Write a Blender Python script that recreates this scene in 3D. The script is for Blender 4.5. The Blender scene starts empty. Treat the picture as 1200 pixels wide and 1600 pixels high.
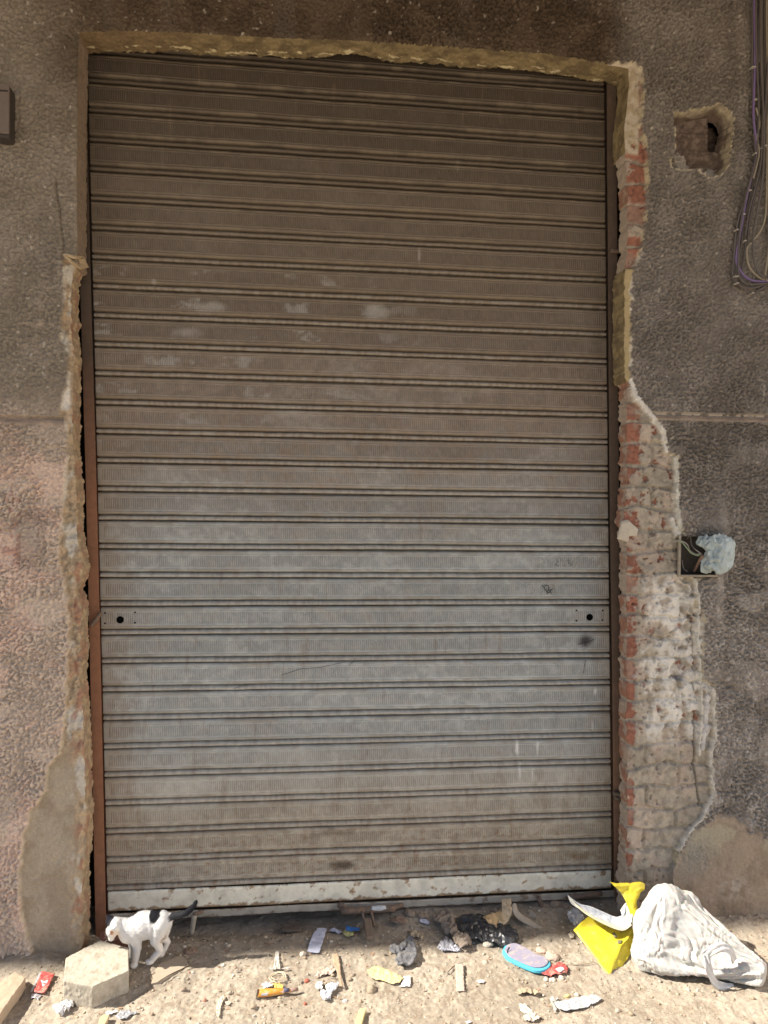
import bpy, math, random
import numpy as np
from mathutils import Vector, Matrix
random.seed(7); RS = np.random.RandomState(7)
scene = bpy.context.scene
COL = scene.collection

# ------------------------------------------------------------------ camera
YAW, PIT, ROL = 0.108469, -0.017418, 0.012405
CAM = np.array([-0.2094, -2.6491, 1.5189]); FPX = 1150.0
def basis():
    cy, sy = math.cos(YAW), math.sin(YAW); cp, sp = math.cos(PIT), math.sin(PIT); cr, sr = math.cos(ROL), math.sin(ROL)
    f = np.array([sy*cp, cy*cp, sp]); r = np.array([cy, -sy, 0.0]); u = np.cross(r, f)
    return cr*r+sr*u, -sr*r+cr*u, f
CR, CU, CF = basis()
cam = bpy.data.cameras.new('camera'); camo = bpy.data.objects.new('camera', cam); COL.objects.link(camo)
cam.sensor_fit = 'VERTICAL'; cam.sensor_height = 24.0; cam.lens = 24.0*FPX/1600.0
cam.clip_start = 0.05; cam.clip_end = 500
m = Matrix.Identity(4)
for i in range(3):
    m[i][0] = CR[i]; m[i][1] = CU[i]; m[i][2] = -CF[i]; m[i][3] = CAM[i]
camo.matrix_world = m
scene.camera = camo

# ------------------------------------------------------------------ light
SUN_EL = math.radians(40); WALL_H = 5.2; EDGE = 0.055      # the wall top throws its shade EDGE metres in front of its foot
dy = EDGE/WALL_H*math.sin(SUN_EL)
tosun = Vector((-math.cos(SUN_EL), dy, math.sin(SUN_EL))).normalized()
sl = bpy.data.lights.new('sun', 'SUN'); sl.energy = 4.0; sl.angle = math.radians(0.53); sl.color = (1.0, 0.93, 0.82)
so = bpy.data.objects.new('sun', sl); COL.objects.link(so)
so.rotation_euler = tosun.to_track_quat('Z', 'Y').to_euler(); so.location = (-6, -2, 9)
w = bpy.data.worlds.new('World'); scene.world = w; w.use_nodes = True
nt = w.node_tree; bg = nt.nodes['Background']
sky = nt.nodes.new('ShaderNodeTexSky'); sky.sky_type = 'NISHITA'; sky.sun_disc = False
sky.sun_elevation = SUN_EL; sky.sun_rotation = math.radians(90); sky.air_density = 1.0; sky.dust_density = 4.0; sky.ozone_density = 0.6
nt.links.new(sky.outputs[0], bg.inputs[0]); bg.inputs[1].default_value = 0.09
scene.view_settings.view_transform = 'Standard'; scene.view_settings.look = 'None'
scene.view_settings.gamma = 1.0; scene.view_settings.exposure = 1.4
scene.render.engine = 'CYCLES'
scene.cycles.max_bounces = 8; scene.cycles.diffuse_bounces = 5

# ------------------------------------------------------------------ numeric helpers
def ray(px, py): return CF + CR*(px-600.0)/FPX - CU*(py-800.0)/FPX
def V(px, py, Y):
    d = ray(px, py); return CAM + d*((Y-CAM[1])/d[1])
def G(px, py, z=0.0):
    d = ray(px, py); return CAM + d*((z-CAM[2])/d[2])
def _hash(ix, iy, iz, seed):
    h = (ix.astype(np.int64)*374761393 + iy.astype(np.int64)*668265263 + iz.astype(np.int64)*2147483647 + seed*1274126177) & 0xffffffff
    h = ((h ^ (h >> 13))*1274126177) & 0xffffffff
    h = ((h ^ (h >> 16))*2246822519) & 0xffffffff
    return (h ^ (h >> 15)) & 0xffffffff
def noise2(x, y, seed=0):
    x = np.asarray(x, float); y = np.asarray(y, float)
    x0 = np.floor(x); y0 = np.floor(y); fx = x-x0; fy = y-y0
    u = fx*fx*fx*(fx*(fx*6-15)+10); v = fy*fy*fy*(fy*(fy*6-15)+10)
    z = np.zeros_like(x0)
    def g(a, b, dx, dy_):
        ang = _hash(a, b, z, seed)*(2*math.pi/4294967296.0)
        return np.cos(ang)*dx+np.sin(ang)*dy_
    n = (g(x0, y0, fx, fy)*(1-u)+g(x0+1, y0, fx-1, fy)*u)*(1-v)+(g(x0, y0+1, fx, fy-1)*(1-u)+g(x0+1, y0+1, fx-1, fy-1)*u)*v
    return n*1.5
def noise3(x, y, zz, seed=0):
    x0 = np.floor(x); y0 = np.floor(y); z0 = np.floor(zz); fx, fy, fz = x-x0, y-y0, zz-z0
    s = lambda t: t*t*t*(t*(t*6-15)+10)
    u, v, w_ = s(fx), s(fy), s(fz)
    def c(i, j, k): return _hash(x0+i, y0+j, z0+k, seed)/2147483648.0-1
    a = (c(0,0,0)*(1-u)+c(1,0,0)*u)*(1-v)+(c(0,1,0)*(1-u)+c(1,1,0)*u)*v
    b = (c(0,0,1)*(1-u)+c(1,0,1)*u)*(1-v)+(c(0,1,1)*(1-u)+c(1,1,1)*u)*v
    return a*(1-w_)+b*w_
def fbm(x, y, s, oct=4, seed=0, gain=0.5):
    r = 0; a = 1; t = 0
    for o in range(oct):
        r = r+a*noise2(x/s+o*17.3, y/s+o*9.1, seed+o); t += a; a *= gain; s = s/2.03
    return r/t*1.3
def worley(x, y, s, seed=0):
    x = x/s; y = y/s; x0 = np.floor(x); y0 = np.floor(y); d = np.full(x.shape, 9.0); z = np.zeros_like(x0)
    for i in (-1, 0, 1):
        for j in (-1, 0, 1):
            a, b = x0+i, y0+j; jx = _hash(a, b, z, seed)/4294967296.0; jy = _hash(a, b, z, seed+77)/4294967296.0
            d = np.minimum(d, (a+jx-x)**2+(b+jy-y)**2)
    return np.sqrt(d)
def sst(a, b, x):
    t = np.clip((x-a)/(b-a), 0, 1); return t*t*(3-2*t)
def mix(a, b, t):
    t = np.asarray(t)[..., None]; return np.asarray(a)*(1-t)+np.asarray(b)*t
def sdpoly(P, X, Y):
    """signed distance, negative inside"""
    P = np.asarray(P, float); d = np.full(X.shape, 1e9); ins = np.zeros(X.shape, bool)
    n = len(P)
    for i in range(n):
        ax, ay = P[i]; bx, by = P[(i+1) % n]; ex, ey = bx-ax, by-ay
        t = np.clip(((X-ax)*ex+(Y-ay)*ey)/(ex*ex+ey*ey+1e-12), 0, 1)
        d = np.minimum(d, (X-ax-ex*t)**2+(Y-ay-ey*t)**2)
        c = (ay > Y) != (by > Y)
        if by != ay: ins ^= c & (X < ex*(Y-ay)/(by-ay)+ax)
    return np.sqrt(d)*np.where(ins, -1, 1)
def box2(X, Z, x0, x1, z0, z1, s=0.02):
    return sst(x0-s, x0+s, X)*(1-sst(x1-s, x1+s, X))*sst(z0-s, z0+s, Z)*(1-sst(z1-s, z1+s, Z))

# ------------------------------------------------------------------ scene helpers
def tag(o, label=None, cat=None, group=None, kind=None):
    if label: o['label'] = label
    if cat: o['category'] = cat
    if group: o['group'] = group
    if kind or cat: o['kind'] = kind or 'thing'
    return o
def thing(name, label, cat, loc=(0, 0, 0), group=None):
    o = bpy.data.objects.new(name, None); COL.objects.link(o); o.location = loc; o.empty_display_size = 0.05
    return tag(o, label, cat, group)
def mk(name, v, f, mat, parent=None, smooth=True, col=None):
    me = bpy.data.meshes.new(name)
    v = np.asarray(v, np.float32)
    if isinstance(f, np.ndarray):
        nf = len(f); k = f.shape[1]
        me.vertices.add(len(v)); me.vertices.foreach_set('co', v.ravel())
        me.loops.add(nf*k); me.loops.foreach_set('vertex_index', f.astype(np.int32).ravel())
        me.polygons.add(nf); me.polygons.foreach_set('loop_start', (np.arange(nf)*k).astype(np.int32))
        me.update(calc_edges=True)
    else:
        me.from_pydata([tuple(p) for p in v], [], f); me.update()
    if smooth: me.polygons.foreach_set('use_smooth', np.ones(len(me.polygons), bool))
    if col is not None:
        a = me.color_attributes.new('Col', 'FLOAT_COLOR', 'POINT')
        c = np.ones((len(v), 4), np.float32); c[:, :3] = np.clip(col, 0.003, 0.95); a.data.foreach_set('color', c.ravel())
    me.validate()
    me.materials.append(mat)
    o = bpy.data.objects.new(name, me); COL.objects.link(o)
    if parent: o.parent = parent; o.matrix_parent_inverse = Matrix.Translation(-Vector(parent.location))
    return o
MATS = {}
def mat(name, col=None, rough=0.85, vcol=False, var=0.25, scale=60, bump=0.0, bscale=400, metal=0.0, col2=None, c2t=(0.5, 0.62), c2s=30, spec=0.3, trans=0.0, dist=0.001, alpha=1.0, sss=0.0):
    if name in MATS: return MATS[name]
    M = bpy.data.materials.new(name); M.use_nodes = True; t = M.node_tree; N = t.nodes; Lk = t.links
    b = N['Principled BSDF']; b.inputs['Roughness'].default_value = rough; b.inputs['Metallic'].default_value = metal
    b.inputs['Specular IOR Level'].default_value = spec
    b.inputs['Alpha'].default_value = alpha
    if trans: b.inputs['Transmission Weight'].default_value = trans
    if sss: b.inputs['Subsurface Weight'].default_value = sss; b.inputs['Subsurface Scale'].default_value = 0.01
    geo = N.new('ShaderNodeTexCoord')
    if vcol:
        at = N.new('ShaderNodeAttribute'); at.attribute_name = 'Col'; base = at.outputs['Color']
    else:
        rgb = N.new('ShaderNodeRGB'); rgb.outputs[0].default_value = (*col, 1); base = rgb.outputs[0]
        if col2:
            n2 = N.new('ShaderNodeTexNoise'); n2.inputs['Scale'].default_value = c2s; n2.inputs['Detail'].default_value = 6; n2.inputs['Roughness'].default_value = 0.65
            Lk.new(geo.outputs['Object'], n2.inputs['Vector'])
            r2 = N.new('ShaderNodeMapRange'); r2.inputs[1].default_value = c2t[0]; r2.inputs[2].default_value = c2t[1]; Lk.new(n2.outputs[0], r2.inputs[0])
            mx = N.new('ShaderNodeMix'); mx.data_type = 'RGBA'; Lk.new(r2.outputs[0], mx.inputs[0]); Lk.new(base, mx.inputs[6]); mx.inputs[7].default_value = (*col2, 1); base = mx.outputs[2]
    nz = N.new('ShaderNodeTexNoise'); nz.inputs['Scale'].default_value = scale; nz.inputs['Detail'].default_value = 8; nz.inputs['Roughness'].default_value = 0.7
    Lk.new(geo.outputs['Object'], nz.inputs['Vector'])
    mr = N.new('ShaderNodeMapRange'); mr.inputs[1].default_value = 0.25; mr.inputs[2].default_value = 0.75; mr.inputs[3].default_value = 1-var; mr.inputs[4].default_value = 1+var
    Lk.new(nz.outputs[0], mr.inputs[0])
    vm = N.new('ShaderNodeVectorMath'); vm.operation = 'SCALE'; Lk.new(base, vm.inputs[0]); Lk.new(mr.outputs[0], vm.inputs['Scale'])
    Lk.new(vm.outputs[0], b.inputs['Base Color'])
    if bump:
        nb = N.new('ShaderNodeTexNoise'); nb.inputs['Scale'].default_value = bscale; nb.inputs['Detail'].default_value = 5; nb.inputs['Roughness'].default_value = 0.65
        Lk.new(geo.outputs['Object'], nb.inputs['Vector'])
        bp = N.new('ShaderNodeBump'); bp.inputs['Strength'].default_value = bump; bp.inputs['Distance'].default_value = dist
        Lk.new(nb.outputs[0], bp.inputs['Height']); Lk.new(bp.outputs[0], b.inputs['Normal'])
    MATS[name] = M; return M
def bake(o):
    dg = bpy.context.evaluated_depsgraph_get(); ev = o.evaluated_get(dg); me = bpy.data.meshes.new_from_object(ev)
    old = o.data; mats = [m_ for m_ in old.materials]; o.modifiers.clear(); o.data = me
    if not me.materials:
        for m_ in mats: me.materials.append(m_)
    bpy.data.meshes.remove(old); return me
def verts_of(me):
    a = np.empty(len(me.vertices)*3, np.float32); me.vertices.foreach_get('co', a); return a.reshape(-1, 3).astype(float)
def normals_of(me):
    a = np.empty(len(me.vertices)*3, np.float32); me.vertices.foreach_get('normal', a); return a.reshape(-1, 3).astype(float)
def setverts(me, v): me.vertices.foreach_set('co', v.astype(np.float32).ravel()); me.update()
def setcol(me, c):
    a = me.color_attributes.get('Col') or me.color_attributes.new('Col', 'FLOAT_COLOR', 'POINT')
    cc = np.ones((len(me.vertices), 4), np.float32); cc[:, :3] = c; a.data.foreach_set('color', cc.ravel())
def tube_geo(pts, rad, seg=10, caps=True, closed=False, sq=None):
    pts = [Vector(p) for p in pts]; n = len(pts)
    if not hasattr(rad, '__len__'): rad = [rad]*n
    vs = []; fs = []; up = None
    for i, p in enumerate(pts):
        if closed: t = (pts[(i+1) % n]-pts[i-1]).normalized()
        else: t = (pts[min(i+1, n-1)]-pts[max(i-1, 0)]).normalized()
        if up is None: up = t.orthogonal().normalized()
        up = (up-t*up.dot(t)).normalized(); s = t.cross(up)
        for k in range(seg):
            a = 2*math.pi*k/seg; vs.append(p+(up*math.cos(a)+s*math.sin(a))*rad[i])
    m_ = n if closed else n-1
    for i in range(m_):
        j = (i+1) % n
        for k in range(seg):
            k2 = (k+1) % seg; fs.append((i*seg+k, i*seg+k2, j*seg+k2, j*seg+k))
    if caps and not closed:
        fs.append(tuple(range(seg))[::-1]); fs.append(tuple(range((n-1)*seg, n*seg)))
    return [tuple(v) for v in vs], fs
def smoothpath(P, k=8):
    P = [np.array(p, float) for p in P]; out = []; Q = [2*P[0]-P[1]]+P+[2*P[-1]-P[-2]]
    for i in range(1, len(Q)-2):
        for j in range(k):
            t = j/k; a, b, c, d = Q[i-1:i+3]
            out.append(0.5*((2*b)+(c-a)*t+(2*a-5*b+4*c-d)*t*t+(3*b-a-3*c+d)*t**3))
    out.append(P[-1]); return out
def tube(name, P, r, m_, parent=None, k=8, seg=10, closed=False):
    path = smoothpath(P, k)
    if hasattr(r, '__len__'): r = list(np.interp(np.linspace(0, 1, len(path)), np.linspace(0, 1, len(r)), r))
    v, f = tube_geo(path, r, seg, closed=closed); return mk(name, v, f, m_, parent)
def join_geo(L):
    vs = []; fs = []
    for v, f in L:
        o = len(vs); vs += list(v); fs += [tuple(i+o for i in q) for q in f]
    return vs, fs
def boxgeo(a, b):
    x0, y0, z0 = a; x1, y1, z1 = b
    return [(x0,y0,z0),(x1,y0,z0),(x1,y1,z0),(x0,y1,z0),(x0,y0,z1),(x1,y0,z1),(x1,y1,z1),(x0,y1,z1)], [(0,3,2,1),(4,5,6,7),(0,1,5,4),(1,2,6,5),(2,3,7,6),(3,0,4,7)]
def bevel(o, w_=0.002, s=2):
    b = o.modifiers.new('bevel', 'BEVEL'); b.width = w_; b.segments = s; b.limit_method = 'ANGLE'; return o
def prism(name, poly, z0, z1, m_, parent=None, bev=0.002):
    n = len(poly); v = [(p[0], p[1], z0) for p in poly]+[(p[0], p[1], z1) for p in poly]
    f = [tuple(range(n))[::-1], tuple(range(n, 2*n))]+[(i, (i+1) % n, n+(i+1) % n, n+i) for i in range(n)]
    o = mk(name, v, f, m_, parent, smooth=False)
    if bev: bevel(o, bev)
    return o
def ground_h(x, y):
    """height of the dirt"""
    x = np.asarray(x, float); y = np.asarray(y, float)
    near = 1-sst(0.0, 3.0, np.abs(y+0.3))
    h = fbm(x, y, 0.30, 3, 51)*0.010 + fbm(x, y, 0.05, 3, 52)*0.0045*near
    cl = fbm(x, y, 0.016, 3, 53); h = h + np.maximum(cl, 0)*0.0040*near+fbm(x, y, 0.009, 2, 55)*0.0012*near*(0.4+0.9*sst(-0.2, 0.4, fbm(x, y, 0.25, 2, 54)))
    h = h + 0.018*sst(-0.12, 0.0, y)*sst(-0.05, 0.25, x)      # dirt banked under the shutter on the right
    h = h + 0.02*sst(-0.26, -0.14, y)*(1-sst(-1.05, -0.95, x)) + 0.022*sst(-0.28, -0.15, y)*sst(0.9, 1.05, x)
    h = h - 0.030*sst(-0.13, -0.02, y)*(1-sst(-0.12, 0.08, x))*sst(-0.95, -0.85, x)
    return h
def sheet(name, pts3, m_, parent=None, crumple=0.003, fs=0.02, thick=0.0006, lift=0.002, step=0.0025, seed=1, col=None, curl=0.0, stretch=1.0, ang=0.0, edge=0.0015, dome=0.0):
    """sheet lying on the dirt: outline in world xy, own crumple and thickness"""
    P = np.array([p[:2] for p in pts3]); x0, y0 = P.min(0)-step*2; x1, y1 = P.max(0)+step*2
    nx = int((x1-x0)/step)+1; ny = int((y1-y0)/step)+1
    X, Y = np.meshgrid(x0+np.arange(nx)*step, y0+np.arange(ny)*step, indexing='ij')
    sd = sdpoly(P, X, Y)+fbm(X, Y, 0.012, 2, seed+9)*edge
    gx, gy = np.gradient(sd, step); g = np.sqrt(gx*gx+gy*gy)+1e-6
    cs = 0.25*(sd[:-1, :-1]+sd[1:, :-1]+sd[:-1, 1:]+sd[1:, 1:]); keep = cs < 0
    idx = np.arange(nx*ny).reshape(nx, ny)
    F = np.stack([idx[:-1, :-1], idx[1:, :-1], idx[1:, 1:], idx[:-1, 1:]], -1)[keep]
    kc = np.zeros((nx, ny), int); k_ = keep.astype(int)
    kc[:-1, :-1] += k_; kc[1:, :-1] += k_; kc[1:, 1:] += k_; kc[:-1, 1:] += k_
    bd = (kc > 0) & (kc < 4)
    X2 = X-np.where(bd, sd*gx/g**2, 0); Y2 = Y-np.where(bd, sd*gy/g**2, 0)
    c, s = math.cos(ang), math.sin(ang); U = (X2*c+Y2*s)/stretch; W = -X2*s+Y2*c
    r1 = 1-np.abs(fbm(U, W, fs, 1, seed))*2.4; r2 = 1-np.abs(fbm(U, W, fs*0.45, 1, seed+3))*2.4
    H = ground_h(X2, Y2)*0.5+np.max(ground_h(X2, Y2))*0.5
    Z = H+lift+crumple*(r1*0.65+r2*0.35+0.5)+curl*sst(-0.02, 0.0, sd)*(0.5+fbm(X2, Y2, 0.03, 1, seed+5))+dome*np.clip(-sd/np.abs(sd.min()), 0, 1)**0.5
    used = np.unique(F); remap = -np.ones(nx*ny, int); remap[used] = np.arange(len(used))
    v = np.stack([X2.ravel(), Y2.ravel(), Z.ravel()], -1)[used]
    cc = None
    if col is not None: cc = col(X2.ravel()[used], Y2.ravel()[used], sd.ravel()[used])
    o = mk(name, v, remap[F], m_, parent, True, cc)
    so_ = o.modifiers.new('solid', 'SOLIDIFY'); so_.thickness = thick; so_.offset = 1
    return o
def blob(name, els, m_, parent=None, voxel=0.003, smooth=2, disp=None, colf=None):
    """els: ('e', centre, radii, rotation matrix|None) ellipsoids or ('c', p0, r0, p1, r1) tapered capsules; fused into ONE surface"""
    L = []
    for e in els:
        if e[0] == 'e':
            c, r = np.array(e[1]), np.array(e[2]); R = np.array(e[3]) if len(e) > 3 and e[3] is not None else np.eye(3)
            v = []; f = []; nu, nv = 20, 12
            for j in range(1, nv):
                for i in range(nu):
                    a = 2*math.pi*i/nu; b_ = math.pi*j/nv
                    v.append(tuple(c+R@(r*np.array([math.cos(a)*math.sin(b_), math.sin(a)*math.sin(b_), math.cos(b_)]))))
            top = len(v); v.append(tuple(c+R@(r*np.array([0, 0, 1.])))); bot = len(v); v.append(tuple(c-R@(r*np.array([0, 0, 1.]))))
            for j in range(nv-2):
                for i in range(nu):
                    i2 = (i+1) % nu; f.append((j*nu+i, (j+1)*nu+i, (j+1)*nu+i2, j*nu+i2))
            for i in range(nu):
                i2 = (i+1) % nu; f.append((top, i, i2)); f.append((bot, (nv-2)*nu+i2, (nv-2)*nu+i))
            L.append((v, f))
        else:
            p0, r0, p1, r1 = np.array(e[1], float), e[2], np.array(e[3], float), e[4]
            ax = p1-p0; ln = np.linalg.norm(ax); ax = ax/ln; P = []; Rr = []
            for k in range(6):
                a = math.pi/2*(1-k/5); P.append(p0-ax*r0*math.sin(a)); Rr.append(max(r0*math.cos(a), 1e-4))
            for k in range(6):
                a = math.pi/2*k/5; P.append(p1+ax*r1*math.sin(a)); Rr.append(max(r1*math.cos(a), 1e-4))
            L.append(tube_geo(P, Rr, 16))
    v, f = join_geo(L); o = mk(name, v, f, m_, parent)
    r = o.modifiers.new('r', 'REMESH'); r.mode = 'VOXEL'; r.voxel_size = voxel; r.use_smooth_shade = True
    if smooth: s = o.modifiers.new('s', 'SMOOTH'); s.iterations = smooth; s.factor = 0.6
    me = bake(o)
    me.polygons.foreach_set('use_smooth', np.ones(len(me.polygons), bool))
    if disp: V_ = verts_of(me); setverts(me, V_+normals_of(me)*disp(V_)[:, None])
    if colf: setcol(me, colf(verts_of(me)))
    return o

# ------------------------------------------------------------------ materials
M_wall = mat('stucco_plaster', vcol=True, rough=0.93, var=0.22, scale=160, bump=0.7, bscale=420, spec=0.12, dist=0.0015)
M_shut = mat('painted_steel_slats', vcol=True, rough=0.55, var=0.14, scale=45, bump=0.25, bscale=350, spec=0.3, dist=0.0006)
M_dirt = mat('dry_dirt', vcol=True, rough=0.95, var=0.25, scale=120, bump=0.9, bscale=420, spec=0.1, dist=0.002)
M_rust = mat('rusty_rail', (0.29, 0.135, 0.075), rough=0.8, var=0.2, scale=40, bump=0.4, col2=(0.085, 0.058, 0.045), c2s=9, c2t=(0.45, 0.65))
M_iron = mat('rusty_iron', (0.16, 0.12, 0.095), rough=0.85, var=0.3, scale=90, bump=0.5, col2=(0.24, 0.15, 0.10), c2s=60)
M_core = mat('shade_dark_masonry', (0.05, 0.04, 0.035), rough=0.95)  # core made near black: the shade of the pocket is put into its colour

# ------------------------------------------------------------------ building wall
FY = -0.16
def P2(lst, Y=FY): return [(V(a, b, Y)[0], V(a, b, Y)[2]) for a, b in lst]
open_px = [(122,48),(200,47),(300,50),(400,55),(560,62),(700,70),(850,82),(985,103),
 (986,130),(983,160),(978,200),(980,240),(985,300),(985,390),(979,418),(977,430),(977,590),(984,600),(985,760),(978,820),(985,850),(985,1000),(984,1130),(986,1280),(984,1330),(981,1380),(982,1560),
 (126,1560),(126,1450),(125,1370),(131,1330),(130,1250),(127,1130),(121,1060),(124,1030),(123,950),(115,925),(123,905),(126,890),(117,830),(116,760),(110,700),(110,640),(112,560),(108,500),(108,424),(122,412),(119,395),(119,300),(120,200),(121,90)]
O_poly = P2(open_px)
left_px = [(97,402),(112,410),(300,410),(300,1560),(52,1560),(50,1492),(42,1470),(31,1430),(28,1370),(35,1310),(45,1270),(68,1240),(73,1200),(93,1180),(97,1150),(103,1080),(107,1000),(103,930),(92,880),(98,780),(104,720),(104,665),(92,645),(96,625),(107,590),(105,555),(94,530),(97,500),(100,450)]
right_px = [(970,98),(993,98),(1003,108),(1006,150),(1001,190),(1012,235),(1013,300),(1009,350),(1000,400),(988,425),(986,470),(986,560),(983,600),(995,625),(1018,643),(1030,660),(1042,690),(1048,705),(1060,714),(1060,740),(1056,775),(1062,820),(1070,838),(1070,900),(1093,905),(1090,950),(1101,960),(1102,1000),(1098,1060),(1116,1072),(1120,1110),(1120,1150),(1113,1175),(1117,1250),(1098,1282),(1075,1305),(1060,1335),(1052,1370),(1048,1480),(1044,1560),(900,1560),(900,98)]
mud_px = [(1046,1600),(1048,1420),(1056,1340),(1070,1312),(1092,1293),(1120,1283),(1150,1284),(1170,1296),(1200,1312),(1260,1330),(1500,1340),(1500,1600)]
hole_px = [(1052,172),(1075,174),(1100,168),(1128,165),(1140,172),(1148,190),(1143,225),(1140,255),(1128,272),(1108,276),(1090,262),(1066,266),(1050,258),(1056,232),(1056,200)]
box_px = [(1063,838),(1118,836),(1120,900),(1064,898)]
L_poly, R_poly, M_poly, H_poly, B_poly = P2(left_px), P2(right_px), P2(mud_px), P2(hole_px), P2(box_px)
S = 0.003
xs = np.concatenate([np.linspace(-9, -1.36, 60)[:-1], np.arange(-1.36, 1.66, S), np.linspace(1.66, 9, 60)[1:]])
zs = np.concatenate([[-0.3], np.arange(-0.06, 3.42, S), np.linspace(3.42, WALL_H, 20)[1:]])
X, Z = np.meshgrid(xs, zs, indexing='ij')
def sd_n(poly, a, seed, sc=0.03): return sdpoly(poly, X, Z)+fbm(X, Z, sc, 3, seed)*a
sdO = sdpoly(O_poly, X, Z)
rough_edge = np.where(Z > V(500, 415, FY)[2], 0.25, 1.0)
sdO = sdO+fbm(X, Z, 0.03, 3, 1)*0.006*rough_edge
sdL = sd_n(L_poly, 0.008, 2); sdR = sd_n(R_poly, 0.008, 3); sdM = sd_n(M_poly, 0.035, 4, 0.11); sdH = sd_n(H_poly, 0.010, 5, 0.06)
sdB = sdpoly(B_poly, X, Z)
zpx = lambda py, px=500: V(px, py, FY)[2]
midx = 0.0
# groove joints
zg_l = zpx(655, 50); zg_r = zpx(651, 1110); zg = np.where(X < midx, zg_l, zg_r)
# stucco relief
wx = X+fbm(X, Z, 0.03, 2, 21)*0.004; wz = Z+fbm(X, Z, 0.03, 2, 22)*0.004
worm = np.abs(fbm(wx, wz, 0.017, 2, 23)); worm2 = fbm(wx, wz, 0.0098, 3, 24, 0.55)
lower = 1-sst(-0.01, 0.01, Z-zg)
coarse = np.where(X < midx, 0.40+0.45*lower, 0.55+0.45*lower+0.25*sst(-0.3, 0.3, fbm(X, Z, 0.5, 2, 26)))
coarse = coarse*(0.80+0.3*sst(-0.35, 0.35, fbm(X, Z, 0.28, 3, 25)))
plat = sst(-0.16, 0.10, worm2+0.35*fbm(X, Z, 0.10, 2, 30)); wx2 = X+fbm(X, Z, 0.008, 2, 18)*0.003; wz2 = Z+fbm(X, Z, 0.008, 2, 19)*0.003
cell = np.sqrt(np.clip(1-worley(wx2, wz2, 0.0080, 3)**2, 0, 1)); cell2 = np.sqrt(np.clip(1-worley(wx2, wz2, 0.0125, 5)**2, 0, 1))
h_st = coarse*(0.0120*(plat-1)+0.0085*(cell-1)+0.0060*(cell2-1)+0.0050*fbm(wx, wz, 0.0085, 2, 20)) + fbm(X, Z, 0.5, 3, 27)*0.006 + fbm(X, Z, 0.006, 2, 28)*0.0007
h_st = h_st + 0.004*lower*(X < midx)
# groove
dz = Z-zg; gr = np.where(np.abs(dz) < 0.013, -0.020*np.clip(1-(0.006-dz)/0.017, 0, 1), 0.0)*sst(-0.0135, -0.012, dz)
h_st = np.where(np.abs(dz) < 0.016, fbm(X, Z, 0.02, 2, 29)*0.001+fbm(X, Z, 0.5, 3, 27)*0.006, h_st)+gr
crk_pts = P2([(87, 283), (89, 310), (93, 325), (94, 350), (98, 372), (97, 402)])
dcr = np.full(X.shape, 9.0)
for (ax_, az_), (bx_, bz_) in zip(crk_pts[:-1], crk_pts[1:]):
    t_ = np.clip(((X-ax_)*(bx_-ax_)+(Z-az_)*(bz_-az_))/((bx_-ax_)**2+(bz_-az_)**2), 0, 1); dcr = np.minimum(dcr, np.hypot(X-ax_-t_*(bx_-ax_), Z-az_-t_*(bz_-az_)))
h_st = h_st-0.012*np.exp(-((dcr+0.002*fbm(X, Z, 0.01, 2, 16))/0.0025)**2)
run = np.exp(-((X-V(1128, 860, FY)[0]+0.012*fbm(Z*1.0, Z*0, 0.15, 2, 14))/0.022)**2)*sst(zpx(1000, 1128), zpx(960, 1128), Z)*(1-sst(zpx(800, 1128), zpx(760, 1128), Z)); h_st = h_st*(1-0.75*run)+0.002*run
trw = sst(0.12, 0.3, fbm(X*0.7, Z, 0.16, 3, 13))*(Z < zg)*0.55; h_st = h_st*(1-trw)
# colours ------------------------------------------------------------
n1 = fbm(X, Z, 0.45, 4, 31); n2 = fbm(X, Z, 0.12, 4, 32, 0.6); n3 = fbm(X, Z, 0.03, 3, 33)
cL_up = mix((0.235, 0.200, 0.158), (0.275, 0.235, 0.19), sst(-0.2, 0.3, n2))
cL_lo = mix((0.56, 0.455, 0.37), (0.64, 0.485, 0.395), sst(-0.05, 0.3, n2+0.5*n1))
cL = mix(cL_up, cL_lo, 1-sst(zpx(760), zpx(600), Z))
pink = sst(0.05, 0.3, fbm(X, Z*0.7, 0.2, 3, 34))*box2(X, Z, -2, zpx(0)*0-1.02, zpx(980), zpx(740), 0.06)
cL = mix(cL, (0.36, 0.15, 0.12), 0.55*pink*sst(-.1, .2, n3)*(X < -1.12))
cR = mix((0.198, 0.174, 0.150), (0.245, 0.217, 0.19), sst(-0.25, 0.3, n2+0.4*n1))
cR = mix(cR, (0.36, 0.33, 0.30), 0.45*sst(0.1, 0.4, n3+0.3*n2)*(1-sst(zpx(1000), zpx(600), Z)))
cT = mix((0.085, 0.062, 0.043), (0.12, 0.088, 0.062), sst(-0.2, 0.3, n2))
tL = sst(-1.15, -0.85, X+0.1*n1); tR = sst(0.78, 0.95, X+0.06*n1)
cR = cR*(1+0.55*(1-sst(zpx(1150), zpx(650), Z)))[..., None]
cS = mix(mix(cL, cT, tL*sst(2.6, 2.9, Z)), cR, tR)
grain = fbm(X, Z, 0.011, 3, 17, 0.7); cS = cS*(1+0.32*np.clip(grain, -1, 1))[..., None]
cS = mix(cS, (0.62, 0.56, 0.48), 0.5*sst(0.62, 0.78, fbm(X, Z, 0.02, 2, 35)+0.2*n1))       # worn pale specks
cS = mix(cS, (0.14, 0.12, 0.10), 0.35*sst(0.25, 0.5, fbm(X*1.8, Z*0.45, 0.35, 3, 36)))        # sooty runs
cS = mix(cS, (0.45, 0.36, 0.28), 0.75*box2(X, Z, zpx(0)*0-1.13, -1.0, zpx(526), zpx(520), 0.006)*sst(-0.3, 0.2, n3))
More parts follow.
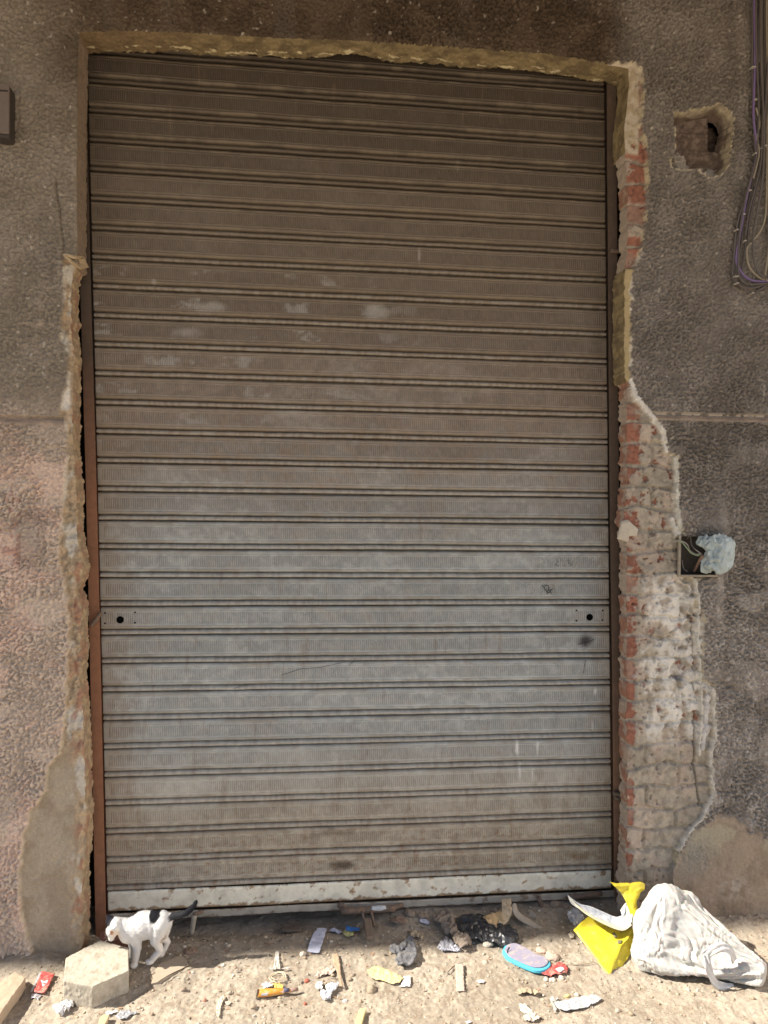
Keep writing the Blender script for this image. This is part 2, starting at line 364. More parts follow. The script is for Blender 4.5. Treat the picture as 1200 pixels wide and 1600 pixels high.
cS = mix(cS, (0.66, 0.58, 0.50), 0.8*sst(0.0, 0.25, n3+0.2)*box2(X, Z, 0.95, 3, zg_r+0.004, zg_r+0.012, 0.004))
cS = mix(cS, mix((0.40, 0.30, 0.22), (0.30, 0.23, 0.18), sst(-.2, .2, n3)), 0.8*(np.abs(dz+0.007) < 0.008))
cS = mix(cS, (0.30, 0.38, 0.36), 0.5*box2(X, Z, 1.16, 1.19, zpx(1000, 1100), zpx(950, 1100), 0.01))
# pale ring of broken render along the torn edges
# left broken plaster ---------------------------------------------------
lump = fbm(X, Z, 0.045, 4, 41, 0.6); ridge = np.abs(fbm(X*1.4, Z*0.8, 0.06, 3, 42))
jamb_d = np.clip(sdO, 0, 1)
low_pl = 1-sst(zpx(1215, 50), zpx(1120, 50), Z)                       # the smoother bare plaster near the ground
inner = 1-sst(0.012, 0.05, jamb_d+0.015*n3)                            # rough masonry next to the opening
hL = -0.015+0.004*lump-0.012*inner*(0.5+lump)+0.006*inner*(1-3*ridge) - 0.004*low_pl*(1-inner)
hL = hL+(1-low_pl)*(0.010*fbm(X, Z, 0.02, 3, 43, 0.7))-0.006*np.clip(1-ridge/0.03, 0, 1)*(1-0.7*low_pl)
cLb = mix((0.47, 0.36, 0.245), (0.36, 0.285, 0.20), sst(-0.2, 0.25, lump)); cLb = mix(cLb, (0.56, 0.53, 0.47), 0.8*sst(0.12, 0.35, fbm(X, Z*0.5, 0.06, 3, 44)))
cLb = mix(cLb, mix((0.40, 0.34, 0.26), (0.335, 0.275, 0.205), sst(-.2, .3, n2)), low_pl*(1-inner))
redl = sst(0.18, 0.30, fbm(X*1.3, Z*0.55, 0.05, 3, 45)+0.05)*inner*(Z < zpx(880)); cLb = mix(cLb, (0.34, 0.15, 0.10), 0.6*redl)
wh = box2(X, Z, V(90, 640, FY)[0], V(106, 640, FY)[0], zpx(650), zpx(590), 0.006); cLb = mix(cLb, (0.72, 0.68, 0.62), 0.9*wh)
# right brickwork ---------------------------------------------------------
PZ = 0.0768; z0b = zpx(693, 1000); q = (Z-z0b)/PZ+fbm(X, Z, 0.15, 3, 46)*0.26; ci = np.floor(q); fr = (q-ci)*PZ
xe = V(985, 900, FY)[0]
bx = (X-xe+0.02*noise2(ci*3.7+.5, ci*1.3+.5, 8))/0.245+0.5*(ci % 2)+0.18
fx = (bx-np.floor(bx))*0.245
e = np.minimum(np.minimum(fr, PZ-fr), np.minimum(fx, 0.245-fx))+fbm(X, Z, 0.02, 4, 47, 0.65)*0.0045
brickm = sst(0.003, 0.008, e)*(1-0.35*sst(0.05, 0.3, fbm(X, Z, 0.09, 3, 12)))
sm = fbm(X, Z, 0.07, 4, 48, 0.6)+0.55*sst(0.02, 0.10, X-xe)+0.10*(1-sst(zpx(1330), zpx(1150), Z))+0.12*noise2(ci*2.3+.4, ci*5.1+.7, 9)
sm = sm+0.25*box2(X, Z, -5, 5, zpx(1240), zpx(1170), 0.04)-0.25*box2(X, Z, -5, 5, zpx(430), zpx(230), 0.03)
sm = sm+0.5*noise2(ci*1.9+.37, ci*0.7+.21, 15)+1.2*sst(0.03, 0.055, X-xe+0.01*n3)-0.12; smear = sst(0.02, 0.12, sm)
frag = sst(0.30, 0.38, fbm(X, Z, 0.035, 4, 11, 0.65)); frag = frag*(0.15+0.85*sst(zpx(1200), zpx(1130), Z)); smear = smear*(1-frag)
hR = -0.034+0.010*brickm+0.0024*(0.45+0.55*sst(zpx(1200), zpx(1100), Z))*fbm(X, Z, 0.012, 3, 49, 0.75)+0.003*fbm(X, Z, 0.06, 3, 10)-0.004*frag+smear*(0.003+0.003*fbm(X, Z, 0.03, 3, 50))
pit = np.clip(fbm(X, Z, 0.022, 2, 55)-0.40, 0, 1); hR = hR-pit*0.03*sst(0.0, 0.3, n2+0.2)
tw = sst(zpx(1180, 1050), zpx(1140, 1050), Z)*(1-sst(zpx(920, 1050), zpx(880, 1050), Z))
whiteb = tw*sst(0.02, 0.10, X-xe-0.02+0.06*n3+0.03*n2)*sst(-0.35, 0.1, fbm(X, Z, 0.06, 3, 56)); hR = hR+whiteb*(0.004+0.003*fbm(X, Z, 0.04, 4, 57, 0.6))
flatm = sst(zpx(1330, 1020)-0.05, zpx(1330, 1020), Z); 
cbr = mix((0.32, 0.145, 0.10), (0.25, 0.115, 0.082), sst(-.2, .3, fbm(X, Z, 0.015, 2, 58)))
cmo = mix((0.41, 0.36, 0.29), (0.31, 0.275, 0.225), sst(-.2, .3, n3)); cmo = mix(cmo, (0.50, 0.40, 0.33), 0.5*sst(0, .3, n2))
cRb = mix(cmo, cbr, brickm*(1-smear))
cRb = mix(cRb, mix((0.40, 0.25, 0.20), cmo, 0.4*np.ones_like(X)), 0.55*smear*brickm*(1-sst(0.25, 0.45, sm))*0.7)
cRb = mix(cRb, (0.70, 0.67, 0.61), 0.9*whiteb)
crk = np.exp(-((sdR+0.030+0.010*n3+0.012*n2)/0.0042)**2)*tw; hR = hR+0.012*crk; cRb = mix(cRb, (0.68, 0.64, 0.57), 0.8*crk); tnt = noise2(ci*3.1+.2, np.floor(bx)*2.7+.6, 19); cRb = cRb*(1+0.16*tnt*brickm)[..., None]
soot = np.exp(-((X-V(1065, 1060, FY)[0])**2+(Z-zpx(1060, 1065))**2)/0.02**2); cRb = mix(cRb, (0.12, 0.12, 0.14), 0.8*np.clip(soot*1.4, 0, 1)*sst(-.4, .2, n3))
lowd = 1-sst(zpx(1400, 1000), zpx(1340, 1000), Z); cRb = mix(cRb, (0.30, 0.24, 0.185), 0.8*lowd); hR = hR+0.004*lowd*(1-brickm)
hR = hR+0.008*(sst(zpx(700), zpx(580), Z))
# plaster chips high on the right jamb
chip = box2(X, Z, 0.80, V(1002, 180, FY)[0], zpx(238, 985), zpx(95, 985), 0.008)*sst(-0.3, -0.1, fbm(X, Z, 0.03, 3, 59)+0.35*sst(0, .06, Z-zpx(238, 985)))
hR = hR*(1-chip)+(-0.012+0.004*lump)*chip; cRb = mix(cRb, mix((0.50, 0.43, 0.34), (0.40, 0.33, 0.23), sst(-.2, .2, n3)), chip)
blockm = box2(X, Z, 0.5, 3, zpx(596, 980), zpx(418, 980), 0.004); hR = hR*(1-blockm)+(-0.004+0.002*n3)*blockm; cRb = mix(cRb, (0.42, 0.335, 0.19), blockm)
# mud plaster bottom right
hM = -0.007+0.004*fbm(X, Z, 0.09, 4, 60)+0.001*fbm(X, Z, 0.012, 3, 61)
cM = mix((0.36, 0.285, 0.215), (0.29, 0.225, 0.165), sst(-.2, .3, n2)); cM = mix(cM, (0.42, 0.38, 0.28), 0.7*sst(.05, .3, n2+0.3*n1)*sst(zpx(1360, 1100), zpx(1310, 1100), Z))
cM = mix(cM, (0.50, 0.44, 0.37), 0.6*sst(-.2, .4, n3+.15+.3*n2)*box2(X, Z, V(1130, 1390, FY)[0], V(1170, 1390, FY)[0], zpx(1405, 1150), zpx(1372, 1150), 0.03))
gpatch = sst(-0.1, .1, 0.03-np.hypot(X-V(1088, 1338, FY)[0], (Z-zpx(1338, 1088))*1.0)+0.012*n3*3)
cM = mix(cM, (0.30, 0.29, 0.25), gpatch); hM = hM+gpatch*0.006*(0.5+worm2)
# square hole upper right
cxh = 0.5*(V(1052, 220, FY)[0]+V(1145, 220, FY)[0]); qh = (Z-zpx(246, 1100))/0.062; fh = qh-np.floor(qh)
hH = -0.075+0.006*fbm(X, Z, 0.012, 3, 66)+0.007*sst(0.05, 0.14, np.minimum(fh, 1-fh))+0.003*fbm(X, Z, 0.02, 3, 62)
hH = hH-0.07*sst(V(1122, 200, FY)[0], V(1130, 200, FY)[0], X)*sst(zpx(222, 1100), zpx(212, 1100), Z)
hH = hH+0.035*sst(0.0, 0.02, zpx(254, 1075)-Z+0.01*n3)
cH = mix((0.14, 0.105, 0.085), (0.21, 0.16, 0.13), sst(-.2, .3, n3)); cH = mix(cH, (0.40, 0.37, 0.34), 0.85*(Z < zpx(250, 1090)+0.02*n3)); lumpH = np.clip(1-np.hypot(X-V(1068, 245, FY)[0], Z-zpx(245, 1068))/0.045, 0, 1); cH = mix(cH, (0.42, 0.38, 0.34), sst(.1, .4, lumpH)); hH = hH+0.055*lumpH**0.5*(lumpH > 0)*(0.8+0.8*fbm(X, Z, 0.02, 3, 9))
# combine --------------------------------------------------------------
tLm = 1-sst(-0.003, 0.003, sdL); tRm = 1-sst(-0.003, 0.003, sdR); tMm = 1-sst(-0.012, 0.012, sdM+0.010*n3); tHm = 1-sst(-0.013, 0.002, sdH+0.004*n3)
H = h_st; C = cS
ring = lambda sd, a, b: sst(-b, -a*0.2, sd)*(1-sst(a*0.2, a, sd))
H = H+0.002*ring(np.minimum(np.minimum(sdL, sdR), sdH), 0.012, 0.01)
C = mix(C, cM, tMm); H = H*(1-tMm)+hM*tMm
C = mix(C, cRb, tRm); H = H*(1-tRm)+hR*tRm
C = mix(C, cLb, tLm); H = H*(1-tLm)+hL*tLm
YH = FY-hH-0.004*fbm(X, Z, 0.03, 3, 7)
rg = np.clip(ring(sdR, 0.010, 0.008)+0.8*ring(sdL, 0.004, 0.004)*sst(-.1, .2, n2+.1)+ring(sdH, 0.009, 0.004), 0, 1)*sst(-0.02, 0.22, fbm(X, Z, 0.05, 4, 63, 0.65)+0.12)
rw = sst(zpx(660), zpx(600), Z)*0+ (0.35+0.65*sst(zpx(1200), zpx(640), Z)*(1-sst(zpx(420), zpx(300), Z)))
C = mix(C, mix((0.52, 0.44, 0.29), (0.68, 0.64, 0.56), rw*sst(-.2, .3, n2+.1)), 0.85*rg)
# broken skim of white plaster following the torn right-hand edge
def line_d(L):
    P_l = P2(L); d_ = np.full(X.shape, 9.0)
    for (a0, b0), (a1, b1) in zip(P_l[:-1], P_l[1:]):
        t_ = np.clip(((X-a0)*(a1-a0)+(Z-b0)*(b1-b0))/((a1-a0)**2+(b1-b0)**2), 0, 1); d_ = np.minimum(d_, np.hypot(X-a0-t_*(a1-a0), Z-b0-t_*(b1-b0)))
    return d_
jag = 0.006*fbm(X, Z, 0.022, 4, 150, 0.6)
for L_, wd, cc3, dep in (([(986,596),(996,622),(1012,640),(1022,650)], 0.012, (0.74, 0.71, 0.66), 0.004), ([(1024,656),(1036,672),(1044,704)], 0.011, (0.72, 0.69, 0.62), 0.004), ([(1058,716),(1059,760),(1061,800),(1064,834)], 0.009, (0.62, 0.60, 0.52), 0.003), ([(1052,812),(1060,836)], 0.014, (0.66, 0.63, 0.56), 0.004),
    ([(1088,906),(1094,950),(1092,1000),(1097,1060),(1098,1120),(1094,1180)], 0.006, (0.62, 0.59, 0.52), 0.008), ([(1116,1076),(1118,1120),(1120,1150),(1112,1176),(1116,1245),(1100,1280),(1078,1302),(1062,1330)], 0.007, (0.66, 0.62, 0.55), 0.006), ([(1108,1090),(1104,1140),(1100,1170)], 0.012, (0.60, 0.58, 0.56), 0.003)):
    q_ = (1-sst(wd*0.6, wd, line_d(L_)+jag))*(sdO > 0.004); C = mix(C, mix(cc3, np.array(cc3)*0.8, sst(-.2, .3, n3)), 0.9*q_); H = H*(1-0.7*q_)+(-0.006+dep)*0.7*q_
for L_, wd in (([(1090,1120),(1089,1200),(1098,1262)], 0.0045), ([(1084,960),(1087,1020),(1088,1080)], 0.003)):
    q_ = 1-sst(wd*0.5, wd, line_d(L_)+0.4*jag); H = H-0.020*q_; C = mix(C, (0.30, 0.27, 0.24), 0.5*q_)
# keep / cut cells
cut = np.minimum(np.minimum(sdO, sdB), sdH)
cc_ = 0.25*(cut[:-1, :-1]+cut[1:, :-1]+cut[:-1, 1:]+cut[1:, 1:]); keep = cc_ > 0
gx = np.gradient(cut, xs, axis=0); gz = np.gradient(cut, zs, axis=1); gg = gx*gx+gz*gz+1e-9
kc = np.zeros(X.shape, int); k_ = keep.astype(int)
kc[:-1, :-1] += k_; kc[1:, :-1] += k_; kc[1:, 1:] += k_; kc[:-1, 1:] += k_
bd = (kc > 0) & (kc < 4) & (np.abs(cut) < 0.01)
X2 = X-np.where(bd, np.clip(cut*gx/gg, -S, S), 0); Z2 = Z-np.where(bd, np.clip(cut*gz/gg, -S, S), 0)
YF = FY-H
# swell the arris slightly rounded
YF = YF+0.004*np.exp(-np.clip(sdO, 0, 1)/0.004)
Vv = np.stack([X2, YF, Z2], -1).reshape(-1, 3); Cc = C.reshape(-1, 3)
idx = np.arange(X.size).reshape(X.shape)
F = np.stack([idx[:-1, :-1], idx[1:, :-1], idx[1:, 1:], idx[:-1, 1:]], -1)
reg = np.zeros(keep.shape, int)
cen = lambda a: 0.25*(a[:-1, :-1]+a[1:, :-1]+a[:-1, 1:]+a[1:, 1:])
reg[cen(sdM) < 0] = 3; reg[cen(sdR) < 0] = 2; reg[cen(sdL) < 0] = 1; reg[cen(sdH) < 0] = 4
wall = thing('building_wall', 'rough brown stucco building wall with broken edges round the shuttered doorway', 'wall', (0, FY, 0))
def sub(name, mask, label=None):
    f = F[mask & keep]; used = np.unique(f); rm = -np.ones(X.size, int); rm[used] = np.arange(len(used))
    o = mk(name, Vv[used], rm[f], M_wall, wall, True, Cc[used]); 
    if label: o['label'] = label
    return o
sub('stucco_coat', reg == 0)
sub('broken_plaster', reg == 1, 'broken tan plaster along the left side of the doorway')
sub('exposed_brickwork', reg == 2, 'red bricks smeared with mortar on the right side of the doorway')
sub('mud_plaster', reg == 3, 'smooth brown plaster patch low on the right')
# the hacked hole: rough sides going in, bricks at the back
hm = cen(sdH) < 0.014; f = F[hm]; used = np.unique(f); rm_ = -np.ones(X.size, int); rm_[used] = np.arange(len(used))
o = mk('brick_recess', np.stack([X, YH, Z], -1).reshape(-1, 3)[used], rm_[f], M_wall, wall, True, cH.reshape(-1, 3)[used]); o['label'] = 'bricks at the back of the hole hacked into the stucco'
# reveals: every rim edge of the doorway is carried back into the wall
isO = (sdO < sdB) & (sdO < sdH)
def rim_edges():
    k = keep; out = []
    a = k[:-1, :] & ~k[1:, :]; i, j = np.nonzero(a); out.append(np.stack([idx[i+1, j], idx[i+1, j+1]], -1))
    a = ~k[:-1, :] & k[1:, :]; i, j = np.nonzero(a); out.append(np.stack([idx[i+1, j+1], idx[i+1, j]], -1))
    a = k[:, :-1] & ~k[:, 1:]; i, j = np.nonzero(a); out.append(np.stack([idx[i+1, j+1], idx[i, j+1]], -1))
    a = ~k[:, :-1] & k[:, 1:]; i, j = np.nonzero(a); out.append(np.stack([idx[i, j+1], idx[i+1, j+1]], -1))
    return np.concatenate(out)
E = rim_edges()
EH = E[((sdH < sdB) & (sdH < sdO)).ravel()[E].all(1)]; hv = np.unique(EH); rh = -np.ones(X.size, int); rh[hv] = np.arange(len(hv)); hx, hz, hy = Vv[hv, 0], Vv[hv, 2], Vv[hv, 1]; hnx = (gx/np.sqrt(gg)).ravel()[hv]; hnz = (gz/np.sqrt(gg)).ravel()[hv]; VH = []; CH = []
for k in range(14):
    t = k/13; al = np.arctan2(hz-hz.mean(), hx-hx.mean()); dd = 0.007*fbm(al*0.06, al*0+t*0.075, 0.02, 4, 82, 0.65)*min(1, t*3)-0.014*t
    VH.append(np.stack([hx+hnx*dd, hy*(1-t)+(-0.075)*t, hz+hnz*dd], -1)); CH.append(mix(mix((0.46, 0.40, 0.28), (0.34, 0.29, 0.22), sst(-.2, .3, fbm(al*.06, al*0+t*.075, .015, 3, 83))), (0.17, 0.13, 0.105), sst(0.2, 0.6, t+0.3*fbm(al*.06, al*0+t*.075, .03, 3, 84))*np.ones(len(hx))))
nh = len(hx); o = mk('recess_side', np.concatenate(VH), np.concatenate([np.stack([rh[EH[:, 0]]+k*nh, rh[EH[:, 1]]+k*nh, rh[EH[:, 1]]+(k+1)*nh, rh[EH[:, 0]]+(k+1)*nh], -1) for k in range(13)]), M_wall, wall, True, np.concatenate(CH))
E = E[isO.ravel()[E[:, 0]] & isO.ravel()[E[:, 1]]]
bv = np.unique(E); rm = -np.ones(X.size, int); rm[bv] = np.arange(len(bv)); nb = len(bv)
bxv, bzv, byv = Vv[bv, 0], Vv[bv, 2], Vv[bv, 1]; nx_ = (gx/np.sqrt(gg)).ravel()[bv]; nz_ = (gz/np.sqrt(gg)).ravel()[bv]
soff = (nz_ > 0.6) & (bzv > 2.85); leftj = (bxv < 0) & ~soff; z415 = zpx(415, 115); top = (bzv > zpx(235, 985)) | (leftj & (bzv > z415))
blk = (~leftj) & ~soff & (bzv > zpx(596, 980)) & (bzv < zpx(418, 980))
smoothz = top | soff | blk
YB = np.where(soff, -0.035+0.022*fbm(bxv, bzv*0, 0.15, 4, 71, 0.6)+0.010*fbm(bxv, bzv*0, 0.03, 3, 72), np.where(top, -0.035, np.where(blk, -0.045, np.where(leftj, -0.05, -0.06))))
bump_soff = 0.03*np.exp(-((bxv-V(555, 85, -0.05)[0])/0.10)**2); YB = np.where(soff, YB-bump_soff, YB)
YB = YB+np.where(smoothz, 0.003, 0.010)*fbm(bxv*0+1, bzv, 0.04, 4, 73)
K = 26; Vr = []; Cr_ = []
for k in range(K):
    t = k/(K-1); yy = byv*(1-t)+YB*t
    s1 = bxv*0+yy; along = np.where(soff, bxv, bzv)
    n_a = fbm(along, s1, 0.03, 4, 74, 0.65); n_b = fbm(along, s1, 0.012, 3, 75)
    # brick courses show in the right reveal
    q2 = (bzv-z0b)/PZ; f2 = np.abs(q2-np.floor(q2)-0.0); jm = (sst(0.06, 0.14, f2)*(1-sst(0.88, 0.95, f2)))
    amp = np.where(smoothz, 0.0045, np.where(leftj, 0.011, 0.005))*min(1, t*6)
    dd = amp*n_a+np.where(smoothz, .0028, .0018)*n_b*min(1, t*4)+np.where(~smoothz & ~leftj, 0.006*(1-jm), 0)*min(1, t*5)
    dd = dd - np.where(leftj & ~smoothz, 0.006*sst(0.0, 0.3, n_a), 0)*min(1, t*5) + np.where(t > 0.9, (t-0.9)*0.05, 0)
    Vr.append(np.stack([bxv+nx_*dd, yy, bzv+nz_*dd], -1))
    cs_ = mix((0.31, 0.245, 0.135), (0.20, 0.155, 0.09), sst(-.2, .3, fbm(along, s1, 0.06, 3, 76)))
    cs_ = mix(cs_, (0.22, 0.155, 0.09), 0.7*(1-sst(-0.85, -0.35, bxv))*soff)
    cs_ = mix(cs_, (0.75, 0.66, 0.42), 0.85*(soff & (t > 0.6))*sst(0.33, 0.40, fbm(along, s1*3, 0.05, 2, 81)))
    ctl = mix((0.26, 0.20, 0.15), (0.30, 0.225, 0.16), sst(-.2, .3, n_a)); cs_ = np.where((leftj & top)[:, None], ctl, cs_)
    clr = mix((0.47, 0.35, 0.22), (0.33, 0.25, 0.17), sst(-.3, .3, n_a)); clr = mix(clr, (0.34, 0.16, 0.11), 0.5*sst(0.12, 0.26, fbm(along*0.8, s1, 0.06, 3, 77)))
    cs_ = np.where((leftj & ~smoothz)[:, None], clr, cs_)
    crr = mix((0.47, 0.39, 0.31), mix((0.36, 0.20, 0.14), (0.46, 0.36, 0.28), sst(-.1, .25, fbm(along, s1, 0.05, 3, 78))), jm*sst(-.1, .1, noise2(np.floor(q2)*1.7+.3, q2*0+.4, 12)+0.12)*(bzv > zpx(1340, 990)))
    cs_ = np.where((~leftj & ~smoothz)[:, None], crr, cs_)
    Cr_.append(cs_)
Vr = np.concatenate(Vr); Cr_ = np.concatenate(Cr_)
e0, e1 = rm[E[:, 0]], rm[E[:, 1]]
Fr = np.concatenate([np.stack([e0+k*nb, e1+k*nb, e1+(k+1)*nb, e0+(k+1)*nb], -1) for k in range(K-1)])
sf = soff[e0] & soff[e1]; sfm = np.tile(sf, K-1)
def subr(name, mk_, label):
    f = Fr[mk_]; used = np.unique(f); r_ = -np.ones(len(Vr), int); r_[used] = np.arange(len(used))
    o = mk(name, Vr[used], r_[f], M_wall, wall, True, Cr_[used]); o['label'] = label
subr('lintel_soffit', sfm, 'yellowish rough underside of the lintel')
subr('door_reveal', ~sfm, 'chipped inner faces of the doorway')
# core wall behind, roof edge, side caps: closes the building so that the pocket behind the rails is dark
g = join_geo([boxgeo((-9, 0.14, -0.3), (9, 0.40, WALL_H)), boxgeo((-9, -0.15, WALL_H+0.001), (9, 0.40, WALL_H+0.08)), boxgeo((-9, -0.03, 3.13), (9, 0.139, 3.3)),
              boxgeo((-9.0, -0.15, -0.3), (-1.25, 0.139, WALL_H)), boxgeo((1.6, -0.09, -0.3), (9, 0.139, WALL_H))])
mk('masonry_core', g[0], g[1], M_core, wall, False)
# unseen balcony overhead, inferred from the dim wall top and enlarged to darken it
bal = thing('balcony', 'unseen concrete balcony slab overhead, put in to dim the wall above the doorway', 'balcony', (0.6, FY, 3.5))
M_conc = mat('concrete', (0.30, 0.26, 0.22), rough=0.9, bump=0.4)
bevel(mk('slab', *boxgeo((-2.10, -2.50, 3.44), (4.0, -0.172, 3.58)), M_conc, bal, False), 0.01)
bevel(mk('parapet', *boxgeo((-2.09, -2.49, 3.582), (3.99, -2.39, 4.5)), M_conc, bal, False), 0.01)

# ------------------------------------------------------------------ roller shutter
PITCH = 0.100133; ZB = 0.13; SH = 0.028291; W2 = 0.925
def lx(z): return -W2-SH*(z-1.53)
def rx(z): return W2-SH*(z-1.53)
shut = thing('roller_shutter', 'closed ribbed metal roller shutter, dusty brown above and grey below', 'shutter', (0, 0, 0.05))
prof = [(0.0, 0.026), (0.0044, 0.026), (0.0047, 0.002), (0.0050, -0.0035), (0.0085, -0.0065), (0.0120, -0.0065), (0.0160, -0.0035), (0.0185, 0.001), (0.0190, 0.020), (0.0230, 0.020),
        (0.0236, 0.001), (0.0262, -0.0045), (0.0300, -0.0068), (0.0335, -0.0072), (0.0345, -0.0058), (0.0375, -0.0058), (0.0385, -0.0070), (0.0410, -0.0070), (0.0420, -0.0062), (0.0440, -0.0060)]
prof += [(0.0440+0.0036*i, -0.0060) for i in range(1, 11)]
prof += [(0.0815, -0.0060), (0.0830, -0.0070), (0.0860, -0.0070), (0.0870, -0.0058), (0.0890, -0.0058), (0.0905, -0.0068), (0.0940, -0.0060), (0.0970, -0.0035), (0.0988, 0.000), (0.0998, 0.020)]
pz = np.array([a for a, b in prof]); pyy = np.array([b for a, b in prof]); rib = ((pz > 0.0435) & (pz < 0.081)).astype(float)
n_sl = 31; zz = np.concatenate([ZB+i*PITCH+pz for i in range(n_sl)]); yp = np.tile(pyy, n_sl); rr = np.tile(rib, n_sl); ii = np.repeat(np.arange(n_sl), len(pz)); tt = np.tile(pz, n_sl)
NX = 1060; uu = np.linspace(0, 1, NX)
U, Zs = np.meshgrid(uu, zz, indexing='ij'); xl = lx(Zs)+0.006; xr = rx(Zs)-0.006; Xs = xl+(xr-xl)*U
Ys = np.tile(yp, (NX, 1)); RR = np.tile(rr, (NX, 1)); II = np.tile(ii, (NX, 1)); TT = np.tile(tt, (NX, 1))
ribw = 0.5+0.5*np.cos(2*math.pi*Xs/0.0074)
inset = sst(0.012, 0.020, Xs-xl)*sst(0.012, 0.020, xr-Xs)
Ys = Ys-RR*inset*(ribw-0.5)*0.0024*sst(-0.5, 0.2, fbm(Xs, II*2.3+.5, 0.3, 3, 89)+0.25)
sway = fbm(Xs*0.35, II*0.37+0.2, 0.3, 2, 90)*0.0016
dent = fbm(Xs, Zs, 0.25, 3, 91)*0.0022
Zs2 = Zs+sway+0.0008*fbm(Xs, II*1.7+.3, 0.09, 2, 96); Ys = Ys+dent+0.0007*fbm(Xs, Zs, 0.05, 2, 97)
# slat 8 (from the bottom) carries the two lock holes
# colours
p1 = fbm(Xs*0.8, Zs, 0.30, 5, 92, 0.6); p2 = fbm(Xs, Zs*1.5, 0.06, 4, 93, 0.65); p3 = fbm(Xs*3, Zs*0.7, 0.05, 3, 94)
zr = lambda py: V(560, py, 0)[2]
grey = mix((0.335, 0.352, 0.348), (0.415, 0.432, 0.425), sst(-.2, .3, p2)); brown = mix((0.205, 0.162, 0.125), (0.245, 0.200, 0.16), sst(-.2, .3, p2))
dirty = np.clip(sst(zr(960), zr(600), Zs)+0.25*(1-sst(zr(1330), zr(1080), Zs))+0.30*p1+0.45*p2*sst(-.3, .2, p1), 0, 1)
Cs = mix(grey, brown, dirty)
Cs = mix(Cs, (0.150, 0.118, 0.085), 0.75*sst(zr(650), zr(420), Zs)); Cs = mix(Cs, (0.070, 0.054, 0.040), 0.85*sst(zr(420), zr(90), Zs)); Cs = mix(Cs, mix((0.53, 0.465, 0.365), (0.40, 0.34, 0.26), sst(-.3, .3, p2+.5*p1)), 0.85*(1-sst(zr(1340), zr(1120), Zs)))  # brown dirt, darkened at the top to paint in its dimness; tan dust below
Cs = Cs*(1+0.09*noise2(II*1.37+.3, II*0+.5, 88)*1.6)[..., None]; drip = sst(0.30, 0.55, fbm(Xs*5, Zs*0.55, 0.12, 4, 87, 0.6)); Cs = mix(Cs, (0.20, 0.15, 0.105), 0.35*drip*(0.4+0.6*sst(-.2, .3, p1)))
# brown dust film at both ends of each slat, scuffed away in the middle
endd = np.clip(1-sst(0.0, 0.16, Xs-xl+0.08*p2)+0.8*(1-sst(0.0, 0.06, xr-Xs+0.05*p2)), 0, 1)*(1-sst(zr(820), zr(500), Zs)); Cs = mix(Cs, (0.30, 0.235, 0.17), 0.6*endd)
scuff = sst(0.12, 0.42, fbm(Xs*0.7, Zs, 0.12, 5, 98, 0.7))*sst(zr(780), zr(620), Zs)*(1-sst(zr(470), zr(380), Zs))*RR*(1-sst(0.35, 0.75, U)); Cs = mix(Cs, (0.36, 0.34, 0.31), 0.75*scuff)
bead = ((TT > 0.002) & (TT < 0.021)).astype(float); Cs = mix(Cs, mix((0.44, 0.41, 0.36), (0.29, 0.24, 0.19), sst(-.2, .3, p3)), 0.42*bead*(1-sst(zr(500), zr(300), Zs)))  # bead tinted lighter: its highlight is put into the colour
lipd = (((TT > 0.021) & (TT < 0.034)) | (TT > 0.088)).astype(float); Cs = mix(Cs, (0.25, 0.20, 0.14), lipd*0.40*sst(-.25, .3, fbm(Xs, II*1.9+.5, 0.15, 4, 95, 0.6)))
stain = sst(0.0, 0.5, fbm(Xs*2.2, Zs*0.6, 0.11, 6, 99, 0.72))*(1-sst(zr(1250), zr(1120), Zs)); Cs = mix(Cs, (0.22, 0.155, 0.10), 0.38*stain)
rustl = sst(0.25, 0.45, fbm(Xs*2, Zs*5, 0.05, 4, 100))*(1-sst(zr(1340), zr(1230), Zs)); Cs = mix(Cs, (0.27, 0.13, 0.06), 0.5*rustl)
Cs = Cs*(1-0.30*(RR*inset*sst(0.45, 0.7, ribw)*sst(-0.6, 0.3, p1+0.25))[..., None])       # pressed slots darkened in colour: grime, plus the shading their shallow ribs lack
def spot(px, py, rxx, rzz, c, a, seed=101):
    global Cs
    p = V(px, py, -0.006); d = ((Xs-p[0])/rxx)**2+((Zs2-p[2])/rzz)**2
    Cs = mix(Cs, c, a*np.clip(1.5*np.exp(-d)-0.3+0.5*p2, 0, 1)*(d < 4))
spot(915, 1001, 0.030, 0.026, (0.03, 0.03, 0.035), 0.9)
spot(808, 1168, 0.007, 0.035, (0.70, 0.70, 0.68), 0.9); spot(812, 1205, 0.006, 0.03, (0.62, 0.62, 0.60), 0.8); spot(840, 1170, 0.005, 0.03, (0.66, 0.66, 0.64), 0.8); spot(832, 1210, 0.005, 0.03, (0.6, 0.6, 0.58), 0.7); spot(930, 1080, 0.006, 0.014, (0.66, 0.66, 0.64), 0.9); spot(926, 1135, 0.003, 0.02, (0.6, 0.6, 0.58), 0.8)
spot(535, 1352, 0.05, 0.02, (0.07, 0.045, 0.03), 0.8); spot(520, 1300, 0.08, 0.02, (0.11, 0.07, 0.045), 0.5); spot(905, 1338, 0.07, 0.018, (0.20, 0.12, 0.05), 0.5); spot(330, 480, 0.06, 0.02, (0.40, 0.38, 0.35), 0.6); spot(590, 488, 0.05, 0.025, (0.38, 0.36, 0.33), 0.6); spot(290, 520, 0.05, 0.02, (0.38, 0.36, 0.33), 0.5)
spot(655, 400, 0.006, 0.03, (0.34, 0.31, 0.27), 0.7); spot(715, 255, 0.008, 0.03, (0.22, 0.18, 0.15), 0.6); spot(240, 440, 0.01, 0.012, (0.36, 0.33, 0.3), 0.7)
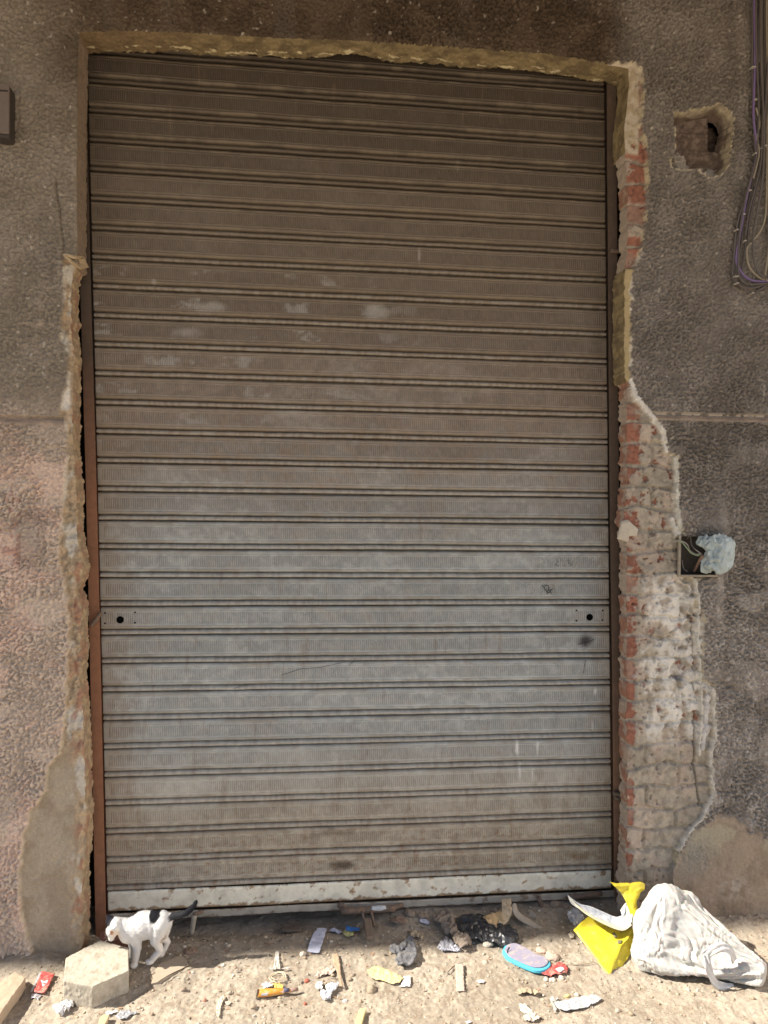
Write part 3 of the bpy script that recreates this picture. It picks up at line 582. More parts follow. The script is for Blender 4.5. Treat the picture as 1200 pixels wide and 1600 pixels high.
NZ = len(zz); idx2 = np.arange(NX*NZ).reshape(NX, NZ); F2 = np.stack([idx2[:-1, :-1], idx2[1:, :-1], idx2[1:, 1:], idx2[:-1, 1:]], -1).reshape(-1, 4)
mk('curtain', np.stack([Xs, Ys, Zs2], -1).reshape(-1, 3), F2, M_shut, shut, True, Cs.reshape(-1, 3))
del Xs, Ys, Zs, Zs2, p1, p2, p3, dirty, Cs
# lock holes and their screw holes: flat black discs painting in the sockets' shade
M_black = mat('hole_shade_black', (0.004, 0.004, 0.004), rough=1, spec=0)
M_ink = mat('black_marker', (0.012, 0.012, 0.014), rough=0.6)
def disc(name, px, py, r, parent, m_=M_black, Y=-0.0078):
    c = V(px, py, Y); n = 20; ring_o = [(c[0]+r*math.cos(2*math.pi*k/n), Y, c[2]+r*math.sin(2*math.pi*k/n)) for k in range(n)]
    back = [(a, Y+0.006, b) for a, _, b in ring_o]
    return mk(name, ring_o+back, [tuple(range(n))]+[(k, (k+1) % n, n+(k+1) % n, n+k) for k in range(n)], m_, parent, False)
for px, py in ((187.5, 968.5), (921.5, 964.5)): disc('lock_hole', px, py, 0.0125, shut)
for px, py in ((164, 958), (164, 974), (211, 957), (211, 973), (901, 954), (901, 970), (942, 954), (941, 969)): disc('screw_hole', px, py, 0.0030, shut)
def stroke(L, w_=0.0011, Y=-0.0082): return join_geo([tube_geo([V(a, b, Y) for a, b in s], w_, 6) for s in L])
g = stroke([[(847, 914), (852, 921), (856, 926)], [(851, 916), (855, 914), (858, 917), (857, 922), (854, 925)], [(863, 920), (858, 926), (854, 928)], [(858, 921), (862, 928)]]); tag(mk('scribble', g[0], g[1], M_ink, shut), 'small black scrawl like a crossed figure')
g = stroke([[(870, 874), (871, 878), (868, 883), (873, 884)], [(876, 873), (877, 876)], [(886, 876), (890, 875), (888, 880), (895, 882), (889, 884)], [(880, 884), (884, 884)]], 0.0007); tag(mk('scribble', g[0], g[1], M_ink, shut), 'faint black scribbled marks near the right edge')
g = stroke([[(903, 1007), (912, 1004), (920, 1003), (928, 999)]], 0.0009); mk('scratch', g[0], g[1], M_ink, shut)
g = stroke([[(915, 1032), (913, 1042), (912, 1052)]], 0.0006); mk('scratch', g[0], g[1], M_ink, shut)
g = stroke([[(440, 1055), (470, 1045), (500, 1043), (540, 1034)], [(545, 1040), (553, 1032), (556, 1028)], [(365, 1076), (380, 1071), (398, 1070)]], 0.0006); mk('scratch', g[0], g[1], M_ink, shut)
# white bottom plate: thin flat steel, dented, rust creeping up from its lower lip
def plate(name, z0, z1, Y0, base, rustc, seed, amt, yslope=0.0, ext=0.006):
    nx, nz = 620, 26; u = np.linspace(0, 1, nx); z = np.linspace(z0, z1, nz); U_, Z_ = np.meshgrid(u, z, indexing='ij')
    x_ = lx(Z_)+ext+(rx(Z_)-lx(Z_)-2*ext)*U_; t = (Z_-z0)/(z1-z0)
    y_ = Y0+fbm(x_, Z_, 0.2, 3, seed)*0.002+yslope*(1-t)+0.006*sst(0.93, 1, t)+0.004*(1-sst(0, 0.06, t))
    zz_ = Z_+fbm(x_*0.5, x_*0, 0.3, 2, seed+1)*0.003
    r_ = fbm(x_, Z_*1.5, 0.05, 5, seed+2, 0.65); e_ = sst(amt, amt+0.25, r_+0.75*(1-sst(0, 0.28, t))+0.25*sst(0.9, 1, t)+0.12*fbm(x_*3, Z_*0.3, 0.1, 3, seed+3))
    c_ = mix(mix(base, np.array(base)*0.82, sst(-.1, .4, fbm(x_, Z_, 0.09, 4, seed+4))), mix(rustc, np.array(rustc)*0.6, sst(-.2, .3, fbm(x_, Z_, 0.02, 3, seed+5))), 0.85*e_)
    id_ = np.arange(nx*nz).reshape(nx, nz); f_ = np.stack([id_[:-1, :-1], id_[1:, :-1], id_[1:, 1:], id_[:-1, 1:]], -1).reshape(-1, 4)
    o = mk(name, np.stack([x_, y_, zz_], -1).reshape(-1, 3), f_, M_shut, shut, True, c_.reshape(-1, 3)); s = o.modifiers.new('s', 'SOLIDIFY'); s.thickness = 0.002; s.offset = -1
    return o
tag(plate('bottom_plate', 0.058, 0.1295, -0.005, (0.88, 0.83, 0.69), (0.42, 0.25, 0.12), 110, 0.24), 'white painted bottom plate speckled with rust')
tag(plate('bottom_bar', 0.030, 0.056, -0.016, (0.42, 0.38, 0.32), (0.20, 0.14, 0.10), 120, 0.15, ext=0.0), 'grimy steel angle under the white plate')
# pull handle, hasp, latch pegs
def pin(name, a, b, r, Y0, Y1=None, m_=M_iron, parent=shut): return tube(name, [V(a[0], a[1], Y0), V((a[0]+b[0])/2, (a[1]+b[1])/2, ((Y1 or Y0)+Y0)/2), V(b[0], b[1], Y1 or Y0)], r, m_, parent, 3, 12)
h = pin('pull_handle', (533, 1424), (618, 1419), 0.012, -0.045); h['label'] = 'thick rusty pipe along the foot of the shutter'
pin('handle_arm', (545, 1424), (530, 1413), 0.011, -0.045, -0.015); pin('handle_arm', (612, 1419), (628, 1414), 0.009, -0.045, -0.015)
M_pipew = mat('flaked_white_paint', (0.55, 0.56, 0.57), rough=0.7)
o = tube('paint_patch', [V(580, 1420, -0.0475), V(592, 1419.5, -0.0475), V(603, 1419, -0.0475)], [0.0085, 0.0105, 0.0085], M_pipew, shut, 4, 10)
pin('hasp', (566, 1424), (570, 1450), 0.005, -0.055, -0.095); pin('hasp', (580, 1424), (585, 1448), 0.005, -0.055, -0.092)
pa, pb = V(574, 1437, -0.080), G(578, 1467, 0.020); ax3 = (pb-pa)/np.linalg.norm(pb-pa); v, f = boxgeo((-0.013, -0.006, 0), (0.013, 0.007, float(np.linalg.norm(pb-pa))))
sx3 = np.array([1.0, 0, 0]); ny3 = np.cross(ax3, sx3); o = bevel(mk('padlock', [tuple(pa+sx3*p[0]+ny3*p[1]+ax3*p[2]) for p in v], f, mat('padlock_brass', (0.20, 0.15, 0.11), rough=0.7, bump=0.4, var=0.2), shut, False), 0.004, 3)
pin('latch_peg', (304, 1430), (299, 1459), 0.009, -0.035, -0.03, mat('pale_peg', (0.42, 0.37, 0.30), rough=0.8, bump=0.3)); pin('latch_peg', (842, 1403), (851, 1430), 0.009, -0.03)
pin('latch_peg', (302, 1430), (316, 1424), 0.006, -0.035, -0.02)
pin('latch_peg', (888, 1402), (940, 1396), 0.009, -0.028)
# guide rails: U channels, rusty
def rail(side):
    vs = []; fs = []; n = 60; sgn = -1 if side < 0 else 1
    secs = [(0.0, -0.030), (0.034, -0.030), (0.034, -0.0275), (0.034, 0.03), (0.0, 0.03), (0.0, 0.026), (0.030, 0.026), (0.030, -0.024), (0.0, -0.024)]
    for i in range(n):
        z = -0.02+3.15*i/(n-1); xe_ = (lx(z)+0.005) if side < 0 else (rx(z)-0.005)
        wob = 0.0018*math.sin(z*2.1+side)
        for a, b in secs: vs.append((xe_+sgn*a+wob, b+0.001*math.sin(z*5), z))
    k = len(secs)
    for i in range(n-1):
        for j in range(k):
            j2 = (j+1) % k; fs.append((i*k+j, i*k+j2, (i+1)*k+j2, (i+1)*k+j))
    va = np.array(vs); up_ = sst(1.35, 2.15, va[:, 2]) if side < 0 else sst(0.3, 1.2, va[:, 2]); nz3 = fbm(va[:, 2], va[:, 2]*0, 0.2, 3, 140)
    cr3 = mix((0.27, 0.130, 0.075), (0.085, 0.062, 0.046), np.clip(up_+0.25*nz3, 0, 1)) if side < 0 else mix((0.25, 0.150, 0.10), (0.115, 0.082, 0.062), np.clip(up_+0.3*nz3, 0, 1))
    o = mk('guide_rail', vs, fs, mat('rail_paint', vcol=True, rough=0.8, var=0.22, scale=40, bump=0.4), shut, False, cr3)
    o['label'] = 'reddish brown rusty rail at the left edge' if side < 0 else 'dark brown rail at the right edge'; return o
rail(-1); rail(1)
for a, b in (((148, 972), (157, 958)), ((142, 978), (150, 968))):
    pin('rail_clamp', a, b, 0.007, -0.045)
for py, px in ((392, 962), (1240, 966), (1247, 968)): pin('rail_clamp', (px-8, py), (px+10, py+1), 0.008, -0.040)

# ------------------------------------------------------------------ ground
gxs = np.concatenate([np.linspace(-40, -1.5, 70)[:-1], np.arange(-1.5, 1.80, 0.0035), np.linspace(1.80, 40, 70)[1:]])
gys = np.concatenate([np.linspace(-60, -0.80, 70)[:-1], np.arange(-0.80, 0.14, 0.0035)])
GX, GY = np.meshgrid(gxs, gys, indexing='ij'); GZ = ground_h(GX, GY)
d1 = fbm(GX, GY, 0.35, 4, 130); d2 = fbm(GX, GY, 0.05, 4, 131, 0.6)
Cg = mix((0.34, 0.29, 0.228), (0.40, 0.348, 0.28), sst(-.3, .3, d1)); Cg = mix(Cg, (0.27, 0.21, 0.155), 0.6*sst(0, .4, d2)); Cg = mix(Cg, (0.56, 0.47, 0.36), 0.5*sst(.15, .45, fbm(GX, GY, 0.02, 3, 132)+.2*d1))
Cg = mix(Cg, (0.30, 0.255, 0.20), 0.5*sst(-0.30, -0.16, GY+0.05*d1))
idg = np.arange(GX.size).reshape(GX.shape); Fg = np.stack([idg[:-1, :-1], idg[1:, :-1], idg[1:, 1:], idg[:-1, 1:]], -1).reshape(-1, 4)
tag(mk('ground', np.stack([GX, GY, GZ], -1).reshape(-1, 3), Fg, M_dirt, None, True, Cg.reshape(-1, 3)), kind='structure')
# gravel: angular crumbs of rubble, past counting
ico = np.array([(0,0,1),(.894,0,.447),(.276,.851,.447),(-.724,.526,.447),(-.724,-.526,.447),(.276,-.851,.447),(.724,.526,-.447),(-.276,.851,-.447),(-.894,0,-.447),(-.276,-.851,-.447),(.724,-.526,-.447),(0,0,-1)])
icf = np.array([(0,1,2),(0,2,3),(0,3,4),(0,4,5),(0,5,1),(1,6,2),(2,7,3),(3,8,4),(4,9,5),(5,10,1),(6,7,2),(7,8,3),(8,9,4),(9,10,5),(10,6,1),(11,7,6),(11,8,7),(11,9,8),(11,10,9),(11,6,10)])
def stone_geo(c, r, rs, flat=0.6):
    v = ico*(1+rs.uniform(-0.3, 0.3, (12, 1)))*np.array([rs.uniform(.7, 1.4), rs.uniform(.7, 1.3), rs.uniform(.45, .9)*flat/0.6])*r
    a = rs.uniform(0, 6.28); R = np.array([[math.cos(a), -math.sin(a), 0], [math.sin(a), math.cos(a), 0], [0, 0, 1]]); return v@R.T+c
gv = []; gf = []; gc = []; n_g = 8500
px_ = RS.uniform(-1.45, 1.75, n_g); py_ = -0.02-np.abs(RS.uniform(0, 1, n_g))**0.9*0.85; rr_ = 0.0008+0.0012*RS.exponential(1, n_g); rr_ = np.minimum(rr_, 0.008)
dens = fbm(px_, py_, 0.2, 3, 133)+RS.uniform(-.5, .5, n_g); px_, py_, rr_ = px_[dens > -0.3], py_[dens > -0.3], rr_[dens > -0.3]
gh_ = ground_h(px_, py_); pal = np.array([(0.52, 0.44, 0.34), (0.40, 0.31, 0.22), (0.60, 0.55, 0.47), (0.33, 0.26, 0.20), (0.40, 0.20, 0.14), (0.46, 0.38, 0.28)])
for i in range(len(px_)):
    gv.append(stone_geo(np.array([px_[i], py_[i], gh_[i]+rr_[i]*0.25]), rr_[i], RS)); gf.append(icf+12*i); gc.append(np.tile(pal[RS.choice(6, p=[.33, .25, .13, .10, .015, .175])], (12, 1)))
tag(mk('gravel', np.concatenate(gv), np.concatenate(gf), M_dirt, None, False, np.concatenate(gc)), 'fine rubble crumbs and grit scattered over the dirt', 'gravel', kind='stuff')
#@@OBJECTS
# ------------------------------------------------------------------ more helpers
def Z3(L, ox, oy, s): return [(ox+a/s, oy+b/s) for a, b in L]
def gp(L, z=0.008): return [G(a, b, z) for a, b in L]
def poly3(name, P, m_, parent=None, cuts=6, amp=0.001, fs=0.02, thick=0.0006, seed=1, smooth=True):
    """creased sheet in space from [(px, py, Y), ...]"""
    import bmesh
    bm = bmesh.new(); vs = [bm.verts.new(V(*p)) for p in P]; bm.faces.new(vs)
    bmesh.ops.triangulate(bm, faces=bm.faces[:]); bmesh.ops.subdivide_edges(bm, edges=bm.edges[:], cuts=cuts, use_grid_fill=True)
    me = bpy.data.meshes.new(name); bm.to_mesh(me); bm.free(); v = verts_of(me); n = normals_of(me)
    d = amp*(1-np.abs(noise3(v[:, 0]/fs, v[:, 1]/fs, v[:, 2]/fs, seed))*2+0.5*noise3(v[:, 0]/fs*2.3, v[:, 1]/fs*2.3, v[:, 2]/fs*2.3, seed+1))
    setverts(me, v+n*d[:, None]); me.polygons.foreach_set('use_smooth', np.full(len(me.polygons), smooth)); me.materials.append(m_)
    o = bpy.data.objects.new(name, me); COL.objects.link(o)
    if parent: o.parent = parent; o.matrix_parent_inverse = Matrix.Translation(-Vector(parent.location))
    s = o.modifiers.new('s', 'SOLIDIFY'); s.thickness = thick; s.offset = 0
    return o
def loft(name, A, B, m_, parent=None, bulge=(0, 0, 0), amp=0.002, fs=0.02, thick=0.0006, nu=50, nv=24, seed=1, st=(1, 1, 1)):
    def rs(P, n):
        P = np.array([V(*p) if len(p) == 3 and abs(p[0]) > 20 else p for p in P]); Q = np.array(smoothpath(list(P), 10)); L = np.concatenate([[0], np.cumsum(np.linalg.norm(np.diff(Q, axis=0), axis=1))])
        t = np.linspace(0, L[-1], n); return np.stack([np.interp(t, L, Q[:, i]) for i in range(3)], -1)
    a, b = rs(A, nu), rs(B, nu); t = np.linspace(0, 1, nv)[None, :, None]
    P = a[:, None]*(1-t)+b[:, None]*t+np.sin(t*math.pi)*np.array(bulge)
    Q = P.reshape(-1, 3)/fs/np.array(st)
    d = 1-np.abs(noise3(Q[:, 0], Q[:, 1], Q[:, 2], seed))*2.2+0.6*(1-2*np.abs(noise3(Q[:, 0]*2.1, Q[:, 1]*2.1, Q[:, 2]*2.1, seed+1)))
    nrm = np.cross(np.gradient(P, axis=0).reshape(-1, 3), np.gradient(P, axis=1).reshape(-1, 3)); nrm /= np.linalg.norm(nrm, axis=1)[:, None]+1e-9
    v = P.reshape(-1, 3)+nrm*(amp*d)[:, None]; i_ = np.arange(nu*nv).reshape(nu, nv)
    f = np.stack([i_[:-1, :-1], i_[1:, :-1], i_[1:, 1:], i_[:-1, 1:]], -1).reshape(-1, 4)
    o = mk(name, v, f, m_, parent); s = o.modifiers.new('s', 'SOLIDIFY'); s.thickness = thick; s.offset = 0; return o
def ribbon(name, P, w_, m_, parent=None, seed=1, amp=0.001):
    Q = np.array(smoothpath([V(*p) for p in P], 8)); T = np.gradient(Q, axis=0); T /= np.linalg.norm(T, axis=1)[:, None]
    view = np.array([0.1, -0.85, 0.5]); S_ = np.cross(T, view); S_ /= np.linalg.norm(S_, axis=1)[:, None]; nv = 7; vs = []
    for j in range(nv):
        s = (j/(nv-1)-0.5)*w_; fold = amp*np.sin(j*1.9+np.arange(len(Q))*0.35+seed)*2
        vs.append(Q+S_*s+view*fold[:, None])
    v = np.stack(vs, 1); nu = len(Q); i_ = np.arange(nu*nv).reshape(nu, nv); f = np.stack([i_[:-1, :-1], i_[1:, :-1], i_[1:, 1:], i_[:-1, 1:]], -1).reshape(-1, 4)
    o = mk(name, v.reshape(-1, 3), f, m_, parent); s = o.modifiers.new('s', 'SOLIDIFY'); s.thickness = 0.0006; return o
def stone(name, px, py, r, m_, label, cat='stone', seed=1, flat=0.6, sc=(1, 1), z=0.0, group=None):
    rs = np.random.RandomState(seed); c = G(px, py, r*0.3); hz = float(ground_h(c[0], c[1]))
    o = blob(name, [('e', (c[0], c[1], hz+r*flat*0.35), (r*sc[0], r*sc[1], r*flat))], m_, None, max(r/9, 0.0012), 1,
        disp=lambda v: r*0.22*noise3(v[:, 0]/r*1.1+seed, v[:, 1]/r*1.1, v[:, 2]/r*1.1, seed)+r*0.10*noise3(v[:, 0]/r*3+seed, v[:, 1]/r*3, v[:, 2]/r*3, seed+2))
    return tag(o, label, cat, group)
P_ = lambda n, c, r=0.7, **k: mat(n, c, rough=r, var=k.pop('var', 0.12), bump=k.pop('bump', 0.25), **k)

# ------------------------------------------------------------------ things on the wall
# flakes that hang on the wall
o = poly3('plaster_flake', [(970.7,814,-.150),(981,812,-.152),(997,827,-.150),(994,837,-.148),(983,838,-.150),(981,847,-.150),(964,842,-.146)], P_('pale_flake', (0.50, 0.45, 0.37)), wall, 4, 0.002, 0.02, 0.005)
o = poly3('plaster_flake', [(100,398,-.170),(118,403,-.168),(131,402,-.12),(138,418,-.09),(126,420,-.13),(112,410,-.165)], P_('tan_flake', (0.42, 0.32, 0.20)), wall, 4, 0.002, 0.02, 0.010)
# metal box cut by the left edge
mb = thing('meter_box', 'flat grey-brown metal box on the wall at the far left edge', 'metal box', tuple(V(-20, 172, -0.2)))
a, b = V(-90, 126, -0.21), V(14, 214, -0.21)
M_mb = P_('meter_box_paint', (0.17, 0.135, 0.115), 0.6)
bevel(mk('body', *boxgeo((a[0], -0.205, b[2]), (b[0], -0.150, a[2])), mat('meter_box_shade', (0.06, 0.05, 0.045), rough=0.7), mb, False), 0.003)  # body coloured darker than the cover to paint in the shadow gap beneath
bevel(mk('cover', *boxgeo((a[0]-0.004, -0.213, b[2]+0.01), (b[0]+0.001, -0.2055, a[2]+0.004)), M_mb, mb, False), 0.003)
mk('lid_seam', *boxgeo((a[0], -0.2145, a[2]-0.022), (b[0]-0.002, -0.2125, a[2]-0.018)), mat('seam', (0.03, 0.025, 0.02)), mb, False)
# junction box with wires and the bag stuffed in it
jb = thing('junction_box', 'open square metal electrical box let into the wall right of the shutter', 'electrical box', tuple(V(1090, 868, -0.16)))
(xa, za), (xb, zb2) = (V(1063, 838, FY)[0], V(1063, 837, FY)[2]), (V(1119, 900, FY)[0], V(1119, 899, FY)[2])
M_box = mat('box_metal', (0.10, 0.085, 0.07), rough=0.7, bump=0.3); M_rim = mat('box_rim', (0.33, 0.29, 0.23), rough=0.7, bump=0.3)
t_ = 0.003; g = join_geo([boxgeo((xa, -0.158, zb2), (xa+t_, -0.092, za)), boxgeo((xb-t_, -0.158, zb2), (xb, -0.092, za)), boxgeo((xa+t_, -0.158, zb2), (xb-t_, -0.092, zb2+t_)), boxgeo((xa+t_, -0.158, za-t_), (xb-t_, -0.092, za)), boxgeo((xa+t_, -0.096, zb2+t_), (xb-t_, -0.092, za-t_))])
mk('box_shell', g[0], g[1], M_box, jb, False)
g = join_geo([boxgeo((xa-0.008, -0.166, zb2-0.004), (xa+0.001, -0.156, za+0.002)), boxgeo((xa+0.0012, -0.166, zb2-0.005), (xb+0.002, -0.156, zb2+0.002))]); bevel(mk('rim', g[0], g[1], M_rim, jb, False), 0.001)
Mw1, Mw2, Mw3 = P_('green_wire', (0.24, 0.32, 0.20), 0.5), P_('grey_wire', (0.33, 0.30, 0.27), 0.5), P_('brown_wire', (0.26, 0.17, 0.13), 0.5)
for M_, L, r_ in ((Mw1, [(1058,846,-.17),(1066,848,-.175),(1073,856,-.18),(1080,864,-.18),(1090,868,-.185),(1097,866,-.19)], .0022), (Mw2, [(1046,848,-.165),(1056,845,-.17),(1066,846,-.18),(1074,851,-.18),(1078,860,-.17),(1088,866,-.18),(1096,864,-.19)], .002), (Mw2, [(1073,842,-.11),(1079,838,-.13),(1080,850,-.14),(1086,858,-.17),(1094,864,-.19)], .002), (Mw2, [(1066,875,-.12),(1068,888,-.12),(1074,893,-.12)], .002), (Mw3, [(1084,893,-.13),(1089,884,-.15),(1094,874,-.18),(1098,868,-.20)], .0052)):
    tube('wire', [V(*p) for p in L], r_, M_, jb, 6, 8)
M_wad = mat('blue_white_plastic', (0.42, 0.49, 0.50), rough=0.5, var=0.12, bump=0.3, spec=0.4)
c = V(1122, 864, -0.200)
def wad_disp(v):
    q = (v-c)/0.024; q = q+0.5*np.stack([noise3(q[:,0],q[:,1],q[:,2],5), noise3(q[:,0],q[:,1],q[:,2],6), noise3(q[:,0],q[:,1],q[:,2],7)], -1)
    return 0.013*(0.5-np.abs(noise3(q[:,0]*0.9,q[:,1]*0.8,q[:,2]*0.45,8))*2.0)+0.0045*(0.5-2*np.abs(noise3(q[:,0]*2.2,q[:,1]*1.7,q[:,2]*0.9,9)))
o = blob('plastic_wad', [('e', c, (0.060, 0.042, 0.072)), ('e', V(1102, 848, -0.185), (0.026, 0.022, 0.026)), ('e', V(1105, 884, -0.18), (0.026, 0.02, 0.026))], M_wad, None, 0.0022, 0, wad_disp)
tag(o, 'ball of crumpled pale blue plastic stuffed in the open electrical box', 'plastic bag')
# cables
cb = thing('cable_bundle', 'bundle of thin grey and purple cables clipped to the wall at upper right', 'cables', tuple(V(1180, 200, -0.17)))
cz = lambda L, Y: [(850+a/3.333, b/3.333, Y) for a, b in L]
M_cg, M_cp, M_cl = P_('grey_cable', (0.12, 0.105, 0.10), 0.6), P_('purple_cable', (0.20, 0.14, 0.30), 0.5), P_('beige_cable', (0.32, 0.28, 0.21), 0.6)
cabs = [(M_cg, [(1088,-260),(1088,0),(1085,400),(1096,700),(1102,850),(1070,980),(1012,1150),(990,1330),(985,1450),(1040,1500),(1090,1528),(1167,1480),(1300,1440)], .0027, -.171, 'grey'),
 (M_cp, [(1096,-260),(1095,0),(1099,300),(1091,600),(1108,790),(1062,990),(1040,1110),(1012,1270),(1005,1370),(1060,1450),(1167,1465),(1300,1430)], .0030, -.177, 'purple cable'),
 (M_cg, [(1120,-260),(1120,0),(1127,350),(1112,700),(1116,830),(1078,1000),(1040,1150),(1030,1250),(1004,1400),(1005,1475),(1080,1500),(1180,1470),(1300,1450)], .0026, -.173, 'x'),
 (M_cg, [(1150,-260),(1148,140),(1152,500),(1150,700),(1122,900),(1085,1090),(1055,1250),(1040,1350),(1025,1450),(1060,1490)], .0028, -.172, 'x'),
 (M_cl, [(1200,300),(1165,600),(1160,850),(1150,1140),(1085,1258),(1056,1300),(1070,1390),(1130,1450),(1200,1470)], .0026, -.176, 'x'),
 (M_cg, [(1172,-260),(1172,100),(1160,420),(1143,700),(1140,860),(1100,1010),(1070,1150),(1062,1260)], .0026, -.179, 'x'),
 (M_cl, [(1104,560),(1122,640),(1110,720),(1120,800),(1090,930)], .0022, -.181, 'x'), (M_cg, [(1140,-260),(1135,200),(1140,560),(1136,720),(1128,860),(1098,985),(1068,1100),(1048,1230)], .0024, -.184, 'x'),
 (M_cg, [(1128,-260),(1130,300),(1145,640),(1140,900),(1110,1100),(1088,1240),(1100,1380),(1160,1450),(1300,1440)], .0028, -.186, 'x'), (M_cg, [(1103,-260),(1106,250),(1118,560),(1104,820),(1056,1000),(1022,1180),(1012,1330),(1018,1440),(1070,1480),(1200,1470)], .0025, -.182, 'x'), (M_cl, [(1160,-260),(1160,200),(1170,560),(1166,900),(1172,1250),(1150,1440)], .0026, -.178, 'x'),
 (M_cg, [(1190,-260),(1192,300),(1185,700),(1180,1000),(1178,1400),(1200,1460)], .003, -.172, 'x')]
for M_, L, r_, Y_, lb in cabs:
    o = tube('cable', [V(*p) for p in cz(L, Y_)], r_*1.35, M_, cb, 6, 8)
    if lb == 'purple cable': o['label'] = 'purple cable among the grey ones'
g = boxgeo((V(1184, 50, -.17)[0], -.180, V(1184, 100, -.17)[2]), (V(1188, 50, -.17)[0], -.170, V(1184, -60, -.17)[2])); mk('flat_strip', g[0], g[1], P_('flat_strip', (0.36, 0.33, 0.31)), cb, False)
M_clip = P_('white_clip', (0.40, 0.37, 0.33), 0.6)
for i, (a, b, w_) in enumerate([(1090,350,20),(1100,520,14),(1148,760,24),(1100,800,10),(1070,992,14),(1040,1117,12),(1005,1197,10),(1045,1255,12),(1075,1270,10),(1000,1440,20),(1005,1475,12),(1085,1527,10),(1130,1275-500,12),(1160,1460,10)]):
    p = V(850+a/3.333, b/3.333, -.18); hw = w_/3.333*0.0013
    bevel(mk('clip', *boxgeo((p[0]-hw, -.186, p[2]-.0022), (p[0]+hw, -.164, p[2]+.0022)), M_clip, cb, False), 0.001, 2)

# ------------------------------------------------------------------ block, brick, plank
bl = [(99,1533),(145.6,1541),(201,1517),(201,1480.5),(157,1469),(102.7,1496)]
M_block = mat('concrete_block', (0.47, 0.42, 0.34), rough=0.9, var=0.2, scale=90, bump=0.7, bscale=300, col2=(0.38, 0.33, 0.26), c2s=25)
def roughen(o, vox, amp, sc, seed):
    o.modifiers.clear(); r = o.modifiers.new('r', 'REMESH'); r.mode = 'VOXEL'; r.voxel_size = vox; me = bake(o); v = verts_of(me); n = normals_of(me)
    d = amp*(noise3(v[:, 0]/sc, v[:, 1]/sc, v[:, 2]/sc, seed)+0.6*noise3(v[:, 0]/sc*2.7, v[:, 1]/sc*2.7, v[:, 2]/sc*2.7, seed+1)+0.4*noise3(v[:, 0]/sc*7, v[:, 1]/sc*7, v[:, 2]/sc*7, seed+2))-amp*2.5*np.clip(noise3(v[:, 0]/sc*1.6, v[:, 1]/sc*1.6, v[:, 2]/sc*1.6, seed+5)-0.55, 0, 1)
    setverts(me, v+n*d[:, None]); me.polygons.foreach_set('use_smooth', np.ones(len(me.polygons), bool)); s = o.modifiers.new('sm', 'SMOOTH'); s.iterations = 1; s.factor = .5
top = [G(a, b, 0.065)[:2] for a, b in bl]
o = prism('paving_block', top, -0.004, 0.065, M_block, None, 0.003); tag(o, 'pale six-sided concrete paving block lying on the dirt under the kitten', 'paving block'); roughen(o, 0.0025, 0.0013, 0.02, 5)
def brick(name, px, py, size, ang, z0, m_, label, cat='brick', group=None):
    c = G(px, py, z0); v, f = boxgeo((-size[0]/2, -size[1]/2, 0), (size[0]/2, size[1]/2, size[2])); ca, sa = math.cos(ang), math.sin(ang)
    o = mk(name, [(c[0]+x*ca-y*sa, c[1]+x*sa+y*ca, z0+z) for x, y, z in v], f, m_, None, False); roughen(o, 0.003, 0.0025, 0.02, 9); return tag(o, label, cat, group)
M_brk = P_('old_red_brick', (0.27, 0.13, 0.09), 0.9, bump=0.6, col2=(0.30, 0.22, 0.17), c2s=30, bscale=200)
brick('brick', 186, 1484, (0.115, 0.065, 0.055), 0.25, 0.0, M_brk, 'dusty red brick wedged behind the concrete block')
prism('wooden_plank', [G(a, b, 0.035)[:2] for a, b in ((-30,1560),(24,1517),(41,1527),(2,1582),(-40,1640))], -0.002, 0.035, P_('weathered_wood', (0.46, 0.36, 0.26), 0.85, bump=0.6), None, 0.003)
roughen(bpy.data.objects['wooden_plank'], 0.0035, 0.0015, 0.03, 12); tag(bpy.data.objects['wooden_plank'], 'pale weathered plank at the bottom left corner', 'plank')
cr = [G(a, b, 0.006)[:2] for a, b in Z3([(885,665),(905,600),(930,552),(1000,520),(1062,498),(1112,543),(1060,582),(1000,615),(930,655)], 0, 1360, 3.75)]
tag(prism('mortar_slab', cr, -0.002, 0.007, P_('mortar_slab', (0.40, 0.33, 0.25), 0.95, bump=0.6), None, 0.001), 'thin cracked slab of mortar lying right of the concrete block', 'mortar slab')
tag(tube('twig', gp(Z3([(925,655),(980,620),(1040,590),(1085,570),(1108,555),(1100,535)], 0, 1360, 3.75), 0.012), [0.001, .0018, .0015, .001], P_('dark_twig', (0.07, 0.05, 0.035)), None, 5, 6), 'thin dark twig lying on the cracked mortar slab', 'twig')

# ------------------------------------------------------------------ kitten
KY = -0.215
def K(zx, zy, dY=0.0): return V(140+zx/6.316, 1390+zy/6.316, KY+dY)
kit = []
E_ = lambda *a: kit.append(a)
E_('e', K(395, 415), (0.036, 0.030, 0.037)); E_('e', K(455, 392), (0.042, 0.033, 0.042)); E_('e', K(540, 352), (0.046, 0.035, 0.046)); E_('e', K(620, 345), (0.046, 0.035, 0.045)); E_('e', K(705, 320), (0.036, 0.030, 0.036))
E_('c', K(275, 345, -.004), 0.022, K(390, 385), 0.032)
E_('e', K(252, 350, -.010), (0.0255, 0.024, 0.024)); E_('e', K(225, 400, -.010), (0.0200, 0.020, 0.022)); E_('c', K(222, 430, -.010), 0.016, K(214, 478, -.012), 0.0095)
E_('c', K(445, 440, -.010), 0.024, K(470, 560, -.012), 0.0145); E_('c', K(470, 560, -.012), 0.0145, K(450, 700, -.014), 0.0105); E_('e', K(436, 745, -.018), (0.013, 0.014, 0.0085))
E_('c', K(420, 440, .018), 0.022, K(428, 560, .020), 0.013); E_('c', K(428, 560, .020), 0.013, K(420, 690, .020), 0.010); E_('e', K(408, 712, .016), (0.012, 0.013, 0.008))
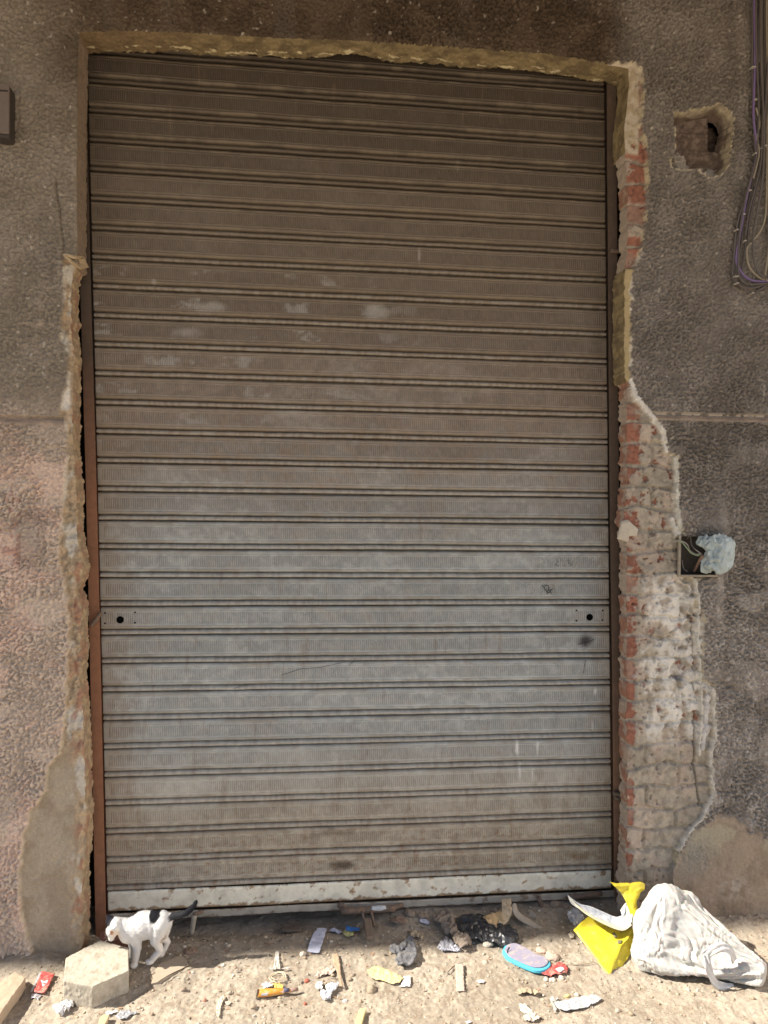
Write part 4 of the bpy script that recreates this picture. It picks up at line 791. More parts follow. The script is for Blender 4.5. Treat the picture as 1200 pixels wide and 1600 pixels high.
E_('c', K(700, 350, -.010), 0.031, K(655, 500, -.016), 0.019); E_('c', K(655, 500, -.016), 0.017, K(700, 598, -.014), 0.0105); E_('c', K(700, 598, -.014), 0.0105, K(630, 675, -.016), 0.0105); E_('e', K(592, 712, -.018), (0.015, 0.012, 0.0085))
E_('c', K(725, 350, .014), 0.028, K(720, 470, .018), 0.017); E_('c', K(720, 470, .018), 0.015, K(775, 515, .020), 0.0085); E_('c', K(775, 515, .020), 0.0085, K(725, 610, .020), 0.0085); E_('e', K(700, 640, .016), (0.013, 0.011, 0.008))
tl = [(770, 285, 0, .013), (820, 262, 0, .0115), (890, 252, 0, .0105), (950, 232, 0, .0100), (1000, 195, 0, .0088), (1035, 150, 0, .0075), (1050, 122, 0, .0062)]
for a, b in zip(tl[:-1], tl[1:]): E_('c', K(*a[:3]), a[3], K(*b[:3]), b[3])
# ears
E_('e', K(208, 312, .010), (0.016, 0.014, 0.017)); E_('c', K(205, 305, .012), 0.015, K(180, 250, .014), 0.004)
E_('c', K(212, 315, .012), 0.0125, K(186, 258, .016), 0.0045); E_('c', K(222, 300, .010), 0.010, K(190, 252, .016), 0.0035)
E_('c', K(268, 372, -.026), 0.0095, K(236, 384, -.040), 0.0045)
def inv(v):
    """world -> drawing plane of the kitten, used only for its coat pattern"""
    a = K(0, 0); bx_ = K(100, 0); bz_ = K(0, 100)
    return (v[:, 0]-a[0])/(bx_[0]-a[0])*100, (v[:, 2]-a[2])/(bz_[2]-a[2])*100
def coat(v, nz=1.0):
    x, y = inv(v); n = noise3(v[:, 0]*90, v[:, 1]*90, v[:, 2]*90, 3)
    c_ = np.tile(np.array([0.72, 0.71, 0.69]), (len(v), 1)); c_ = mix(c_, (0.80, 0.70, 0.60), 0.25*sst(380, 560, y))
    dk = sst(-0.15, 0.15, 1-np.hypot((x-655)/52, (y-258)/62)+0.18*n)*(v[:, 1] < KY+.02); c_ = mix(c_, (0.02, 0.02, 0.024), dk)
    tlm = sst(790, 815, x+14*n)*(y < 330); c_ = mix(c_, mix((0.055, 0.055, 0.06), (0.025, 0.025, 0.03), sst(900, 1000, x)), tlm)
    far = (1-sst(232, 262, x+8*n+ (y-250)*0.35))*(1-sst(350, 372, y+x*0.25+8*n-45)); far = far*(v[:, 1] > KY-0.012); far = np.maximum(far, (1-sst(-8, 8, x+0.76*(y-265)-258+10*n))*(1-sst(368, 384, y))*(x < 275)); c_ = mix(c_, (0.03, 0.03, 0.038), far)
    hind = sst(-0.1, 0.2, 1-np.hypot((x-745)/25, (y-505)/38)); c_ = mix(c_, (0.42, 0.33, 0.25), 0.7*hind)
    ear = sst(-.1, .3, 1-np.hypot((x-246)/22, (y-386)/26))*(v[:, 1] < KY-0.026); c_ = mix(c_, (0.42, 0.17, 0.08), 0.9*ear)
    face = sst(-.2, .3, 1-np.hypot((x-285)/45, (y-415)/50)); c_ = mix(c_, (0.78, 0.55, 0.38), 0.35*face)
    return c_
M_fur = mat('kitten_fur', vcol=True, rough=0.95, var=0.06, scale=300, bump=0.5, bscale=700, spec=0.1, sss=0.0)
cat_o = blob('kitten', kit, M_fur, None, 0.0020, 12, lambda v: 0.0006*noise3(v[:, 0]*120, v[:, 1]*120, v[:, 2]*120, 4), coat)
tag(cat_o, 'white kitten with black rump patch and tail, sniffing the concrete block', 'kitten')
kv = verts_of(cat_o.data); kn = normals_of(cat_o.data); kc_ = coat(kv)
sel = RS.choice(len(kv), min(len(kv), 16000), replace=True); flow = K(700, 380)-K(300, 340); flow = flow/np.linalg.norm(flow)+np.array([0, 0, -0.35])
bp = kv[sel]+RS.normal(0, .0006, (len(sel), 3)); nn = kn[sel]; fl = flow-nn*(nn@flow)[:, None]; dr = nn*0.30+fl*0.95+RS.normal(0, .12, (len(sel), 3)); dr /= np.linalg.norm(dr, axis=1)[:, None]
xk, yk = inv(bp); ln = np.where((yk > 500) | (xk < 300), 0.0022, 0.0042)*RS.uniform(.6, 1.3, len(sel)); sd_ = np.cross(dr, RS.normal(0, 1, (len(sel), 3))); sd_ /= np.linalg.norm(sd_, axis=1)[:, None]
fv = np.stack([bp-sd_*.00035-nn*.0005, bp+sd_*.00035-nn*.0005, bp+dr*ln[:, None]], 1).reshape(-1, 3); ff = np.arange(len(fv)).reshape(-1, 3)
mk('fur', fv, ff, M_fur, cat_o, False, np.repeat(kc_[sel], 3, 0))
M_eye = mat('kitten_eye', (0.05, 0.06, 0.05), rough=0.1, spec=0.6)
for s in (-1, 1):
    e = K(205, 418, -.010+s*.0125); blob('eye', [('e', e, (.0032, .0026, .0030))], M_eye, cat_o, .0008, 1)
blob('nose', [('e', K(199, 488, -.012), (.0028, .0030, .0024))], P_('pink_nose', (0.55, 0.25, 0.22)), cat_o, .0007, 1)
for s in (-1, 1):
    for q in (-1, 0, 1): tube('whisker', [K(208, 474, -.012+s*.007), K(180, 480+q*16, -.012+s*.018), K(150, 478+q*34, -.012+s*.028)], .00025, P_('whisker', (0.7, 0.7, 0.68)), cat_o, 4, 4)

# ------------------------------------------------------------------ white carrier bag
M_bag = mat('white_plastic_bag', (0.47, 0.46, 0.435), rough=0.42, var=0.05, scale=20, bump=0.25, bscale=70, spec=0.35, sss=0.35, dist=0.002)
bag = thing('carrier_bag', 'crumpled white plastic carrier bag slumped against the wall beside the yellow box', 'plastic bag', tuple(G(1060, 1510)))
def cube_grid(n):
    D = {}; P = []; F = []
    def vid(*k):
        if k not in D: D[k] = len(P); P.append(k)
        return D[k]
    for a_ in range(3):
        for side in (0, n):
            for i in range(n):
                for j in range(n):
                    q = []
                    for a, b in ((i, j), (i+1, j), (i+1, j+1), (i, j+1)):
                        t = [0, 0, 0]; t[a_] = side; t[(a_+1) % 3] = a; t[(a_+2) % 3] = b; q.append(vid(*t))
                    F.append(tuple(q if side else q[::-1]))
    return len(P), F
# slumped shape of the bag: steps from each mesh point to the next
BAG_X = [413,-6,-4,11,-13,12,-11,13,-4,13,-6,-2,-17,17,-5,16,0,-5,9,-6,1,3,-12,13,-11,8,-13,6,-15,9,-18,13,-4,9,-13,13,-10,7,-12,13,-16,9,-15,11,-11,10,-4,6,-6,7,-1,9,-15,15,-20,15,-19,15,-17,13,-13,10,-18,13,-17,13,-19,14,-19,14,-21,17,-22,14,31,4,-7,1,10,0,6,-8,17,-1,0,-2,-7,2,-14,8,-11,2,-1,-7,-6,9,-10,7,2,-4,-4,-1,-4,0,-6,-8,-6,-5,-9,-3,-4,53,-5,5,3,0,-4,6,11,-8,14,3,-4,-10,8,-17,3,-9,-4,4,-4,-10,5,-6,11,-3,-6,2,-3,-2,-4,-9,-7,-7,-8,-5,-2,-5,50,7,1,0,-1,2,6,0,12,-6,7,10,-15,9,-16,-2,-7,-1,-7,-4,5,-10,3,1,-3,-1,5,-7,-5,-6,-10,-4,-10,-5,-3,-7,-1,52,7,-2,0,2,3,6,-2,12,-3,4,18,-4,-5,-14,-7,-6,-2,3,-15,4,-11,5,-2,-1,4,-1,-5,-11,-9,-6,-7,-5,-3,-6,-2,-1,50,5,6,-2,-4,5,2,12,0,4,9,6,-5,0,-8,-11,-8,-4,6,-4,-13,-6,0,1,0,7,-7,-9,-6,-11,-8,-6,-6,-2,-1,-2,-3,55,3,3,0,5,5,2,-3,7,-1,6,8,10,-7,-10,-16,-5,3,-1,-7,-6,-11,1,4,5,-2,-11,-8,-11,-10,-3,-4,-6,0,-2,-4,2,53,5,-4,5,3,5,-2,10,1,6,-7,18,2,-6,-2,-20,2,-5,-5,-5,-2,-8,-6,6,1,-5,-12,-10,-10,-5,-3,-5,-2,-2,-1,1,3,57,-1,2,-3,-1,9,2,4,-1,9,-7,12,5,-4,5,-17,-9,-2,-1,-15,-1,3,-9,6,-9,-6,-14,-8,-7,-4,-3,-2,-2,-4,3,4,-5,64,3,-7,2,0,-3,8,5,-4,9,8,-8,2,14,-1,-15,-5,-11,6,-21,-3,11,-12,3,-14,-9,-12,-9,-1,-4,
-2,-3,-4,2,6,-3,-4,67,2,-5,-3,6,-2,6,5,-7,10,10,-14,3,8,3,-13,-6,5,-11,-10,-11,11,-4,-14,-9,-12,-10,-1,-6,-3,-1,-7,0,7,-1,-4,-1,76,-8,5,8,-2,-4,-6,-2,3,23,12,-25,-3,1,2,6,-15,6,-15,-11,6,-2,-9,-14,-13,-9,-4,-4,-7,-1,-7,0,5,0,-2,-1,2,68,0,3,5,10,3,-3,-4,14,-3,22,-19,-20,-8,17,-5,-10,0,-3,-19,5,-8,-13,-12,-9,-8,-3,-5,-3,-6,-4,3,5,-4,-1,1,4,72,5,-2,4,7,-1,2,-3,1,12,17,-9,-10,-27,4,5,-13,7,-10,2,-15,-14,-10,-10,-9,-8,-7,0,-7,-4,0,4,0,0,-1,4,6,78,8,6,1,-2,2,2,2,1,-6,7,-6,16,-19,-20,14,-3,-14,-2,-13,-5,-18,-18,-11,-8,-6,-3,-4,-4,-3,3,2,0,0,3,5,5,102,-9,-4,-1,1,-3,5,1,1,2,-9,5,12,-1,-7,-7,-17,-1,-13,-1,-20,-18,-13,-16,-7,-7,-2,-3,-4,3,1,5,1,3,4,3,5,94,-3,-5,-2,-8,10,0,1,-13,3,-2,4,22,-17,10,-20,8,-23,5,-22,-20,-16,-14,-15,-5,-8,-2,-1,3,2,1,2,6,4,4,6,5,84,-2,-5,-4,-6,2,-2,0,0,9,-6,14,-2,7,-11,-14,5,-13,-15,-24,-17,-16,-11,-11,-1,-6,-6,1,0,2,8,2,8,4,6,10,7,86,-8,-3,-8,-3,-3,-4,-3,2,7,2,12,-6,-1,-7,0,-11,-12,-22,-22,-13,-9,-7,-12,-7,-4,-3,0,0,3,4,9,5,9,8,7,4,96,-4,-9,-3,0,-3,1,-4,17,5,-18,-11,5,-10,0,3,-14,-27,-15,-18,-9,-16,-7,-8,-1,-5,-3,0,-2,2,2,6,7,11,10,4,18,109,-9,-4,-2,-2,2,5,2,-3,-18,2,-7,-7,6,-20,0,-15,-31,-15,0,-28,-8,-7,
-10,-10,3,-2,1,-2,1,4,6,9,5,15,9,14,122,-4,0,2,2,-2,3,3,-4,-11,4,-7,-24,-19,6,-28,-7,-26,-23,-1,-15,-20,-2,-11,-4,-9,0,1,3,4,4,6,6,5,10,19,6,128,3,-4,-1,-7,3,2,0,1,-13,-12,5,-19,-5,-30,7,-31,-11,-17,-10,-10,-22,-13,-5,-3,6,-6,1,-4,2,5,7,6,8,9,18,7,134,-5,-9,7,1,-2,-5,0,-1,-8,-27,3,1,-8,1,-14,-27,-29,-17,-17,-3,-16,-21,0,8,-8,-9,2,6,8,1,4,7,7,5,16,12,125,5,1,0,-3,-8,-4,0,-15,-5,-6,25,-19,-1,-14,-17,-23,-23,-23,-26,1,-8,-20,-3,-5,0,4,-1,3,4,-1,6,5,4,15,9,15,127,-2,-6,7,-1,-10,-7,-9,8,0,6,8,-8,-18,-24,-13,-18,-32,-26,-20,0,-9,-10,-7,-7,9,2,-7,8,5,12,2,3,1,8,14,11,130,4,-3,-9,-4,-13,3,9,-9,10,10,-15,-17,-11,-12,-21,-32,-27,-32,-16,-1,-3,3,-14,-5,20,-5,-10,8,15,0,1,11,10,7,7,8,132,-6,6,-8,-7,2,-6,18,-7,11,-7,-13,-28,-14,-15,-44,-23,-32,-14,-10,-3,-3,3,-11,-1,16,-4,-2,14,9,-6,17,11,7,7,2,12,134,-4,-3,-2,-3,-5,7,9,-18,11,-12,-17,-21,-25,-42,-31,-13,-12,-14,-2,-13,0,-3,-14,8,7,-3,4,16,4,-3,19,9,8,15,5,4,128,-13,-1,1,-10,2,6,11,-7,3,-17,-14,-23,-34,-44,8,-21,-18,-23,-9,-10,-8,2,-11,8,-4,18,10,3,2,2,17,8,13,10,1,1,120,-6,10,-2,5,7,8,-16,7,-15,-9,-19,-47,-14,11,-15,-17,-43,-25,-6,-14,-5,-6,-10,12,-4,2,25,4,5,4,11,13,13,-1,1,5,129,3,2,-8,3,5,5,-10,5,-18,-8,-33,-22,5,-11,-18,
-20,-41,-18,-14,-6,-17,-1,-7,2,7,-6,26,-2,13,13,0,19,4,-2,6,13,133,12,-7,-13,-9,9,-2,18,-17,-12,-24,-10,-10,-12,-13,-18,-18,-31,-31,-17,-9,-4,-6,-1,-11,11,0,14,11,8,0,15,17,0,-2,15,14,142,-3,-16,12,0,3,-15,9,-28,-12,-7,-7,-14,-16,-13,-19,-9,-16,-51,-14,-11,-6,-6,-7,6,11,0,-6,14,15,-1,21,4,-1,9,19,12,157,-11,-7,-9,8,-3,2,-17,-25,1,-9,-19,-10,-16,-14,-8,-18,-20,-44,-13,-11,-6,-4,-10,-2,8,14,6,-2,11,2,20,-3,3,16,16,14,136,1,6,-6,-1,-6,6,-18,-10,-15,-18,-6,-13,-11,-13,-12,-20,-13,-43,-12,0,-8,-9,0,2,-17,4,19,-6,12,4,8,5,6,17,9,9,608,-1,13,-4,3,5,2,-11,22,-16,17,-5,14,2,9,5,7,-2,14,0,17,-8,14,-14,18,-21,22,-15,26,-14,23,-17,26,-17,23,-17,25,-19,24,-18,25,-20,23,-14,19,-16,20,-14,18,-15,18,-16,18,-15,18,-17,11,-7,0,-7,-7,2,-6,-9,-5,-4,-9,-5,-9,1,-11,1,-12,-4,-81,8,5,11,9,14,9,5,4,15,13,11,7,7,4,13,10,8,5,6,6,3,4,3,6,2,2,-4,-8,-13,-6,-11,-12,-12,-15,-9,-16,-65,-2,0,15,11,16,12,11,10,7,12,8,6,6,9,8,10,8,9,4,6,2,6,3,4,2,-3,-7,-14,-6,-8,-15,-10,-14,-9,-18,-16,-61,4,11,9,9,14,13,15,13,11,6,11,2,7,6,12,8,8,9,5,5,3,4,4,3,0,-9,-12,-7,-6,-14,-11,-14,-10,-14,-16,-14,-62,6,12,19,13,6,17,11,12,14,7,4,9,7,7,12,9,7,7,6,3,5,5,1,0,-5,-12,-9,-4,-15,-11,-14,-7,-16,-14,-12,-14,-71,20,12,22,23,5,6,14,12,
11,9,10,6,6,7,6,13,7,7,6,2,7,3,0,-1,-12,-9,-5,-14,-10,-16,-4,-14,-14,-14,-16,-20,-70,27,31,11,20,8,7,11,12,11,12,11,8,9,6,3,13,9,7,3,2,7,2,0,-10,-11,-4,-12,-12,-14,-6,-14,-11,-13,-18,-22,-16,-60,17,24,29,15,15,11,11,9,11,12,11,11,7,8,5,9,12,6,1,2,4,4,-10,-8,-6,-7,-13,-15,-6,-15,-10,-13,-19,-19,-19,-16,-62,23,22,24,22,16,15,14,12,9,10,11,11,10,8,10,4,11,6,2,0,5,-4,-9,-6,-5,-15,-14,-4,-12,-14,-15,-18,-19,-15,-15,-12,-57,21,19,20,18,18,17,17,14,14,10,10,10,12,9,7,6,12,2,5,-2,1,-8,-6,-3,-13,-15,-4,-13,-13,-17,-17,-15,-13,-12,-12,-14,-66,19,23,20,20,19,16,16,18,15,13,9,13,10,12,7,6,1,1,5,7,-7,-5,-5,-8,-16,-4,-13,-14,-16,-16,-12,-11,-13,-14,-15,-17,-57,21,23,16,16,19,17,19,17,15,18,10,9,8,8,6,5,4,1,7,4,-3,-4,-6,-11,-9,-12,-12,-16,-13,-10,-11,-15,-15,-17,-18,-17,-55,27,21,20,17,17,17,17,16,17,10,9,10,10,7,7,4,7,-3,7,5,-4,-2,-2,-10,-12,-13,-14,-11,-10,-13,-15,-16,-15,-19,-16,-20,-48,18,26,19,18,19,17,16,17,14,10,10,7,10,9,7,5,4,6,4,-1,-4,2,-4,-6,-14,-13,-8,-13,-15,-16,-18,-14,-15,-15,-19,-17,-48,21,19,23,19,18,16,16,18,11,12,9,8,8,11,6,5,4,4,8,-4,-1,2,-4,-2,-14,-12,-12,-18,-14,-14,-14,-17,-17,-14,-17,-20,-38,22,17,14,18,19,18,13,16,13,9,11,8,9,9,6,6,7,4,3,0,0,-2,-2,-6,-11,-12,-14,-13,-16,-14,-14,-15,-17,-16,-16,-17,-39,20,
19,19,17,16,14,15,14,12,10,11,6,9,9,6,5,6,8,0,0,2,1,-4,-6,-11,-12,-12,-12,-15,-15,-14,-16,-16,-18,-16,-23,-30,19,17,18,18,16,16,15,12,11,10,8,7,9,8,3,7,4,6,2,4,-2,0,-4,0,-7,-13,-11,-11,-14,-13,-15,-13,-17,-18,-26,-18,-26,17,16,18,15,15,15,16,10,11,8,10,7,7,7,6,5,3,3,3,5,2,0,-2,-2,-6,-12,-10,-12,-11,-13,-14,-15,-19,-17,-16,-19,-34,16,18,17,14,13,15,12,12,10,9,9,10,6,8,4,0,5,5,4,4,0,-2,1,-1,-7,-11,-11,-10,-9,-18,-11,-16,-15,-17,-16,-21,-34,17,17,16,14,14,14,12,11,13,7,11,8,6,1,7,6,3,2,4,4,-1,2,-1,-1,-9,-8,-11,-12,-10,-13,-13,-11,-20,-14,-16,-20,-35,16,18,13,14,14,12,13,14,10,10,8,5,4,7,6,6,4,2,2,2,5,-3,-1,-2,-5,-7,-11,-11,-12,-11,-14,-9,-12,-19,-17,-20,-38,16,15,14,14,13,14,12,13,9,9,6,7,4,9,8,3,3,4,-1,6,2,-1,-1,-7,-1,-6,-7,-10,-11,-14,-14,-11,-9,-12,-23,-17,-45,12,19,12,17,12,14,11,12,8,10,4,8,8,9,4,1,7,2,0,3,6,1,-6,-3,-6,-5,-7,-5,-7,-10,-13,-17,-12,-9,-17,-18,-55,15,13,16,15,14,11,13,7,10,9,7,9,8,8,3,4,4,1,0,3,5,3,-5,-2,-11,-4,-6,-7,-6,-7,-7,-12,-18,-10,-8,-13,-73,14,18,12,14,14,12,11,10,5,9,11,8,11,5,3,0,7,2,4,1,-1,3,-1,-2,-7,-10,-4,-6,-7,-8,-6,-3,-16,-19,-5,-17,-71,16,14,14,13,14,11,9,6,7,10,13,10,6,8,3,0,4,4,3,5,-4,0,3,-3,-5,-11,-5,-9,-8,-4,-5,
-7,-4,-12,-20,-12,-74,15,15,14,13,13,9,8,7,10,13,11,8,6,2,4,1,5,6,7,1,-3,-1,0,1,-3,-11,-10,-6,-9,-7,-5,-5,-6,-7,-8,-20,-78,15,18,11,14,9,10,11,12,9,12,9,5,4,2,1,1,8,4,8,3,-3,-3,-4,2,-3,-5,-9,-9,-9,-7,-6,-6,-5,-7,-8,-6,-85,15,15,10,14,10,13,13,8,10,10,6,5,1,1,1,2,7,9,8,-1,-5,0,-4,-1,-2,-1,-8,-10,-8,-7,-6,-6,-6,-7,-8,-7,-82,16,15,13,12,12,8,11,8,9,7,7,6,0,1,3,3,9,10,1,1,-5,0,-6,-2,0,1,-6,-7,-12,-4,-9,-5,-8,-5,-9,-6,-75,14,15,12,10,8,11,10,7,11,5,6,3,-1,3,5,2,11,8,2,-2,-1,-5,-2,-6,0,1,-4,-9,-3,-10,-4,-7,-2,-12,-9,-6,-69,12,16,9,8,12,12,7,9,8,4,5,-1,5,1,0,9,11,5,-1,0,1,-4,-7,-2,-1,-2,-4,-5,-6,-2,-9,-6,-3,-9,-10,-5,-66,10,10,12,14,10,8,7,8,7,2,5,4,3,-4,6,11,4,0,3,4,-1,-1,-5,-7,-1,-2,-5,-6,-3,-2,-6,-5,-7,-4,-10,-7,-65,14,12,10,12,8,6,9,5,6,4,3,4,0,-2,12,0,9,0,5,0,0,0,-5,-8,-2,-1,-4,-8,-1,-3,-4,-5,-3,-5,-9,-6,-62,14,12,8,8,8,6,6,5,6,4,6,1,-4,4,5,8,0,5,3,0,-2,3,-5,-3,-9,1,-6,-5,-4,-2,-1,-7,0,-4,-5,-6,-223,-3,9,2,8,-7,15,-4,5,6,-12,11,-16,13,-11,-4,3,-7,14,-10,11,-8,16,-7,10,-1,3,5,1,10,-2,9,5,2,-9,-2,10,7,-6,1,21,-8,16,-12,47,-2,15,-12,26,-31,62,-18,42,-1,30,-8,18,3,12,-3,-8,-2,
-12,13,-3,-12,9,3,27,-18,-259,6,7,8,-4,2,-5,9,-4,0,8,1,-3,4,13,6,11,-11,25,4,14,21,24,31,0,24,32,36,5,-1,-13,-10,8,10,28,-285,6,1,11,-3,7,-3,5,-4,1,4,0,-1,12,4,10,0,-10,35,5,23,18,35,23,8,10,44,17,1,4,-6,-22,21,21,19,-298,10,-3,15,-7,10,-7,7,0,3,0,-4,3,8,8,9,-5,-10,40,5,29,31,28,19,3,21,24,30,-7,15,-19,-13,27,23,8,-303,7,7,9,-6,6,-7,10,0,8,-4,-2,9,2,10,-1,2,-9,42,8,33,25,30,22,7,18,17,28,-5,15,-30,9,24,20,-10,-298,7,1,6,3,10,-8,8,-3,13,-2,2,4,4,3,1,6,-8,39,22,27,34,25,19,9,19,20,8,-9,17,-15,15,15,22,-10,-295,9,0,10,-3,-7,10,5,0,8,-11,9,0,12,-4,8,6,-15,44,24,33,29,26,23,-4,26,5,13,0,7,-6,22,11,20,-3,-298,-7,11,12,5,-9,0,6,-1,9,0,3,-3,1,6,11,-3,-9,46,25,34,27,24,26,-1,22,2,18,5,3,-11,12,23,24,-1,-307,3,-6,10,6,10,4,6,-5,1,-11,-1,7,10,6,3,-8,-1,46,26,33,28,23,27,-2,23,2,18,-2,-4,-1,11,24,23,10,-320,8,-1,-1,12,9,10,-8,-8,-5,0,11,0,6,11,-1,-11,13,39,30,32,30,22,23,0,27,-4,22,-12,0,0,12,22,23,16,-337,11,1,9,12,3,9,-1,-12,-3,-12,11,13,3,9,-1,7,-6,42,34,35,29,25,20,4,24,-10,21,-18,2,-5,23,23,26,12,-330,3,12,-1,12,9,4,-9,-12,-4,-3,13,6,12,3,11,1,-10,40,39,36,26,26,20,7,22,-10,14,-19,-7,8,24,23,19,11,-332,11,-4,11,13,5,4,
-11,-2,-9,4,11,10,13,7,11,-5,-10,44,35,35,28,25,21,8,19,-11,8,-20,-4,18,19,26,11,18,-351,12,12,5,9,17,-8,0,-11,-3,6,10,15,8,9,14,-8,-10,45,34,35,24,28,17,14,19,-5,-7,-21,5,17,18,28,18,17,-363,12,4,14,5,11,10,-6,-12,-1,7,10,14,11,12,9,-6,-11,46,36,33,20,29,18,15,15,-5,-17,-13,8,19,23,22,20,19,-366,5,12,-2,15,15,5,-2,-12,3,3,13,12,15,9,10,-8,-8,47,34,35,15,28,18,20,7,-6,-19,-9,13,21,24,19,21,17,-373,10,0,13,11,7,9,3,-10,2,4,15,10,15,11,10,-7,-7,47,35,34,11,29,18,17,3,-11,-18,-1,19,22,21,18,24,16,-382,9,11,3,13,4,4,5,10,-1,0,14,7,15,13,9,-2,-7,47,32,35,9,27,19,15,-3,-11,-16,6,21,23,19,22,18,19,-387,11,0,12,13,11,2,8,3,-4,5,16,9,9,14,10,0,-7,48,33,34,6,26,21,8,-9,-11,-9,15,19,23,21,20,19,17,-400,13,12,8,14,12,8,4,-5,-1,12,15,8,6,14,9,5,-7,49,32,34,2,28,18,-1,-10,-13,6,21,16,23,20,19,17,20,-409,16,10,14,13,6,12,4,4,-5,12,11,13,0,11,14,7,-7,48,33,34,-1,28,13,-7,-11,-6,17,18,21,19,18,21,18,17,-414,13,13,13,13,14,6,-6,12,9,3,14,12,4,3,6,16,-3,46,32,35,-3,29,4,-13,-11,11,20,21,19,19,18,18,17,17,-422,15,11,14,14,6,9,5,5,12,11,12,11,-5,10,7,5,6,44,42,24,-3,31,-10,-13,0,20,20,20,19,18,18,16,16,15,-426,14,14,10,9,7,8,9,14,10,12,11,15,-5,-1,13,17,-4,49,38,25,-8,
27,-17,-7,14,19,18,21,18,17,16,19,14,15,-424,5,13,14,12,6,5,8,11,14,13,11,12,10,5,-4,11,10,49,32,29,-9,19,-24,2,19,19,21,18,16,20,16,14,12,15,-423,11,4,15,11,11,5,8,6,12,12,12,12,4,5,8,5,13,56,34,22,5,8,-32,12,20,20,18,20,17,15,14,11,17,16,-435,14,13,5,10,12,14,5,7,8,14,10,12,8,2,2,13,9,55,44,22,3,6,-36,20,21,21,15,14,13,14,15,19,18,16,-439,11,9,11,12,7,14,11,8,9,9,12,7,4,8,21,11,-3,55,41,23,7,5,-24,13,12,9,17,15,18,20,18,18,16,17,-444,8,12,7,10,11,12,11,11,10,8,11,13,-2,9,22,7,10,49,33,29,15,-12,6,-21,14,20,18,21,19,17,18,17,15,13,-448,12,9,8,9,12,9,14,10,10,13,4,8,12,6,8,6,20,52,33,26,15,3,1,-27,19,23,18,18,18,16,15,14,13,16,-446,10,9,9,9,11,10,10,11,11,10,12,5,9,8,5,12,14,47,39,24,15,-1,-5,-3,16,24,16,17,14,13,14,14,12,12,-438,8,12,9,8,11,11,10,12,9,11,10,8,8,12,-1,15,10,47,39,22,21,-3,-12,16,16,16,14,11,12,13,15,12,10,11,-428,10,9,10,8,11,13,7,9,14,8,6,12,11,9,11,11,0,42,41,22,10,13,-12,13,10,14,14,12,14,14,10,17,13,13,-423,12,6,10,10,8,11,9,11,11,6,11,9,12,10,8,9,4,37,38,26,6,10,3,-3,9,15,15,13,15,11,15,13,13,13,-412,11,9,8,10,9,10,9,10,9,7,13,9,9,10,10,8,1,35,35,23,8,5,3,3,15,11,14,11,15,15,16,12,16,16,-411,10,
9,12,7,11,11,6,8,10,9,10,10,8,6,2,8,8,36,23,23,13,1,12,3,14,12,14,14,13,12,14,15,14,17,-522,-10,-2,16,0,5,-1,9,-5,-10,0,-3,14,-19,7,5,-4,-8,7,-17,10,3,0,-3,14,-3,-7,2,8,-15,19,-24,11,-7,10,6,23,1,23,-4,89,2,34,-6,31,-8,11,2,5,2,30,-8,-16,3,17,-22,0,-2,24,-7,29,-8,28,-9,33,-12,36,-18,34,-13,-338,-6,5,0,8,-13,10,-11,6,3,6,2,-6,-2,9,7,0,-2,8,23,33,54,46,19,14,14,8,13,-19,20,22,23,24,24,20,-362,3,-2,-6,1,2,-3,-5,17,6,-12,4,6,-16,-11,18,9,1,12,24,31,21,47,21,24,15,23,-1,14,14,20,26,20,23,23,-376,1,-3,4,4,-12,18,-6,-4,12,2,-8,10,-5,-21,8,6,2,4,34,36,22,28,25,24,25,16,18,23,10,22,19,22,25,21,-371,-5,-3,-6,13,-12,15,-17,13,4,9,0,7,-26,-16,3,0,15,25,14,31,47,19,12,42,21,-2,18,24,28,19,18,24,22,23,-383,-7,-4,-6,15,-18,18,1,7,-1,-2,2,1,-5,-23,3,17,17,15,22,36,42,2,27,31,36,-17,27,16,27,27,18,19,24,23,-396,-8,-19,25,2,-6,19,-10,15,1,-10,-14,-7,6,3,4,-3,7,26,28,22,45,24,19,38,19,-11,36,14,22,28,22,22,25,18,-416,4,-37,7,28,15,0,9,8,-12,6,-27,2,12,-4,-6,-3,9,23,39,29,38,32,24,20,9,12,31,18,21,25,23,23,24,24,-439,2,-5,-3,20,9,16,-3,1,9,-17,7,-16,4,1,-1,9,0,25,40,27,33,38,16,23,5,15,32,17,22,25,21,22,28,22,-464,3,9,-12,24,16,16,-7,-12,13,6,-8,-11,10,-11,-6,12,
